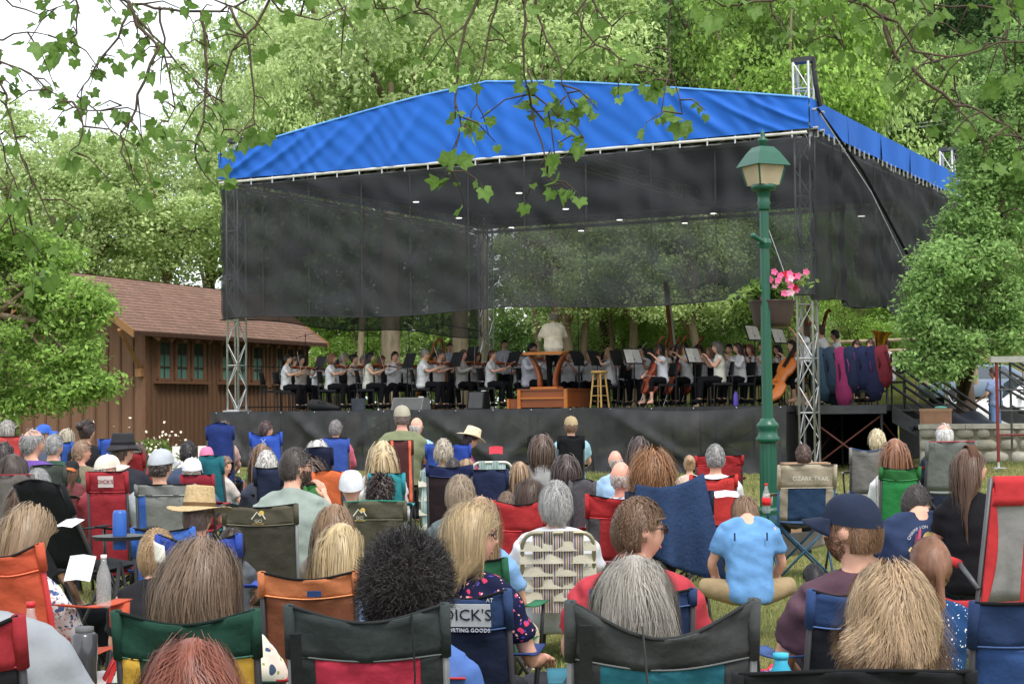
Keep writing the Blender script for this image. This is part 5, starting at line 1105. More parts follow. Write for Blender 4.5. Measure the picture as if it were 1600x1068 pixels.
spect(300, 714, 15.6, False, 'crop', (150, 140, 130), (86, 104, 140), 'man in white cap in the dark red chair', hatk=('cap', (228, 230, 238)), hh=.012, skn='pink')
chair_px(284, 332, 742, 14.8, 'dark red chair under the white cap', (150, 34, 52), sag=.0)
spect(323, 698, 18.0, True, 'long', (150, 110, 86), (230, 110, 160), 'girl in pink hood', hatk=('beanie', (226, 116, 160)), hh=.014, scale=.78)
spect(353, 712, 16.8, True, 'long', (120, 88, 68), (200, 190, 180), 'child with long brown hair sitting in the teal chair, looking aside', yaw=-70, pitch=8, hh=.012, scale=.78, face=True, plen='short', rz=-.9, shoes=None)
chair_px(312, 347, 713, 16.2, 'teal chair beside the child', (24, 110, 122), sag=-.01, sz=.35, rz=-.3)
spect(348, 658, 22.0, True, 'bob', (110, 84, 70), (200, 160, 150), 'spectator mostly hidden by a dark blue covered chair', hh=.012, yaw=-20)
chair_px(323, 364, 666, 21.0, 'dark blue rounded chair by the white bench', (30, 52, 120), sag=-.05, sz=.3)
spect(416, 656, 22.5, True, 'short', (84, 60, 60), (110, 110, 150), 'dark-haired spectator looking aside in the royal blue chair', yaw=-60, hh=.016, face=True)
c, w_, zt_, sz_ = chair_px(391, 439, 675, 21.4, 'royal blue chair with small white mark near the skirt', (36, 84, 196), sag=.05, sz=.35)
decal(c, 'X', .1, (-.02, -.40, zt_-.12), (1, 0, 0), (0, -.25, 1), fabric((190, 210, 240), bump=0))
spect(409, 692, 18.0, True, 'long', (136, 102, 76), (124, 164, 100), 'brown-haired woman in green top', hh=.014, sleeve='none')
spect(417, 703, 15.8, False, 'tousled', (206, 202, 196), (60, 64, 80), 'white-haired spectator in navy chair', hh=.016)
chair_px(398, 440, 730, 15.0, 'navy chair under the white-haired spectator', (40, 50, 76), sag=.01)
spect(462, 697, 11.8, False, 'short', (88, 78, 72), (146, 160, 152), 'man in sage green shirt resting his chin, glasses and grey beard', pose='chin', yaw=-50, hh=.014, face=True, beard=True, gl='clear', fat=1.15, scale=1.08, rz=-.25)
c, w_, zt_, sz_ = chair_px(350, 462, 788, 11.2, 'olive brown chair with mountain logo under the sage shirt', (70, 68, 58), band=(96, 92, 76), bandh=.13, sag=.02, frame=frame_gr, sz=.2)
def gci(c, zt, dx=0):
    w1 = fabric((216, 214, 200), bump=0)
    MB().ball((dx+.02, -.404, zt-.052), (.017, .002, .017), 12, 8).build('logo_sun', fabric((214, 178, 70), bump=0), c)
    MB().tube([(dx-.045, -.41, zt-.09), (dx-.01, -.406, zt-.045), (dx+.012, -.408, zt-.07), (dx+.024, -.407, zt-.058), (dx+.045, -.41, zt-.09)], .004, 5).build('logo_mountain', w1, c)
    decal(c, 'GCI', .03, (dx, -.414, zt-.103), (1, 0, 0), (0, -.25, 1), w1); decal(c, 'OUTDOOR', .015, (dx, -.414, zt-.122), (1, 0, 0), (0, -.25, 1), fabric((214, 178, 70), bump=0))
gci(c, zt_, .0)
spect(496, 686, 17.0, True, 'bob', (206, 204, 200), (60, 66, 100), 'white-haired woman in navy chair beside the orange one', hh=.018)
chair_px(481, 518, 700, 16.2, 'navy chair under the white-haired woman', (34, 40, 66), sag=-.01)
chair_px(490, 534, 738, 15.0, 'orange cloth chair behind the bonnet', (226, 106, 46), sag=-.02, arms=False)
spect(484, 712, 15.4, True, 'curly', (92, 68, 54), (110, 90, 90), 'woman with curly dark brown hair near the orange chair', hh=.03)
chair_px(478, 505, 760, 12.6, 'leaf green chair next to the sage shirt', (60, 128, 66), sag=-.02, sz=.2)
spect(525, 654, 21.8, True, 'short', (130, 124, 122), (226, 104, 132), 'short grey-haired woman in pink top', hh=.018, fat=1.2, sleeve='long', yaw=-20)
chair_px(506, 544, 685, 20.6, 'blue chair under the woman in pink', (48, 84, 176), sag=-.01, sz=.35)
spect(628, 632, 21.0, False, 'crop', (120, 100, 90), (124, 132, 96), 'broad man in camouflage cap and olive tee', hatk=('cap', (166, 160, 140)), hh=.014, fat=1.3, scale=1.15, pose='up', skn='pink')
chair_px(609, 644, 688, 19.8, 'brown and orange chair under the olive tee', (84, 44, 46), side=(238, 106, 66), sag=.0, sz=.3)
spect(651, 651, 22.0, False, 'bald', (210, 200, 190), (150, 190, 226), 'old man with thin white hair in light blue shirt', hh=.004, skn='pink', yaw=-30)
chair_px(666, 690, 694, 20.0, 'blue chair behind the light blue shirt', (40, 80, 180), sag=.0)
spect(598, 687, 15.4, True, 'long', (218, 192, 140), (220, 220, 224), 'blonde woman behind the one with sunglasses', hh=.016, seed=1)
spect(598, 703, 14.6, True, 'long', (196, 166, 112), (216, 216, 220), 'blonde woman with sunglasses on her head in striped top', hh=.014, gl='up', sleeve='long')
chair_px(578, 630, 740, 13.8, 'turquoise chair under the striped top', (34, 150, 160), sag=.0)
spect(549, 734, 12.6, True, 'bun', (150, 130, 110), (210, 214, 222), 'woman in pleated white bonnet and white top', hatk=('bonnet', (214, 218, 224)), hh=.018)
c, w_, zt_, sz_ = chair_px(540, 632, 784, 11.8, 'olive chair with mountain logo behind the bonnet', (90, 88, 72), band=(98, 96, 78), bandh=.13, sag=-.01, piping=(40, 130, 110), frame=frame_gr)
gci(c, zt_, -.1)
spect(595, 740, 12.8, True, 'kinky', (56, 40, 34), (80, 150, 150), 'child with dark bushy curls', hh=.035, skn='brown', scale=.8)
spect(693, 685, 17.5, False, 'tousled', (186, 172, 150), (110, 116, 122), 'man with short sandy grey hair in grey tee', hh=.014)
chair_px(668, 736, 727, 13.8, 'navy and brown chair behind the sandy grey head', (44, 34, 38), band=(34, 44, 86), bandh=.08, sag=.02, sz=.2)
chair_px(738, 792, 734, 14.6, 'dark navy low chair beside the aluminium lawn chair', (40, 50, 84), sag=.0)
spect(708, 714, 15.8, False, 'short', (66, 58, 58), (90, 96, 100), 'dark-haired child in front of the sandy grey man', hh=.014, scale=.8)
spect(729, 716, 16.2, True, 'bob', (176, 140, 100), (130, 120, 120), 'small fair child beside the dark-haired child', hh=.014, scale=.7)
spect(742, 667, 20.5, True, 'short', (62, 44, 44), (150, 48, 110), 'woman in magenta shirt bending to one side under a sun hat', pose='fwd', hh=.05, fat=1.35, rz=-1.1, yaw=-10, pitch=20, hatk=('widestraw', (232, 218, 184), (214, 200, 160)))
chair_px(704, 734, 694, 20.2, 'royal blue chair behind the magenta shirt', (34, 72, 176), sag=.0)
spect(847, 677, 17.0, True, 'bob', (104, 80, 66), (150, 150, 150), 'brown-haired person in grey tee before the stage', hh=.016, fat=1.15, scale=1.05)
spect(812, 720, 15.6, True, 'long', (176, 140, 100), (140, 130, 120), 'fair long-haired child beside the grey tee', hh=.014, scale=.72)
spect(892, 649, 23.0, False, 'short', (130, 96, 70), (150, 196, 214), 'man in khaki cap and pale blue tee near the skirt', hatk=('cap', (170, 150, 112)), hh=.014, plen='short', pants=(190, 180, 160), scale=1.04)
chair_px(872, 912, 681, 21.8, 'black chair under the khaki cap', BLK, sag=.0, sz=.42)
chair_px(826, 850, 682, 22.4, 'empty black chair next to the khaki-capped man', BLK, sag=-.01, sz=.42)
spect(961, 703, 19.5, False, 'bald', (190, 176, 160), (150, 186, 224), 'bald man in light blue tee near the skirt', hh=0, skn='pink', pose='fwd', rz=.2)
spect(999, 680, 18.5, True, 'long', (84, 68, 64), (70, 70, 76), 'dark-haired woman with sunglasses on top before the skirt', hh=.016, gl='up', seed=1)
# ================================================================== other lawn things
# dark marks on the sitting boy's blue tee
boy = [o for o in bpy.data.objects if o.get('label', '').startswith('boy in light blue tee')][0]
for x_, z_ in ((-.12, .49), (.12, .49)): MB().box((x_, -.075, z_), (.012, .006, .06), (0, 0, 0)).build('printed_bar', fabric((40, 60, 90)), boy)
# webbed aluminium lawn chair
def webbed(pxl, pxr, pyt, D, label, warp, weft, frame, rz=0, nx=5, ny=5, sz=.36):
    c = at((pxl+pxr)/2, pyt, D); g = G(c.x, c.y); w = (pxr-pxl)*D/F; zt = c.z-g; t = thing('webbed_lawn_chair', label, 'chair', (c.x, c.y+.3, g), rz); hw = w/2
    y0, y1 = -.16, -.30
    def Y(z): return y0+(y1-y0)*(z-sz)/(zt-sz)
    pts = [(-hw, Y(sz-.1), sz-.1), (-hw, Y(zt-.1), zt-.1)]+[(-hw+.07-.07*math.cos(a), Y(zt-.07+.07*math.sin(a)), zt-.08+.08*math.sin(a)) for a in np.linspace(.2, PI/2, 5)]
    pts += [(-p[0], p[1], p[2]) for p in pts[::-1]]
    MB().tube(pts, .0125, 10).build('back_frame', frame, t, True)
    zs = [sz+.02+(zt-.04-sz-.02)*(j+.5)/ny for j in range(ny)]; xs = [-hw+.06+(w-.12)*(i+.5)/nx for i in range(nx)]
    for j, z in enumerate(zs):
        MB().sheet(lambda a, b: (-hw-.014+(w+.028)*a, Y(z)-.012+.006*math.cos(a*PI*nx+j*PI), z+(b-.5)*.056), 40, 1, thick=.0015).build('weft_strip', weft, t)
    for i, x in enumerate(xs):
        def rib(dx, wd, m, off, nm):
            MB().sheet(lambda a, b: (x+dx+(b-.5)*wd, Y(sz-.04+(zt-sz+.03)*a)-.012-.007*math.cos(a*PI*ny*1.0+i*PI)-off, sz-.04+(zt-sz+.05)*a), 36, 1, thick=.0015).build(nm, m, t)
        rib(0, .06, warp[0], 0, 'warp_strip')
        for q, (dx, m) in enumerate(((-.02, warp[1]), (-.006, warp[2]), (.008, warp[1]), (.021, warp[3]))): rib(dx, .006, m, .0016, 'stripe')
    MB().sheet(lambda a, b: (-hw+w*a, -.16+.42*b, sz-.02*math.sin(PI*a)), 8, 6, thick=.004).build('seat', weft, t)
    for s in (-1, 1):
        MB().tube([(s*hw, -.26, .0), (s*hw, .1, .55)], .012, 8).build('leg', frame, t); MB().tube([(s*hw, .28, .0), (s*hw, -.1, .55)], .012, 8).build('leg', frame, t); MB().box((s*hw, .05, .565), (.05, .4, .025)).build('arm_rest', frame, t)
    return t
champ = smat('champagne_tube', (150, 146, 122), rough=.35, metal=.5)
webbed(816, 928, 832, 9.75, 'webbed lawn chair with cream and striped straps', [fabric((214, 196, 186), bump=.1), fabric((52, 66, 120), bump=0), fabric((170, 130, 70), bump=0), fabric((96, 110, 70), bump=0)], fabric((206, 200, 178), bump=.2, bscale=90), champ, nx=5, ny=5)
teal = fabric((90, 180, 180), bump=.1)
webbed(738, 800, 722, 15.8, 'aluminium lawn chair with teal and white straps', [fabric((226, 226, 220), bump=0), teal, teal, teal], fabric((222, 220, 200), bump=0), smat('bright_tube', (206, 204, 190), rough=.3, metal=.4), nx=4, ny=4)
webbed(656, 668, 737, 15.2, 'narrow edge-on lawn chair with teal straps', [fabric((226, 226, 220), bump=0), teal, teal, teal], fabric((222, 220, 200), bump=0), champ, nx=1, ny=4)
# red and grey rigid chair at the right, seen from its back corner
def red_chair():
    c = at(1575, 745, 9.3); g = G(c.x, c.y); t = thing('red_grey_chair', 'red chair with grey back panel and padded red arm rests', 'chair', (c.x, c.y+.3, g), .35); zt = c.z-g
    rd = fabric((206, 40, 48)); gy2 = fabric((150, 150, 150)); fr = smat('dark_grey_tube', (86, 88, 90), rough=.4, metal=.3)
    MB().sheet(lambda a, b: (-.25+.5*a, -.22-.14*b-.04*math.sin(PI*a), .42+(zt-.42)*b), 14, 10, thick=.006).build('back_panel', gy2, t, True)
    MB().sheet(lambda a, b: (-.26+.52*a, -.352-.03*math.sin(PI*a)-.02*b, zt-.15+.16*b), 14, 4, thick=.012).build('top_band', rd, t, True)
    for s in (-1, 1):
        MB().sheet(lambda a, b: (s*(.265-.07*a*math.sin(PI*(1-b)*.9)), -.225-.14*b-.012, .36+(zt-.38)*b), 4, 12, thick=.01).build('side_band', rd, t, True)
        MB().tube([(s*.27, -.3, 0), (s*.27, -.21, .40), (s*.27, -.36, zt)], .014, 8).build('back_post', fr, t, True)
        MB().tube([(s*.28, .26, 0), (s*.28, .24, .35), (s*.29, .1, .62)], .014, 8).build('leg', fr, t, True); MB().tube([(s*.28, -.28, .02), (s*.28, .22, .4)], .014, 8).build('leg', fr, t, True)
        MB().tube([(s*.3, -.27, .5), (s*.3, -.1, .62)], .014, 8).build('arm_bar', fr, t, True); MB().tube([(s*.3, -.1, .62), (s*.3, .08, .645), (s*.3, .3, .64)], .024, 10).build('arm_rest', rd, t, True)
        MB().tube([(s*.27, -.2, .38), (s*.27, .26, .42)], .012, 8).build('seat_rail', rd, t, True)
    MB().sheet(lambda a, b: (-.26+.52*a, -.2+.46*b, .40-.03*math.sin(PI*a)), 8, 6, thick=.006).build('seat', rd, t, True)
    for a, b in (((-.27, -.28, .02), (.27, .2, .36)), ((.27, -.28, .02), (-.27, .2, .36))): MB().tube([a, b], .012, 8).build('cross_leg', fr, t, True)
    MB().box((-.1, -.38, .45), (.03, .006, .75), (.15, 0, 0)).build('strap', rd, t)
red_chair()
# headband and patch details
# tee print of the seated bearded man
# blankets
def ground_cloth(name, label, pts, m, border=None, th=.012):
    """pts: px,D corners (4) on the ground"""
    P = []
    for px, D in pts:
        q = at(px, 700, D); P.append(Vector((q.x, D, 0)))
    c = sum(P, Vector())/4; t = thing(name, label, 'blanket', (c.x, c.y, 0))
    def fn(a, b, e=0):
        q = P[0].lerp(P[1], a).lerp(P[3].lerp(P[2], a), b); z = G(q.x, q.y)+.035+.02*math.sin(q.x*9)*math.sin(q.y*7)+.012*math.sin(q.x*23+q.y*11); return (q.x-c.x, q.y-c.y, z)
    MB().sheet(fn, 30, 20, thick=-th).build('cloth', m, t, True)
    if border:
        pe = [fn(i/24, 0) for i in range(25)]+[fn(1, i/16) for i in range(1, 17)]+[fn(1-i/24, 1) for i in range(1, 25)]+[fn(0, 1-i/16) for i in range(1, 17)]
        MB().tube([(x, y, z+.006) for x, y, z in pe], .014, 6).build('binding', border, t, True)
quilt = floral((40, 52, 130), [(190, 50, 60), (210, 214, 220), (70, 90, 190)], 20, 'quilt_print', .42)
ground_cloth('picnic_quilt', 'blue and red patterned quilt spread on the grass', [(1175, 9.3), (1330, 8.6), (1420, 10.0), (1270, 10.6)], quilt, fabric((196, 44, 56)))
stripe = bpy.data.materials.new('striped_rug'); stripe.use_nodes = True
def stripes():
    N = stripe.node_tree.nodes; L = stripe.node_tree.links; b = N['Principled BSDF']; b.inputs['Roughness'].default_value = .95
    tc = N.new('ShaderNodeTexCoord'); mp = N.new('ShaderNodeMapping'); mp.inputs['Rotation'].default_value = (0, 0, .5); sp = N.new('ShaderNodeSeparateXYZ'); mu = N.new('ShaderNodeMath'); mu.operation = 'MULTIPLY'; mu.inputs[1].default_value = 2.2; fr = N.new('ShaderNodeMath'); fr.operation = 'FRACT'
    r = N.new('ShaderNodeValToRGB'); r.color_ramp.interpolation = 'CONSTANT'; L.new(tc.outputs['Object'], mp.inputs[0]); L.new(mp.outputs[0], sp.inputs[0]); L.new(sp.outputs[1], mu.inputs[0]); L.new(mu.outputs[0], fr.inputs[0]); L.new(fr.outputs[0], r.inputs[0]); L.new(r.outputs[0], b.inputs['Base Color'])
    cs = [(0, (216, 210, 214)), (.16, (120, 84, 150)), (.3, (214, 190, 110)), (.36, (200, 60, 70)), (.5, (224, 220, 222)), (.62, (90, 60, 110)), (.74, (190, 50, 66)), (.88, (206, 204, 210))]
    e = r.color_ramp.elements
    while len(e) < len(cs): e.new(.5)
    for q, (pos, c) in zip(e, cs): q.position = pos; q.color = (*lin(c), 1)
stripes()
ground_cloth('striped_rug', 'striped purple, white and red rug under the orange chair', [(60, 5.2), (240, 5.0), (300, 8.0), (90, 8.4)], stripe)
ground_cloth('white_throw', 'white printed throw on the grass beside the blue bottle', [(1165, 5.6), (1250, 5.4), (1270, 6.4), (1175, 6.6)], floral((222, 222, 218), [(60, 80, 90), (190, 70, 80)], 18, 'white_print', .3))
# bottles, cups
def bottle(px, py, D, h, prof, m, label, capm=None, lab=None, name='bottle', cat='bottle'):
    p = at(px, py, D); t = thing(name, label, cat, (p.x, p.y, p.z-h)); MB().lathe([(r*h, z*h) for r, z in prof], 16).build('bottle_body', m, t, True)
    if capm: MB().lathe([(prof[-1][0]*h*1.15, h*.97), (prof[-1][0]*h*1.15, h*1.05)], 12).build('lid', capm, t, True)
    if lab: MB().lathe([(prof[1][0]*h*1.03, h*.28), (prof[1][0]*h*1.03, h*.55)], 16).build('paper_label', lab, t, True)
SODA = [(.12, 0), (.15, .05), (.15, .55), (.13, .68), (.06, .88), (.055, 1)]
clearp = mat('clear_plastic', (.6, .62, .62), rough=.08, var=0, alpha=.28, spec=.8); cola = smat('red_label', (206, 40, 44), var=.25, nscale=60); redcap = smat('red_cap', (200, 40, 50), rough=.4)
bottle(48, 945, 5.6, .23, SODA, clearp, 'clear soda bottle with red label and red cap in the cup holder', redcap, cola)
bottle(1197, 757, 13.9, .23, SODA, clearp, 'clear soda bottle with red label on the khaki chair arm', redcap, cola)
bottle(162, 870, 6.9, .2, SODA, clearp, 'plain clear water bottle in the orange chair\'s holder', smat('white_cap', (230, 230, 230)))
bottle(187, 797, 8.8, .2, [(.17, 0), (.18, .04), (.18, .92), (.15, 1)], smat('blue_tumbler', (34, 88, 170), rough=.35, spec=.5), 'tall royal blue tumbler on the tray table')
bottle(132, 985, 5.4, .26, [(.13, 0), (.15, .05), (.15, .6), (.16, .65), (.16, .95), (.1, 1)], mat('smoky_plastic', (.05, .05, .055), rough=.15, var=0, spec=.6), 'dark travel mug beside the striped rug', smat('grey_lid', (96, 98, 100)))
bottle(1220, 1025, 5.5, .22, [(.13, 0), (.15, .03), (.15, .8), (.1, .9), (.1, 1)], smat('turquoise_bottle', (50, 160, 190), rough=.35), 'turquoise sports bottle on the white throw', smat('turquoise_cap', (70, 180, 210)), smat('rainbow_label', (180, 60, 120), var=.4, nscale=30))
p = at(187, 836, 8.8); t = thing('tray_table', 'black round tray table holding the blue tumbler', 'table', (p.x, p.y, G(p.x, p.y)))
zz = p.z-G(p.x, p.y)
MB().lathe([(.13, zz-.02), (.14, zz)], 20).build('tray', mat('tray_black', (.03, .03, .035), rough=.4), t)
for a in (.3, 2.4, 4.5): MB().tube([(0, 0, zz*.85), (.16*math.cos(a), .16*math.sin(a), 0)], .01, 6).build('leg', frame_dk, t)
# programme sheets
def paper(px, py, D, w, h, label, tilt=.5, rz=0, m=None):
    p = at(px, py, D); o = MB().sheet(lambda a, b: ((a-.5)*w, (b-.5)*h*math.cos(tilt), (b-.5)*h*math.sin(tilt)-.12*w*abs(a-.5)), 8, 4, thick=.0015).build('programme', m or fabric((226, 228, 232), bump=0), None, False, p, (0, 0, rz)); tag(o, label, 'paper')
paper(125, 885, 6.35, .11, .10, 'open white programme in the floral woman\'s hands', 1.1, -.3)
paper(108, 815, 9.3, .12, .12, 'white programme lying on the recliner', .3, -.4)
paper(775, 702, 20.2, .16, .12, 'red folder held by the bending woman', .8, 0, fabric((190, 40, 60), bump=0))
paper(1135, 770, 13.8, .2, .2, 'white programme by the tall red chair', .2)
# white bench near cabin
p = at(318, 690, 27); t = thing('white_bench', 'low white painted bench against the cabin', 'bench', (p.x, p.y, G(p.x, p.y)), .2); wm = smat('white_paint', (214, 212, 204), var=.15)
for k in range(5): MB().box((-.4+k*.2, .1, .58), (.17, .06, .34)).build('back_slat', wm, t)
for k in range(3): MB().box((0, -.3+k*.15, .36), (1.1, .13, .05)).build('seat_slat', wm, t)
for sx in (-.45, .45):
    for sy in (-.28, .08): MB().box((sx, sy, .17), (.08, .08, .34)).build('leg', wm, t)
# flowering shrub near cabin
p = at(222, 690, 26); t = thing('flowering_shrub', 'small shrub with cream flowers before the cabin corner', 'shrub', (p.x, p.y, G(p.x, p.y)))
trunk_mb((0, 0, 0), (0, 0, .5), .03, 6, (.5, .4, .3)).build('stem', bark, t)
cs_ = crown_mesh('crown', (.55, .45, .42), 1800, .06, 24, .3, leafmat((.16, .24, .05))); link('crown', cs_, t, (0, 0, .55))
V, Q = leaf_quads(rng.normal(size=(160, 3))*np.array([.3, .25, .2])+np.array([.15, -.1, .62]), rng.normal(size=(160, 3))+np.array([0, -1, 1]), np.full(160, .05), 1); link('blossoms', np_mesh('blossoms', V, Q, smat('cream_petals', (232, 220, 200), island=.1)), t)
# stone wall
def stone_wall():
    a, b = at(1436, 715, 31.0), at(1700, 715, 29.5); d = (b-a); d.z = 0; Ln = d.length; rz = math.atan2(d.y, d.x); g = .46
    t = thing('stone_wall', 'low grey fieldstone wall in front of the stage stairs', 'wall', (a.x, a.y, g), rz); st_m = [smat('fieldstone', c, var=.2, nscale=8, bump=.5, bscale=18) for c in ((156, 152, 138), (142, 138, 124), (168, 164, 152))]
    MB().box((Ln/2, .25, .26), (Ln, .4, .66)).build('mortar', smat('mortar', (134, 128, 112), bump=.4), t)
    rows = [(-.06, .22), (.17, .2), (.38, .19)]
    for z0, h in rows:
        x = 0
        while x < Ln-.1:
            wd = random.uniform(.25, .5); mb = MB(); mb.ball((0, 0, 0), (wd*.5, .09, h*.52), 12, 8)
            for i, v in enumerate(mb.v):
                v = Vector(v); s = 1/max(abs(v.x)/(wd*.49), abs(v.z)/(h*.5), .55)**.55; mb.v[i] = (v.x*s*random.uniform(.9, 1.0), v.y*random.uniform(.9, 1.1), v.z*s*random.uniform(.9, 1.03))
            mb.build('stone', random.choice(st_m), t, True, (x+wd/2, .06, z0+h/2+.03)); x += wd+.02
    x = 0
    while x < Ln:
        wd = random.uniform(.6, .9); MB().box((x+wd/2, .25, .63), (wd-.015, .56, .085)).build('cap_stone', st_m[2], t); x += wd
stone_wall()
# scaffold frame in front of the wall
p = at(1565, 722, 28.5); t = thing('scaffold_frame', 'rusty scaffold frame standing before the stone wall', 'scaffold', (p.x-.05, p.y, .42)); rs = smat('rust_red', (110, 44, 44), rough=.7); 
zt = at(1562, 565, 28.5).z-.42
MB().tube([(0, 0, .1), (0, 0, zt)], .028, 8).build('upright', rs, t); MB().tube([(.26, .1, .3), (.26, .1, zt)], .02, 8).build('upright', dkgrey, t); MB().tube([(1.3, 0, .1), (1.3, 0, zt)], .028, 8).build('upright', rs, t)
for z in (.55, .95, 1.3): MB().tube([(0, 0, z), (1.3, 0, z)], .018, 6).build('cross_bar', rs if z < .6 else dkgrey, t)
MB().box((.65, 0, zt+.04), (1.5, .1, .1)).build('plank', smat('grey_plank', (150, 150, 144), var=.2), t); MB().tube([(0, 0, zt-.1), (1.3, 0, .7)], .018, 6).build('brace', dkgrey, t); MB().tube([(0, 0, -.05), (0, 0, .1)], .02, 8).build('jack', alu, t); MB().box((0, 0, .0), (.2, .2, .015)).build('foot_plate', alu, t)
# things on and beyond the wall
p = at(1462, 655, 31.3); t = thing('tan_carton', 'tan carton with mint cloths on the stone wall', 'box', (p.x, p.y, 1.12)); MB().box((0, 0, .13), (.5, .35, .26)).build('box', smat('cardboard', (160, 122, 96)), t); MB().box((0, 0, .27), (.52, .37, .05)).build('lid', smat('cardboard2', (176, 140, 112)), t); MB().ball((.1, 0, .31), (.12, .1, .03), 10, 6).build('cloth', fabric((120, 200, 180)), t)
p = at(1500, 668, 31.6); t = thing('dark_tarp', 'dark blue-black tarp heaped behind the stone wall', 'tarp', (p.x, p.y, 1.05))
MB().sheet(lambda a, b: ((a-.5)*1.7, (b-.5)*.9, .28*math.sin(PI*a)*math.sin(PI*b)+.05*math.sin(a*17+b*5)*math.sin(PI*b)+.03*math.sin(b*15)), 30, 16, thick=.01).build('tarp', mat('tarp_dark', (.02, .025, .035), rough=.6), t, True)
# cars behind
def car_shell(prof, hw, taper, zt):
    mb = MB(); n = len(prof); ys = [(-1, .90), (-.96, .965), (-.7, 1), (.7, 1), (.96, .965), (1, .90)]; V = []
    mx = sum(x for x, z in prof)/n; mz = .8
    for y, k in ys:
        for x, z in prof: V.append((mx+(x-mx)*(.5+.5*k), y*hw*(1-taper*max(0, min(1, (z-1.05)/(zt-1.05)))), mz+(z-mz)*k))
    Fc = [(i*n+j, (i+1)*n+j, (i+1)*n+(j+1) % n, i*n+(j+1) % n) for i in range(5) for j in range(n)]+[tuple(range(n)), tuple(range(6*n-1, 5*n-1, -1))]
    return mb.add(V, Fc)
def car():
    p = at(1592, 640, 46); g = G(p.x, p.y); t = thing('white_car', 'white sport utility car parked beyond the scaffold frame', 'car', (p.x+.6, p.y, g), R(4))
    wp = smat('white_car_paint', (226, 228, 230), rough=.25, var=.03, spec=.5); gm = mat('car_glass', (.05, .07, .09), rough=.06, var=0, spec=.7); bk = mat('tyre', (.02, .02, .02), rough=.8)
    prof = [(-2.3, .45), (-2.35, .8), (-2.25, 1.05), (-1.3, 1.15), (-.55, 1.68), (.2, 1.74), (1.4, 1.68), (2.1, 1.2), (2.3, 1.05), (2.3, .45), (1.9, .36), (-1.9, .36)]
    car_shell(prof, .94, .17, 1.74).build('car_body', wp, t, True)
    for s in (-1, 1):
        for x0, x1, x2, x3 in ((-1.05, -.5, .1, .1), (.18, .18, 1.2, 1.45), ):
            MB().add([(x0, s*.935, 1.16), (x3, s*.935, 1.16), (x2, s*.825, 1.60), (x1, s*.825, 1.58)], [(0, 1, 2, 3)]).build('side_window', gm, t)
        for x in (-1.45, 1.45):
            w_ = MB().tube([(x, s*.72, .36), (x, s*.95, .36)], .36, 20).build('wheel', bk, t, True); MB().tube([(x, s*.94, .36), (x, s*.97, .36)], .22, 14).build('rim', alu, w_)
        MB().box((-.9, s*1.0, 1.2), (.1, .16, .12)).build('wing_mirror', wp, t); MB().ball((-2.25, s*.7, .85), (.1, .2, .1), 10, 6).build('headlight', mat('headlight', (.7, .72, .75), rough=.1, var=0), t)
    MB().add([(-1.28, -.72, 1.18), (-1.28, .72, 1.18), (-.57, .66, 1.66), (-.57, -.66, 1.66)], [(0, 1, 2, 3)]).build('windscreen', gm, t)
    for v in t.children:
        if v.name.startswith('windscreen'): v.location = (-.02, 0, .015)
car()
p = at(1530, 640, 60); t = thing('blue_car', 'pale blue parked car half hidden behind the stair rails', 'car', (p.x, p.y, G(p.x, p.y)), R(5)); bp_ = smat('pale_blue_paint', (110, 126, 146), rough=.3, var=.04)
pf = [(-1.9, .35), (-2.0, .6), (-1.95, .82), (-1.2, .98), (-.55, 1.42), (-.3, 1.5), (.5, 1.52), (.9, 1.44), (1.6, 1.02), (1.95, .92), (2.0, .6), (1.9, .35)]; car_shell(pf, .86, .16, 1.52).build('car_body', bp_, t, True)
for x in (-1.2, 1.2):
    for s in (-1, 1): MB().tube([(x, s*.7, .33), (x, s*.88, .33)], .33, 18).build('wheel', mat('tyre', (.02, .02, .02), rough=.8), t, True)
MB().add([(-.95, -.868, 1.0), (1.1, -.868, 1.0), (.65, -.765, 1.42), (-.45, -.765, 1.42)], [(0, 1, 2, 3)]).build('side_window', mat('car_glass', (.05, .07, .09), rough=.06, var=0, spec=.7), t)
# person standing by the car
p = at(1556, 640, 38); person((p.x, p.y, G(p.x, p.y)+.92), .6, 'stand', False, 'short', (90, 60, 50), (120, 140, 180), yaw=30, label='person in blue shirt and jeans standing before the white car', scale=1.0, lod=2, pants=(96, 130, 180), face=True)
# rail fence on the slope
p = at(1330, 540, 55); t = thing('rail_fence', 'weathered split-rail fence on the slope behind the brass', 'fence', (p.x, p.y, G(p.x, p.y))); fw = smat('grey_brown_rail', (150, 134, 112), var=.25, nscale=4)
fz = p.z-G(p.x, p.y)
for k in range(5): MB().tube([(k*1.6-.8, 0, fz-1.3), (k*1.6-.8, 0, fz+.28+k*.04)], .09, 6).build('post', fw, t)
for k in range(4):
    for z in (-.22, .12): MB().tube([(k*1.6-.9, 0, fz+z+k*.04), (k*1.6+.9, 0, fz+z+.04+k*.04)], .06, 6).build('rail', fw, t)
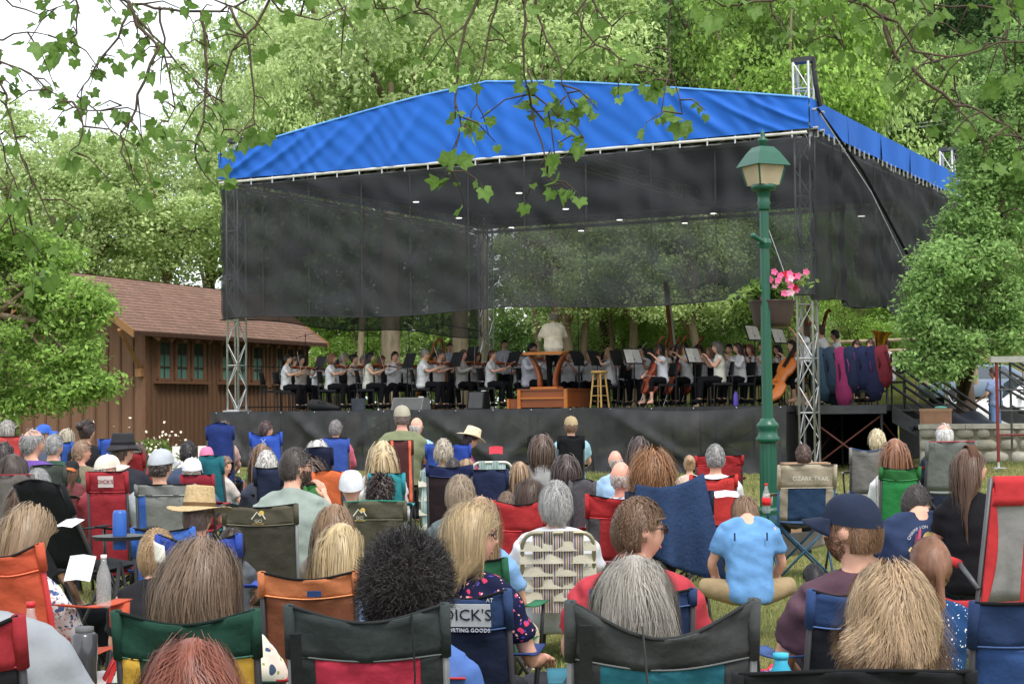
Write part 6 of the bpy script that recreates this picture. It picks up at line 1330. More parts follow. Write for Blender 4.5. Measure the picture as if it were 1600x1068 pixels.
# ---- lamp post
lp = at(1199, 640, 18.0); lg = G(lp.x, lp.y); t = thing('lamp_post', 'green fluted park lamp post with square lantern', 'lamp post', (lp.x, lp.y, lg)); gm = mat('green_enamel', lin((18, 80, 60)), rough=.35, var=.06, spec=.5)
ZT = at(1188, 213, 18.0).z-lg
def fluted(mb, z0, z1, r0, r1, n=14, seg=56):
    V = []
    for z, r in ((z0, r0), (z1, r1)):
        for k in range(seg):
            a = 2*PI*k/seg; q = r*(1-.10*abs(math.sin(a*n/2))**.7*(1)); V.append((q*math.cos(a), q*math.sin(a), z))
    mb.add(V, [(k, (k+1) % seg, seg+(k+1) % seg, seg+k) for k in range(seg)])
zL = at(1188, 297, 18).z-lg; zmid = at(1199, 662, 18).z-lg
mb = MB(); fluted(mb, .38, zmid-.2, .096, .089); mb.build('lower_shaft', gm, t); mb = MB(); fluted(mb, zmid+.05, zL-.2, .060, .049, 10); mb.build('upper_shaft', gm, t)
MB().lathe([(.15, 0), (.15, .3), (.13, .34), (.145, .36), (.12, .40)], 24).build('base', gm, t, True); MB().lathe([(.098, -.2), (.125, -.18), (.13, -.15), (.105, -.12), (.1, -.06), (.12, -.03), (.115, .0), (.085, .03), (.07, .06)], 24, (0, 0, zmid)).build('collar', gm, t, True)
MB().lathe([(.055, -.22), (.07, -.2), (.06, -.17), (.075, -.14), (.06, -.11), (.075, 0), (.13, .0), (.135, .05), (.12, .06)], 20, (0, 0, zL)).build('lantern_neck', gm, t, True)
z0 = zL+.05; z1 = at(1188, 258, 18).z-lg; q0, q1 = .125, .17
gl = mat('lantern_glass', lin((222, 206, 176)), rough=.25, var=.12, nscale=5, trans=.5, alpha=.85)
for k in range(4):
    a = k*PI/2+.45; M = Matrix.Rotation(a, 3, 'Z')
    MB().add([M @ Vector(v) for v in ((-q0+.01, -q0, z0), (q0-.01, -q0, z0), (q1-.01, -q1, z1), (-q1+.01, -q1, z1))], [(0, 1, 2, 3)]).build('pane', gl, t); MB().tube([M @ Vector((-q0, -q0, z0)), M @ Vector((-q1, -q1, z1))], .011, 6).build('glazing_bar', gm, t)
MB().lathe([(.03, 0), (.04, .1), (.02, .2)], 12, (0, 0, z0+.02)).build('bulb_socket', smat('socket', (196, 170, 140)), t)
mb = MB(); V = []
for r, z in ((.225*1.3, z1-.015), (.20*1.3, z1+.03), (.14*1.3, z1+.13), (.09*1.3, z1+.19), (.05, z1+.2)):
    for k in range(4): a = k*PI/2+PI/4+.45; V.append((r*math.cos(a), r*math.sin(a), z))
mb.add(V, [(i*4+k, i*4+(k+1) % 4, (i+1)*4+(k+1) % 4, (i+1)*4+k) for i in range(4) for k in range(4)]+[(3, 2, 1, 0), (16, 17, 18, 19)]); mb.build('lantern_roof', gm, t)
MB().lathe([(.05, 0), (.03, .04), (.06, .06), (.055, .075), (.02, .10), (.028, .13), (.012, .16), (.004, .19)], 16, (0, 0, z1+.195)).build('finial', gm, t, True)
za = at(1190, 380, 18).z-lg
MB().tube([(-.16, -.3, za+.05), (0, 0, za), (.16, .3, za-.1)], [.028, .022, .02], 10).build('banner_arm', gm, t, True); MB().ball((-.16, -.3, za+.05), .032, 10, 8).build('arm_end', gm, t); MB().lathe([(.06, -.05), (.075, 0), (.06, .05)], 18, (0, 0, za)).build('arm_collar', gm, t)
# hanging basket
hb = at(1213, 470, 18.2); t = thing('hanging_basket', 'brown plastic hanging basket of pink flowers on the lamp post', 'flower basket', (hb.x-.05, hb.y-.02, hb.z-.28))
bwm = smat('brown_plastic', (64, 52, 50), rough=.5, spec=.4)
MB().lathe([(.17, 0), (.20, .05), (.235, .22), (.25, .27), (.255, .28), (.245, .275), (.22, .26)], 28).build('basket', bwm, t, True)
cb_ = crown_mesh('foliage', (.30, .28, .15), 900, .085, 22, .35, leafmat((.13, .22, .04))); link('foliage', cb_, t, (0, 0, .36))
V, Q = [], []
for k in range(26):
    a = random.random()*6.28; r_ = random.uniform(.1, .36); c = Vector((math.cos(a)*r_+.08, -abs(math.sin(a))*r_*.8-.05, .32+random.random()*.26))
    mb = MB(); 
    for j in range(5):
        b = j*2*PI/5; d1 = Vector((math.cos(b), -.25, math.sin(b)))*.034; d2 = Vector((math.cos(b+.6), -.1, math.sin(b+.6)))*.03; d0 = Vector((math.cos(b-.6), -.1, math.sin(b-.6)))*.03
        mb.add([c, c+d0, c+d1*1.2, c+d2], [(0, 1, 2, 3)])
    mb.build('flower', smat('petal', (238, 110, 160) if k % 3 else ((190, 30, 40) if k % 2 else (246, 190, 206)), island=.15, trans=.3), t)
for k in range(3):
    a = k*2.1; MB().tube([(.24*math.cos(a), .24*math.sin(a), .28), (-.02, .02, 1.05)], .004, 5).build('wire', alu, t)
for k, (dx, dz) in enumerate(((-.55, -.12), (-.5, .05), (-.38, .12), (.36, .3), (.42, .22))):
    pt = [Vector((math.copysign(.15, dx), -.1, .34)), Vector((dx*.6, -.2, .36+dz*.3)), Vector((dx, -.22, .24+dz))]; MB().tube(pt, .006, 5).build('vine', smat('vine', (120, 150, 70)), t)
    P_ = np.array([pt[1].lerp(pt[2], i/7) for i in range(8)]); V, Q = leaf_quads(P_+rng.normal(0, .02, P_.shape), rng.normal(size=P_.shape)+np.array([0, -1, .5]), np.full(8, .07)); link('vine_leaves', np_mesh('vine_leaves', V, Q, leafmat((.2, .28, .08))), t)

# bags and coolers standing between the chairs
def lawn_bag(px, D, w, h, rgb, label, kind='backpack', rz=0):
    q = at(px, 700, D); t = thing(kind, label, 'cooler' if kind == 'cooler' else 'bag', (q.x, D, G(q.x, D)), rz, 'bags on the lawn')
    if kind == 'cooler':
        MB().box((0, 0, h*.42), (w, w*.6, h*.84)).build('box', fabric(rgb), t); MB().box((0, 0, h*.9), (w*1.03, w*.63, h*.14)).build('lid', fabric((214, 214, 210)), t); MB().tube([(-w*.45, -w*.1, h), (0, -w*.1, h*1.2), (w*.45, -w*.1, h)], .01, 6).build('handle', frame_dk, t)
    else:
        MB().loft([(0, 0, 0, w*.5, w*.3), (0, 0, h*.1, w*.54, w*.34), (0, .01, h*.6, w*.5, w*.3), (0, .02, h*.9, w*.36, w*.2), (0, .02, h, w*.15, w*.08)], 14).build('bag', fabric(rgb, bump=.6), t, True); MB().loft([(0, -w*.3, h*.1, w*.34, w*.12), (0, -w*.32, h*.45, w*.34, w*.12), (0, -w*.26, h*.5, w*.3, w*.05)], 12).build('pocket', fabric(rgb), t, True); MB().tube([(-w*.12, 0, h*.95), (0, 0, h*1.12), (w*.12, 0, h*.95)], .012, 6).build('handle', frame_dk, t)
for a in ((845, 7.4, .34, .36, (52, 54, 60), 'dark grey backpack beside the navy print chair'), (880, 7.0, .3, .26, (40, 60, 100), 'navy tote sagging on the grass before the teal chair'), (690, 9.8, .3, .3, (60, 130, 140), 'teal bag among the middle chairs'), (640, 10.6, .26, .28, (190, 60, 50), 'small red bag by the olive chair'), (1310, 12.2, .3, .26, (206, 180, 120), 'straw-coloured bag under the khaki chair'), (1440, 15.2, .4, .2, (30, 32, 36), 'black bag lying by the green chair'), (95, 10.8, .34, .3, (70, 72, 80), 'grey bag next to the recliner'), (430, 9.6, .3, .3, (46, 50, 56), 'dark bag beside the olive chair'), (1120, 8.2, .3, .28, (70, 72, 70), 'charcoal bag at the edge of the open grass')): lawn_bag(*a)
lawn_bag(760, 12.6, .4, .3, (60, 90, 150), 'blue cooler with white lid behind the bobbed woman', 'cooler'); lawn_bag(560, 16.5, .4, .3, (180, 50, 50), 'red cooler with white lid near the skirt', 'cooler')
# ================================================================== orchestra
ORC = 'orchestra musicians in white and black'
cp_seat = MB().box((0, .0, .45), (.42, .40, .045)).mesh('seat'); cp_back = MB().sheet(lambda a, b: (-.20+.40*a, -.19-.06*b-.02*math.sin(PI*a), .62+.27*b), 8, 4, thick=.025).mesh('backrest', True)
cp_leg = MB().tube([(0, 0, .43), (0, .02, 0)], .012, 6).mesh('leg'); cp_post = MB().tube([(0, 0, .0), (0, .0, .42), (0, -.05, .85)], .012, 6).mesh('back_post')
ch_pad = mat('chair_pad_black', (.014, .014, .016), rough=.75, var=.15)
for me_ in (cp_seat, cp_back): me_.materials.append(ch_pad)
for me_ in (cp_leg, cp_post): me_.materials.append(blk)
def orch_chair(p, rz, label):
    t = thing('orchestra_chair', label, 'chair', p, rz, 'black orchestra chairs'); link('seat', cp_seat, t); link('backrest', cp_back, t)
    for s in (-1, 1): link('leg', cp_leg, t, (s*.2, .17, 0)); link('back_post', cp_post, t, (s*.205, -.18, 0))
varn = smat('varnish', (150, 72, 30), rough=.25, var=.25, nscale=6, spec=.5); varn2 = smat('dark_varnish', (112, 46, 22), rough=.25, var=.25, nscale=6, spec=.5); amber = smat('amber_varnish', (186, 104, 44), rough=.25, var=.2, nscale=4, spec=.5); ebony = mat('ebony', (.012, .01, .01), rough=.4)
def fid_mesh():
    ys = np.linspace(0, 1, 25); V = []; seg = 14
    def hw(t): return max(.004, (.29*math.sqrt(max(0, 1-((t-.27)/.29)**2)) if t < .42 else 0), (.235*math.sqrt(max(0, 1-((t-.76)/.24)**2)) if t > .6 else 0), .155 if .30 < t < .85 else 0)
    for t in ys:
        w = hw(t)
        for k in range(seg):
            a = 2*PI*k/seg; c, s = math.cos(a), math.sin(a); V.append((w*math.copysign(abs(c)**.6, c), t, .055*math.copysign(abs(s)**.8, s)*min(1, w/.1)))
    mb = MB(); mb.add(V, [(i*seg+k, i*seg+(k+1) % seg, (i+1)*seg+(k+1) % seg, (i+1)*seg+k) for i in range(24) for k in range(seg)]); return mb.mesh('instrument_body', True)
FID = fid_mesh(); NECK = MB().tube([(0, .95, .04), (0, 1.62, .06)], [.045, .032], 8).mesh('neck', True)
SCR = MB().tube([(0, 1.6, .06), (0, 1.76, .04), (0, 1.82, -.01), (0, 1.78, -.04)], [.04, .034, .04, .03], 8).mesh('scroll', True); FB = MB().box((0, 1.15, .085), (.075, .85, .02)).mesh('fingerboard'); BR = MB().box((0, .40, .09), (.12, .02, .08)).mesh('bridge'); TP = MB().box((0, .17, .07), (.07, .3, .02)).mesh('tailpiece')
for m_, q in ((NECK, varn2), (SCR, varn2), (FB, ebony), (BR, amber), (TP, ebony)): m_.materials.append(q)
FID.materials.append(varn)
def fiddle(M, L, label, cat, m=None, group=None):
    t = thing(cat.replace(' ', '_'), label, cat, (0, 0, 0), 0, group); t.matrix_world = M @ Matrix.Scale(L, 4)
    link('instrument_body', FID, t, m=m or varn)
    for nm, me_ in (('neck', NECK), ('scroll', SCR), ('fingerboard', FB), ('bridge', BR), ('tailpiece', TP)): link(nm, me_, t)
    return t
def frame_from(p0, y, n):
    y = Vector(y).normalized(); n = Vector(n); n = (n-y*n.dot(y)).normalized(); x = y.cross(n); M = Matrix((x, y, n)).transposed().to_4x4(); return Matrix.Translation(p0) @ M
def bow(M, a, b, label):
    a, b = M @ Vector(a), M @ Vector(b); t = thing('bow', label, 'bow', a, 0, 'string bows'); d = b-a
    MB().tube([(0, 0, 0), d*.5, d], .006, 5).build('stick', varn2, t); n = Vector((0, -.018, 0)); MB().tube([n, d*.97+n], .003, 4).build('bow_hair', smat('bow_hair', (226, 222, 210)), t); MB().box((0, -.01, .03), (.015, .025, .04)).build('frog', ebony, t)
sheet_m = fabric((226, 224, 218), bump=0)
def music_stand(px, v, label, h=1.12, rz=PI, sheet=False, tilt=.35, py=None):
    u = UofPX(px, v); t = thing('music_stand', label, 'music stand', S(u, v), rz, 'black music stands')
    MB().tube([(0, 0, .1), (0, 0, h)], .012, 6).build('pole', blk, t)
    d = MB().box((0, .05, h+.05), (.5, .012, .34), (-tilt, 0, 0)).build('desk', ch_pad, t); MB().box((0, -.03, h-.11), (.5, .07, .012)).build('ledge', ch_pad, t)
    for k in range(3): a = k*2.09; MB().tube([(0, 0, .14), (.25*math.cos(a), .25*math.sin(a), .0)], .01, 5).build('leg', blk, t)
    if sheet:
        for s in (-1, 1): MB().box((s*.115, .043-.012, h+.05), (.22, .003, .30), (-tilt, 0, .04*s)).build('sheet_music', sheet_m, t)
def mus(px, v, pose, fem, hair, hrgb, desc, rz, inst=None, sleeve='short', yaw=0, pitch=0, srgb=(224, 224, 226), dz=0, chair=True, skn='fair', fat=1, scale=None, face=True, gl=None, beard=False, plen='long', shoes=(24, 24, 26), seed=0, jacket=0, imat=None, pants=(22, 22, 26)):
    u = UofPX(px, v); base = S(u, v, DZ+dz); sc_ = (scale or (.95 if fem else 1.0))*(.96 if pose != 'conduct' else 1); rz = R(rz); stand = pose in ('stand', 'conduct', 'bass')
    hz = {'stand': .90, 'conduct': .90, 'bass': .78}.get(pose, .475)*sc_ if stand else .475
    loc = base+Vector((0, 0, hz))
    o, HM = person(loc, rz, pose, fem, hair, hrgb, srgb, sleeve, yaw, pitch, desc, ORC, sc_, 2, pants, plen, skn, None, face, beard, gl, fat, seed, shoes, jacket)
    if chair and not stand: orch_chair(base+Vector((math.sin(rz)*.02, -math.cos(rz)*.02, 0)), rz, 'black chair under the '+desc)
    M = Matrix.Translation(loc) @ Matrix.Rotation(rz, 4, 'Z') @ Matrix.Scale(sc_, 4)
    who = desc
    if inst in ('violin', 'viola'):
        L = .36 if inst == 'violin' else .40; fiddle(M @ frame_from(Vector((-.045, .115, .585)), (-.42, .9, -.12), (-.25, -.2, 1)), L, inst+' of the '+who, 'violin', imat, 'violins and violas')
        bow(M, (.11, .44, .47), (-.24, .22, .98), 'bow of the '+who)
    if inst == 'cello':
        fiddle(M @ frame_from(Vector((.03, .46, -.22)), (-.08, -.36, 1), (0, 1, .35)), .75, 'cello of the '+who, 'cello', smat('red_varnish', (142, 56, 28), rough=.25, var=.2, spec=.5), 'cellos'); bow(M, (.18, .42, .2), (-.45, .36, .16), 'bow of the '+who)
        p0 = M @ Vector((.03, .46, -.22)); MB_ = MB().tube([(0, 0, 0), (M @ Vector((.05, .55, -.47)))-p0], .006, 5).build('endpin', alu, None, False, p0); tag(MB_, 'endpin under the cello of the '+who, 'endpin')
    if inst == 'bass': fiddle(M @ frame_from(Vector((-.06, .48, -.60)), (-.10, -.16, 1), (.1, 1, .1)), 1.08, 'double bass of the '+who, 'double bass', amber, 'double basses')
    if inst == 'flute':
        t = thing('flute', 'flute of the '+who, 'flute', (0, 0, 0)); t.matrix_world = M; MB().tube([(-.1, .19, .69), (.5, .24, .62)], .011, 8).build('tube', alu, t)
    if inst == 'horn':
        t = thing('brass_horn', 'gold brass bell of the '+who, 'tuba', (0, 0, 0)); t.matrix_world = M; gold = smat('gold_brass', (206, 160, 60), rough=.2, metal=.9, var=.1)
        MB().tube([(.05, .22, .2), (.02, .22, .5), (0, .2, .75), (-.02, .18, .95), (-.03, .17, 1.06)], [.06, .08, .1, .15, .24], 18, cap=False).build('bell', gold, t, True); MB().tube([(.05, .24, .2)]+[(.05+.13*math.cos(a), .25, .35+.17*math.sin(a)) for a in np.linspace(-1.6, 4.4, 14)], .03, 8).build('tubing', gold, t, True)
    return o
HB = (40, 32, 32); BR_ = (98, 66, 46); AU = (150, 96, 60); GRY = (150, 146, 142); BLD = (190, 150, 100)
mus(447, .9, 'violin', True, 'pony', HB, 'violinist with dark ponytail at the cabin end', -100, 'violin', skn='asian')
mus(470, 1.7, 'violin', True, 'bob', HB, 'violinist with dark parted hair and beige top', -140, 'violin', srgb=(200, 194, 182), skn='asian', gl='clear')
mus(496, 3.2, 'violin', True, 'bun', BLD, 'blonde bun violinist half hidden behind a stand', -150, 'violin', sleeve='long')
mus(516, 1.0, 'violin', True, 'bob', AU, 'auburn bobbed violinist in the front row', -98, 'violin')
mus(534, 2.3, 'violin', False, 'tousled', (196, 184, 166), 'pale-haired violinist behind the auburn bob', -105, 'violin')
mus(551, 1.8, 'violin', True, 'bun', HB, 'violinist with black hair tied up', -110, 'violin', skn='asian', srgb=(206, 202, 198))
mus(575, 1.0, 'violin', True, 'long', HB, 'violinist with very long black hair and sleeveless blouse', -95, 'violin', sleeve='none', skn='asian', srgb=(222, 220, 206))
mus(616, 2.0, 'violin', False, 'short', HB, 'dark-haired man playing viola in long sleeves', -150, 'viola', sleeve='long')
mus(661, 1.0, 'violin', False, 'short', GRY, 'grey-haired violinist with glasses in the front row', -95, 'violin', gl='clear', fat=1.1)
mus(686, 1.9, 'violin', False, 'short', (96, 84, 76), 'violinist behind the grey-haired man', -120, 'violin', srgb=(206, 204, 200))
mus(703, 6.5, 'stand', False, 'crop', (90, 66, 54), 'standing percussionist in pale blue shirt', -160, None, dz=0, srgb=(190, 204, 222), scale=.98, fat=1.1)
mus(744, 3.0, 'violin', True, 'bob', (136, 66, 44), 'red-haired violinist behind a black stand', -140, 'violin', srgb=(210, 206, 206))
mus(767, 1.6, 'violin', True, 'pony', BR_, 'violinist with brown ponytail beside the podium', -110, 'violin', srgb=(210, 210, 212))
mus(789, 6.5, 'stand', False, 'short', HB, 'standing percussionist beside the inner tower', -170, None, srgb=(196, 206, 220))
mus(814, 4.5, 'wind', False, 'short', (120, 110, 100), 'wind player peeking out left of the lectern', -170, 'flute', yaw=0, gl='clear')
mus(830, 2.2, 'violin', False, 'short', HB, 'large bearded violist by the lectern', -130, 'viola', sleeve='long', fat=1.4, scale=1.12, beard=True, skn='tan', srgb=(206, 206, 220))
mus(866, 1.1, 'conduct', False, 'balding', GRY, 'conductor in ivory jacket on the podium', 8, None, dz=.40, srgb=(234, 226, 204), jacket=.012, sleeve='long', scale=.92, face=False, fat=1.1, yaw=0)
mus(906, 5.0, 'wind', True, 'bob', HB, 'wind player behind the stands right of the conductor', 180, 'flute', skn='tan')
mus(888, 4.6, 'wind', False, 'short', BR_, 'wind player behind the conductor', 180, 'flute')
mus(934, 5.4, 'wind', True, 'bob', AU, 'auburn wind player behind the stool', 180, 'flute')
mus(957, 2.2, 'cello', True, 'long', BLD, 'blonde violist facing the podium in grey top', 70, None, srgb=(206, 204, 204), face=False)
mus(967, 3.6, 'wind', True, 'bob', BR_, 'brown-haired player behind the blonde violist', 150, 'flute', skn='tan')
mus(1004, 2.9, 'violin', False, 'short', HB, 'man with glasses playing viola behind the cellos', 150, 'viola', gl='clear')
mus(1018, 4.6, 'wind', False, 'short', HB, 'bassoon player behind the man with glasses', 170, None)
mus(1036, 1.0, 'cello', True, 'bob', HB, 'cellist in loose white blouse and cropped trousers', 108, 'cello', plen='cap', srgb=(226, 230, 240), shoes=None)
mus(1052, 3.4, 'wind', True, 'short', BR_, 'player half hidden behind the cellist', 160, None)
mus(1074, 1.9, 'cello', False, 'short', HB, 'dark-haired male cellist looking up', 110, 'cello', pitch=-12, skn='asian')
mus(1097, 3.0, 'cello', False, 'short', HB, 'male player in the second cello row', 120, 'cello', srgb=(190, 192, 196))
mus(1126, 1.0, 'wind', True, 'curly', (120, 110, 104), 'grey curly-haired player in cream vest and pink sleeves', 92, None, sleeve='none', srgb=(222, 220, 206))
mus(1158, 1.7, 'wind', True, 'long', (70, 44, 36), 'brown-haired player in open white shirt', 110, None, sleeve='long')
mus(1176, 2.8, 'wind', True, 'bob', (130, 70, 50), 'red-haired player behind the tilted sheet music', 130, None)
mus(1262, .9, 'bass', True, 'long', (96, 60, 44), 'bass player on a stool behind the front tower', 95, None, scale=1.0, shoes=None, plen='cap', srgb=(230, 230, 236), face=False)
fiddle(frame_from(S(UofPX(1200, .5), .5, DZ+.1), (.50, .1, .82), (-.75, -.55, .35)), 1.0, 'big amber double bass leaning behind the lamp post', 'double bass', amber, 'double basses')
mus(1287, 2.6, 'bass', False, 'short', BR_, 'broad bass player seen from behind', 70, 'bass', scale=1.02, fat=1.2, face=False)
mus(1310, 4.2, 'bass', False, 'short', HB, 'bass player with raised hand at the back', 80, 'bass', scale=1.0, face=False)
mus(1342, 3.2, 'wind', False, 'tousled', BR_, 'seated brass player behind the teal bag', 150, None)
mus(1364, 3.0, 'wind', False, 'short', (110, 74, 58), 'brass player behind the red bag', 140, None)
mus(1390, 3.2, 'wind', False, 'short', BR_, 'tuba player at the end of the stage', 110, 'horn')
for k_, (px, v, hair, hc, fem, desc, rz_, inst, sh_, pose) in enumerate((
 (459, 3.6, 'short', BR_, False, 'violinist in the last row by the cabin', -120, 'violin', (210, 208, 200), 'violin'), (528, 4.2, 'long', HB, True, 'violinist far back with long black hair', -130, 'violin', (224, 222, 220), 'violin'), (566, 3.7, 'short', GRY, False, 'silver-haired violinist in the last row', -120, 'violin', (216, 216, 222), 'violin'), (594, 3.2, 'bob', AU, True, 'copper-haired violinist before the thick trunk', -125, 'violin', (206, 204, 196), 'violin'), (640, 3.6, 'bun', BR_, True, 'violist with brown bun behind the grey speaker', -140, 'viola', (220, 218, 214), 'violin'), (678, 3.6, 'short', HB, False, 'dark-haired violist near the harp', -140, 'viola', (212, 214, 220), 'violin'), (722, 2.1, 'short', (120, 100, 84), False, 'violinist leaning behind the flat stand', -125, 'violin', (200, 198, 192), 'violin'), (851, 5.2, 'tousled', BLD, True, 'fair wind player far behind the lectern', 180, 'flute', (222, 222, 222), 'wind'),
 (922, 4.2, 'short', GRY, False, 'grey-haired wind player over the black stand', 175, None, (214, 214, 214), 'wind'), (948, 4.6, 'bob', HB, True, 'dark bobbed wind player in the back row', 165, 'flute', (226, 226, 230), 'wind'), (986, 4.4, 'short', BR_, False, 'horn player beyond the white sheets', 160, None, (210, 212, 218), 'wind'), (1044, 2.4, 'bun', AU, True, 'auburn cellist behind the first cello', 120, 'cello', (216, 214, 210), 'cello'), (1062, 2.9, 'short', (110, 100, 92), False, 'greying cellist in the middle', 125, 'cello', (224, 226, 232), 'cello'), (1090, 4.3, 'short', HB, False, 'trumpeter behind the cellos', 150, 'flute', (218, 218, 220), 'wind'), (1112, 3.8, 'bob', BLD, True, 'blonde player between two dark heads', 140, None, (206, 208, 214), 'wind'), (1143, 3.3, 'short', HB, False, 'trombone player behind the open white shirt', 135, None, (222, 222, 226), 'wind'), (1167, 4.2, 'tousled', BR_, False, 'player in the far back left of the lamp post', 150, None, (216, 216, 216), 'wind'), (1196, 2.6, 'short', BR_, False, 'player just behind the lamp post', 120, None, (220, 220, 224), 'wind'), (1219, 3.4, 'bob', HB, True, 'player between lamp post and tower', 130, None, (210, 210, 212), 'wind'), (1243, 2.2, 'short', HB, False, 'bass player left of the tower', 100, None, (226, 226, 230), 'wind'))):
    mus(px, v, pose, fem, hair, hc, desc, rz_, inst, srgb=sh_, sleeve=('long', 'short')[k_ % 2], skn=('fair', 'tan', 'pink', 'asian')[k_ % 4], yaw=(0, 10, -10, 20)[k_ % 4], fat=(1, 1.15, 1.05)[k_ % 3])
for px, v, lab, sh, h in ((423, .9, None, 0, 0), (497, 1.6, 'music stand between the first violin desks', 0, 1.05), (637, 1.5, 'music stand beside the man in long sleeves', 0, 1.05), (711, 1.4, 'music stand beside the grey-haired violinist', 0, 1.05), (735, 2.4, 'flat-topped stand in the middle of the violins', 0, 1.2), (800, 2.2, 'music stand left of the large violist', 0, 1.05), (815, 3.2, 'music stand with white part left of the lectern', 1, 1.0),
      (906, 1.9, 'wide black stand just right of the conductor', 0, 1.02), (934, 2.2, 'wide black stand behind the stool', 0, 1.02), (968, 1.8, 'music stand behind the blonde violist', 0, 1.0), (992, 1.5, 'music stand with white sheets before the cellist', 1, 1.02), (1087, 1.3, 'music stand with white sheets between the cellists', 1, 1.0), (1181, 1.9, 'tall tilted stand with white sheets by the lamp post', 1, 1.45), (1221, 2.6, 'stand with white sheets behind the double bass', 1, 1.4), (1020, 4.0, 'dark stand among the wind players', 0, 1.1), (870, 3.6, 'dark stand behind the conductor', 0, 1.05)):
    if lab: music_stand(px, v, lab, h, R(-60 if px < 850 else 60) if not sh else R(50 if px > 1000 else 40), bool(sh))
orch_chair(S(UofPX(424, .9), .9), R(-95), 'empty black chair at the cabin end of the stage')
# podium, lectern
def podium():
    u = UofPX(866, 1.0); cw = smat('cherry_wood', (132, 70, 36), var=.18, nscale=3, stretch=(.4, 4, 4), rough=.35, spec=.4); cl_ = smat('light_cherry', (176, 106, 50), var=.15, nscale=3, stretch=(.4, 4, 4), rough=.35)
    t = sthing('podium', 'cherry wood conductor podium with lighter corner posts', 'podium', u, .9, DZ)
    MB().box((0, .1, .2), (1.12, 1.1, .36)).build('box', cw, t); MB().box((0, .1, .39), (1.18, 1.16, .03)).build('top', cw, t); MB().box((0, -.47, .21), (1.02, .02, .035)).build('rail', cl_, t)
    for s in (-.54, .54): MB().box((s, -.46, .19), (.07, .06, .38)).build('corner_post', cl_, t)
    MB().box((-.72, .05, .1), (.3, .8, .2)).build('step', cw, t); MB().box((-.85, -.36, .1), (.05, .05, .21)).build('step_post', cl_, t)
    t = sthing('lectern', 'orange wood conductor desk with two curved legs', 'lectern', u, .55, DZ+.405)
    MB().box((-.02, .1, .76), (.92, .34, .035), (.08, 0, 0)).build('desk_top', cl_, t); MB().box((0, -.085, .735), (.9, .025, .045)).build('desk_lip', cl_, t)
    for s in (-1, 1):
        MB().sheet(lambda a, b: (s*(.40-.22*math.sin(min(1, a*1.15)*PI/2))+(b-.5)*.065, .08, .73-.69*a), 14, 1, thick=.16).build('curved_leg', cw, t, True)
    MB().box((0, .1, .02), (.62, .3, .045)).build('foot_board', cl_, t)
podium()
# stool
t = sthing('wooden_stool', 'pale wooden bar stool right of the podium', 'stool', UofPX(937, 1.1), 1.1, DZ); pine = smat('pine', (206, 166, 100), var=.12)
MB().lathe([(.17, .72), (.18, .74), (.18, .765), (.16, .77)], 20).build('seat', pine, t, True)
for k in range(4):
    a = k*PI/2+.6; MB().tube([(.12*math.cos(a), .12*math.sin(a), .73), (.2*math.cos(a), .2*math.sin(a), 0)], .02, 8).build('leg', pine, t); b = a+PI/2
    for z in (.25, .45): q = .2-.08*z/.73; MB().tube([(q*math.cos(a), q*math.sin(a), z), (q*math.cos(b), q*math.sin(b), z)], .011, 6).build('stretcher', pine, t)
# harp
t = sthing('harp', 'golden brown concert harp at the back of the stage', 'harp', UofPX(680, 5), 5, DZ, .2); hw_ = smat('harp_wood', (170, 108, 52), rough=.3, var=.15)
MB().tube([(.35, 0, .12), (.28, 0, .9), (.22, 0, 1.62)], .04, 8).build('column', hw_, t, True); MB().tube([(-.45, 0, .12), (-.3, 0, .7), (-.12, 0, 1.25)], [.12, .09, .05], 8).build('soundbox', hw_, t, True); MB().tube([(.22, 0, 1.62), (.12, 0, 1.74), (.0, 0, 1.62), (-.05, 0, 1.4), (-.12, 0, 1.25)], .045, 8).build('neck', hw_, t, True)
MB().box((-.05, 0, .07), (1.0, .3, .12)).build('base', hw_, t)
for k in range(14): f = k/13; MB().tube([(-.40+.27*f, 0, .25+.95*f), (.02+.16*f-.14*(1-f), 0, 1.35+.25*f)], .003, 4).build('string', alu, t)
# boxes and bags on the deck edge
def wedge(px, v, w, h, d, m, name, label, cat):
    t = sthing(name, label, cat, UofPX(px, v), v, DZ); MB().add([(-w/2, -d/2, 0), (w/2, -d/2, 0), (w/2, d/2, 0), (-w/2, d/2, 0), (-w/2, -d*.25, h), (w/2, -d*.25, h), (w/2, d*.3, h), (-w/2, d*.3, h)], [(3, 2, 1, 0), (4, 5, 6, 7), (0, 1, 5, 4), (2, 3, 7, 6), (1, 2, 6, 5), (3, 0, 4, 7)]).build('cabinet', m, t)
    MB().add([(-w/2+.03, -d*.49-.004, .02), (w/2-.03, -d*.49-.004, .02), (w/2-.03, -d*.27-.006, h-.02), (-w/2+.03, -d*.27-.006, h-.02)], [(0, 1, 2, 3)]).build('grille', mat('grille', (.09, .09, .09), rough=.7), t); MB().box((w*.35, -.02, h+.01), (.1, .05, .02)).build('handle', mat('tape', (.7, .7, .68), rough=.5), t)
wedge(642, .0, .76, .26, .4, smat('grey_cabinet', (104, 106, 106), rough=.6), 'monitor_speaker', 'grey wedge monitor speaker on the stage edge', 'speaker')
wedge(748, 1.0, .4, .38, .35, ch_pad, 'monitor_speaker', 'black wedge speaker between the violins and podium', 'speaker')
t = sthing('gig_bag', 'black violin-shaped gig bag lying on the stage edge', 'bag', UofPX(506, .0), .0, DZ); MB().tube([(-.42, 0, .1), (-.3, 0, .13), (-.05, 0, .11), (.2, 0, .08), (.4, 0, .05)], [.06, .13, .12, .075, .04], 12).build('bag', ch_pad, t, True); MB().tube([(-.1, -.1, .18), (0, -.13, .22), (.1, -.08, .15)], .01, 5).build('handle', blk, t)
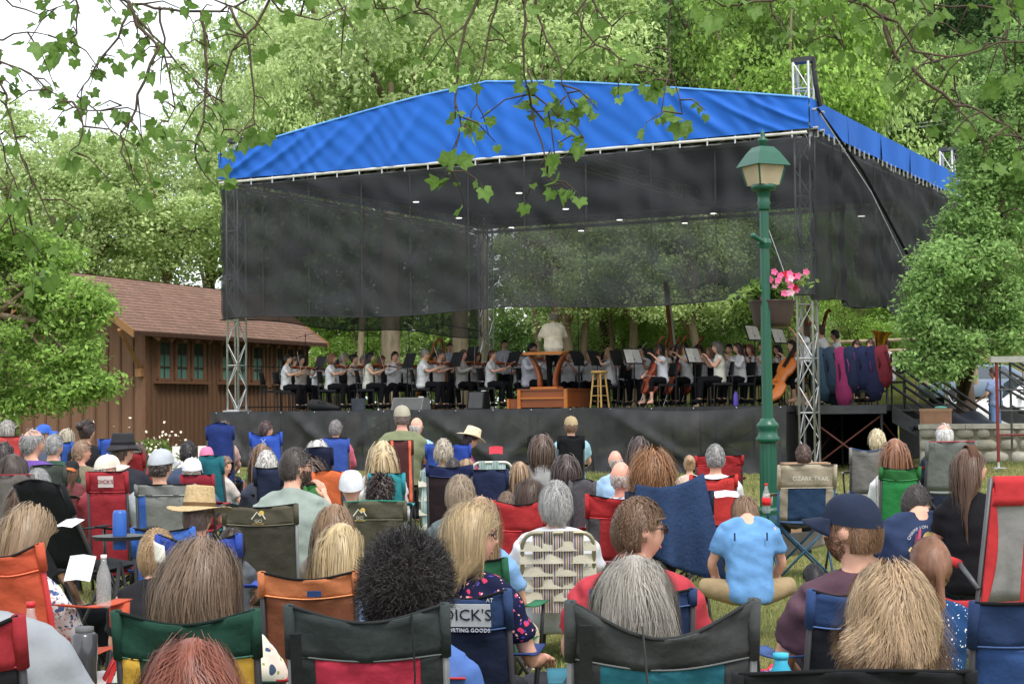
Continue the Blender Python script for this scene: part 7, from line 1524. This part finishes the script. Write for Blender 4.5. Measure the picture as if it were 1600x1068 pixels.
t = sthing('tote_bag', 'dark grey tote bag on the stage edge', 'bag', UofPX(560, .1), .1, DZ); MB().loft([(0, 0, 0, .17, .08), (0, 0, .26, .19, .07)], 12).build('bag', fabric((60, 66, 74)), t); MB().tube([(-.08, 0, .25), (0, -.02, .38), (.08, 0, .25)], .008, 5).build('handle', blk, t)
t = sthing('water_bottle', 'violet water bottle beside a chair leg on stage', 'bottle', UofPX(1150, .8), .8, DZ); MB().lathe([(.045, 0), (.05, .02), (.05, .22), (.03, .26), (.03, .29)], 14).build('bottle_body', smat('violet', (92, 76, 170), rough=.4), t, True); MB().lathe([(.034, .28), (.034, .31)], 12).build('lid', blk, t)
# microphone booms
for k, (px, v, h, dx, lab) in enumerate(((478, 3.5, 1.9, .9, 'microphone boom over the first violins'), (575, 4, 1.95, -.8, 'microphone boom over the violins'), (640, 4, 1.9, .8, 'microphone boom behind the viola'), (735, 4.2, 1.95, -.9, 'microphone boom before the inner tower'), (905, 3.6, 2.3, .2, 'tall microphone stand right of the conductor'), (692, 4.4, 2.5, .05, 'tall thin microphone stand by the harp'))):
    t = sthing('microphone_stand', lab, 'microphone', UofPX(px, v), v, DZ, 0, 'microphone stands'); MB().tube([(0, 0, 0), (0, 0, h)], .01, 5).build('pole', blk, t); MB().tube([(-dx*.3, 0, h-.1), (dx, 0, h+.12)], .008, 5).build('boom', blk, t); MB().tube([(dx, 0, h+.12), (dx, 0, h-.05)], .018, 6).build('microphone', blk, t)
    for q in range(3): a = q*2.09; MB().tube([(0, 0, .1), (.25*math.cos(a), .25*math.sin(a), 0)], .009, 5).build('leg', blk, t)
p0 = S(UofPX(1058, 8), 8); t = thing('leaning_pole', 'brown and white pole leaning behind the cellists', 'pole', p0); MB().tube([(0, 0, 0), (-.25, 0, 3.1)], .05, 8).build('wood_pole', smat('pole_brown', (150, 96, 66)), t); MB().tube([(.09, -.02, 0), (-.17, -.02, 3.0)], .025, 8).build('white_strip', smat('pole_white', (214, 210, 200)), t)
# instrument bags hung on the side rail
for k, (u, c, c2, L, lab) in enumerate(((13.42, (40, 66, 84), (24, 30, 36), 1.0, 'teal padded bass bag hanging nearest the tower'), (13.62, (34, 52, 70), (20, 26, 34), .85, 'dark teal bag second on the rail'), (13.85, (128, 30, 84), (50, 24, 40), 1.15, 'magenta bag hanging to the deck'), (14.02, (30, 38, 66), (120, 40, 100), .85, 'navy bag with purple edge beside the magenta one'), (14.25, (30, 38, 72), (24, 28, 44), .8, 'navy blue bag before the red one'), (14.45, (32, 36, 70), (80, 40, 80), 1.0, 'dark navy bag hanging low behind the others'), (14.62, (116, 34, 48), (60, 24, 30), .75, 'dark red bag at the end of the rail'))):
    t = sthing('instrument_bag', lab, 'bag', u, .47, DZ+1.08-L, 0, 'instrument bags on the rail')
    MB().tube([(.05, -.02, .0), (.06, -.05, L*.2), (.04, -.06, L*.5), (.0, -.05, L*.8), (-.03, -.01, L*.98), (-.04, .06, L)], [.05, .085, .09, .082, .07, .04], 12, flat=2.0).build('bag', fabric(c), t, True)
    MB().tube([(.17, -.075, L*.1), (.19, -.11, L*.5), (.1, -.1, L*.9)], .012, 5).build('zip_edge', fabric(c2), t); MB().tube([(.0, -.13, L*.45), (.02, -.17, L*.6), (-.02, -.13, L*.75)], .014, 5).build('strap', fabric(c2), t)
t = sthing('bass_case', 'big dark teal soft case standing behind the rail', 'bag', 13.55, 1.0, DZ); MB().tube([(0, 0, .02), (0, 0, .25), (0, 0, .6), (0, .03, .85), (0, .05, 1.02)], [.25, .3, .24, .2, .1], 14, flat=.7).build('bag', fabric((34, 54, 66)), t, True); MB().tube([(.2, -.15, .3), (.25, -.18, .6), (.15, -.12, .9)], .014, 5).build('strap', fabric((20, 26, 30)), t)
# ================================================================== overhanging sycamore boughs
def leaf_shape(k):
    r_ = random.Random(k); an = [-90, -62, -35, -14, 4, 22, 40, 58, 74, 90, 106, 122, 140, 158, 176, 194, 215, 242]
    rd = [.10, .46, .56, .74, .58, .72, .90, .66, .78, 1.02, .78, .66, .90, .72, .58, .74, .56, .46]
    V = [(0, .25, 0)]; f = .3+.25*r_.random()
    for a, q in zip(an, rd):
        q *= .92+.16*r_.random(); x, y = q*math.cos(R(a)), .25+q*math.sin(R(a)); V.append((x, y, f*abs(x)**1.3-.22*(y-.2)**2*(k % 3)*.5+.05*math.sin(x*5+k)))
    V.append((0, -.62, .05)); V.append((.02, .16, 0)); V.append((-.02, .16, 0))
    n = len(an); return V, [(0, 1+i, 1+(i+1) % n) for i in range(n)]+[(n+1, n+2, n+3)]
LSH = [leaf_shape(k) for k in range(4)]; LME = []
sy_m = mat('sycamore_leaf', (.13, .235, .045), rough=.5, var=.25, nscale=2.5, island=.3, trans=.45, spec=.3)
for V, Fc in LSH:
    mb = MB(); mb.add(V, Fc); me_ = mb.mesh('leaf'); me_.materials.append(sy_m); LME.append(me_)
twig_m = smat('twig_bark', (78, 66, 54), var=.25, nscale=20, bump=.3)
def sycamore(label, trunk, limbs):
    base = Vector((trunk[0], trunk[1], G(trunk[0], trunk[1]))); t = thing('sycamore_tree', label, 'tree', base, 0, 'overhanging sycamores')
    top = Vector((0, 0, 5.6)); MB().tube([(0, 0, -.1), (.05, 0, 2.5), (0, .1, 4.2), top, (.2, .3, 8)], [.42, .33, .28, .24, .1], 14).build('trunk', palebark, t, True)
    leaves = []; br = MB(); rd = random.Random(len(limbs)*7+3)
    for D, r0, pts in limbs:
        W_ = [at(px, py, D+dd)-base for px, py, dd in [(p+(0,))[:3] for p in pts]]
        # subdivide with a crooked line
        P = []
        for a, b in zip(W_[:-1], W_[1:]):
            n = max(2, int((b-a).length/.07))
            for i in range(n):
                P.append(a.lerp(b, i/n)+Vector((rd.uniform(-1, 1), rd.uniform(-1, 1), rd.uniform(-1, 1)))*.012)
        P.append(W_[-1]); n = len(P)
        br.tube(P, [r0*.55*(1-.72*i/n) for i in range(n)], 6)
        inframe = [q for q in P]
        for i in range(n):
            w_ = P[i]+base; x, y = proj(w_)
            if not (-60 < x < 1660 and -70 < y): continue
            if rd.random() < .72:
                d = Vector((rd.gauss(0, 1), rd.gauss(0, .7), rd.gauss(-.35, .7))).normalized(); L = rd.uniform(.05, .28)*(1.0 if i > n*.15 else .5)
                q1 = P[i]+d*L*.5+Vector((0, 0, .01)); q2 = P[i]+d*L+Vector((0, 0, -.04*L/.2)); br.tube([P[i], q1, q2], [.0055, .004, .0025], 4)
                for k in range(rd.choice((1, 2, 2, 3, 3))):
                    b_ = q1.lerp(q2, rd.random()) if k else q2
                    leaves.append((b_, rd.uniform(.034, .068)*(1.0 if k == 0 else .75)))
        for k in range(3): leaves.append((P[-1]+Vector((rd.gauss(0, .02),)*3), rd.uniform(.05, .085)))
    o = br.build('branches', twig_m, t, True); 
    rd.shuffle(leaves); extra = MB(); leaves.sort(key=lambda q: -q[1])
    for k, (p, s) in enumerate(leaves):
        # blade hangs from its stalk: tip (+y) mostly down/outward, face (+z) mostly up and to a side
        y = Vector((rd.gauss(0, .6), rd.gauss(-.1, .6), rd.gauss(-.75, .5))).normalized(); z = Vector((rd.gauss(0, .5), rd.gauss(-.45, .6), rd.gauss(.8, .5)))
        z = (z-y*z.dot(y)).normalized(); x = y.cross(z); M = Matrix.Translation(p+y*s*.6) @ Matrix((x, y, z)).transposed().to_4x4() @ Matrix.Scale(s, 4)
        if k < 280:
            l = link('leaf', LME[k % 4], t); l.matrix_local = M
        else:
            V, Fc = LSH[k % 4]; extra.add([M @ Vector(v) for v in V], Fc)
    if extra.v: e = extra.build('leaves', sy_m, t); e['kind'] = 'stuff'
sycamore('sycamore overhanging the upper left with hanging leafy boughs', (-5.4, 9.2), [
 (9, .035, [(-700, -420), (-200, -160), (60, -60), (187, -5), (200, 8), (287, 17), (344, 16), (369, 8), (430, -20)]),
 (9, .022, [(-500, -60), (-120, 40), (0, 94), (31, 108), (78, 142), (116, 166), (156, 173), (190, 165)]),
 (8.8, .02, [(200, 6), (215, 40), (247, 75), (225, 125), (212, 169), (191, 212), (191, 237), (219, 290)]),
 (9.2, .016, [(200, 19), (187, 56), (156, 94), (141, 125), (120, 150)]),
 (8.7, .018, [(316, 16), (318, 50), (322, 87), (322, 162), (309, 219), (306, 256), (337, 290)]),
 (9.1, .016, [(362, 12), (387, 62), (394, 125), (397, 181), (405, 200)]),
 (8.9, .022, [(-300, -100), (-40, 40), (0, 125), (19, 187), (41, 266), (62, 312), (95, 370)]),
 (9.3, .016, [(203, 15), (240, 55), (281, 103), (312, 134), (350, 160)]),
 (9.0, .014, [(-100, 120), (0, 210), (12, 250), (30, 300), (48, 350)]),
 (8.5, .014, [(-100, 60), (5, 60), (40, 50), (75, 55)]), (9.4, .014, [(-40, -60), (20, 10), (60, 20), (110, 5)]),
 (9.2, .016, [(100, -50), (120, 10), (118, 50), (100, 70)]), (8.8, .014, [(400, -30), (440, 20), (500, 30), (540, 10)]),
 (9.5, .016, [(430, -20), (400, 40), (360, 80), (345, 130), (350, 200), (330, 240)]), (9.2, .014, [(250, 10), (255, 60), (262, 120), (270, 170), (262, 190)]), (8.6, .014, [(116, 160), (130, 180), (128, 215), (110, 235)]), (9, .012, [(-60, 200), (10, 290), (25, 380), (60, 430)])])
sycamore('sycamore overhanging the middle and upper right', (5.0, 8.2), [
 (9, .045, [(1900, -700), (1500, -300), (1000, -140), (760, -60), (600, -30), (480, -20)]),
 (8.8, .018, [(760, -60), (745, 0), (722, 60), (714, 110), (712, 160), (722, 200), (706, 250), (702, 268)]),
 (9.1, .015, [(790, -40), (765, 40), (752, 110), (742, 160), (735, 185)]),
 (9, .018, [(830, -60), (822, 10), (818, 60), (820, 120), (832, 170), (846, 220), (858, 270), (866, 290)]),
 (8.8, .016, [(830, -50), (845, 40), (868, 90), (880, 130), (892, 160)]), (9.2, .012, [(832, 170), (860, 200), (890, 190), (912, 215)]), (9.0, .012, [(822, 110), (838, 150), (870, 180), (885, 150)]),
 (9, .014, [(1060, -60), (1045, 20), (1042, 80), (1052, 130), (1066, 178)]), (9.3, .016, [(960, -70), (900, 20), (930, 70), (985, 100), (1010, 130)]),
 (8.9, .016, [(640, -60), (650, 10), (690, 40), (700, 70)]), (9, .014, [(560, -40), (590, 10), (640, 20)]), (9.4, .015, [(900, -60), (930, 10), (955, 40), (945, 70)]),
 (8.2, .03, [(2100, -500), (1700, -200), (1480, -60), (1400, 0), (1330, -10), (1230, -5), (1130, 10)]),
 (8.0, .024, [(1900, -250), (1600, -40), (1330, 0), (1400, 36), (1432, 78), (1480, 92), (1560, 70), (1640, 60)]),
 (8.0, .02, [(1380, 20), (1400, 90), (1450, 130), (1492, 162), (1530, 172), (1575, 195), (1620, 240)]),
 (8.3, .014, [(1440, 78), (1490, 120), (1500, 160), (1530, 172)]), (8.1, .012, [(1395, 90), (1420, 60), (1440, 30)]), (8.4, .02, [(1750, -60), (1600, 18), (1510, 8), (1420, 4)]),
 (8.2, .012, [(1575, -40), (1574, 60), (1572, 110)]), (8.6, .012, [(1200, -40), (1210, 20), (1230, 50)]), (8.6, .012, [(1290, -40), (1300, 20), (1310, 60), (1320, 80)]), (8.4, .012, [(1560, 180), (1590, 220), (1600, 250)])])
bpy.data.scenes.remove(TMP)
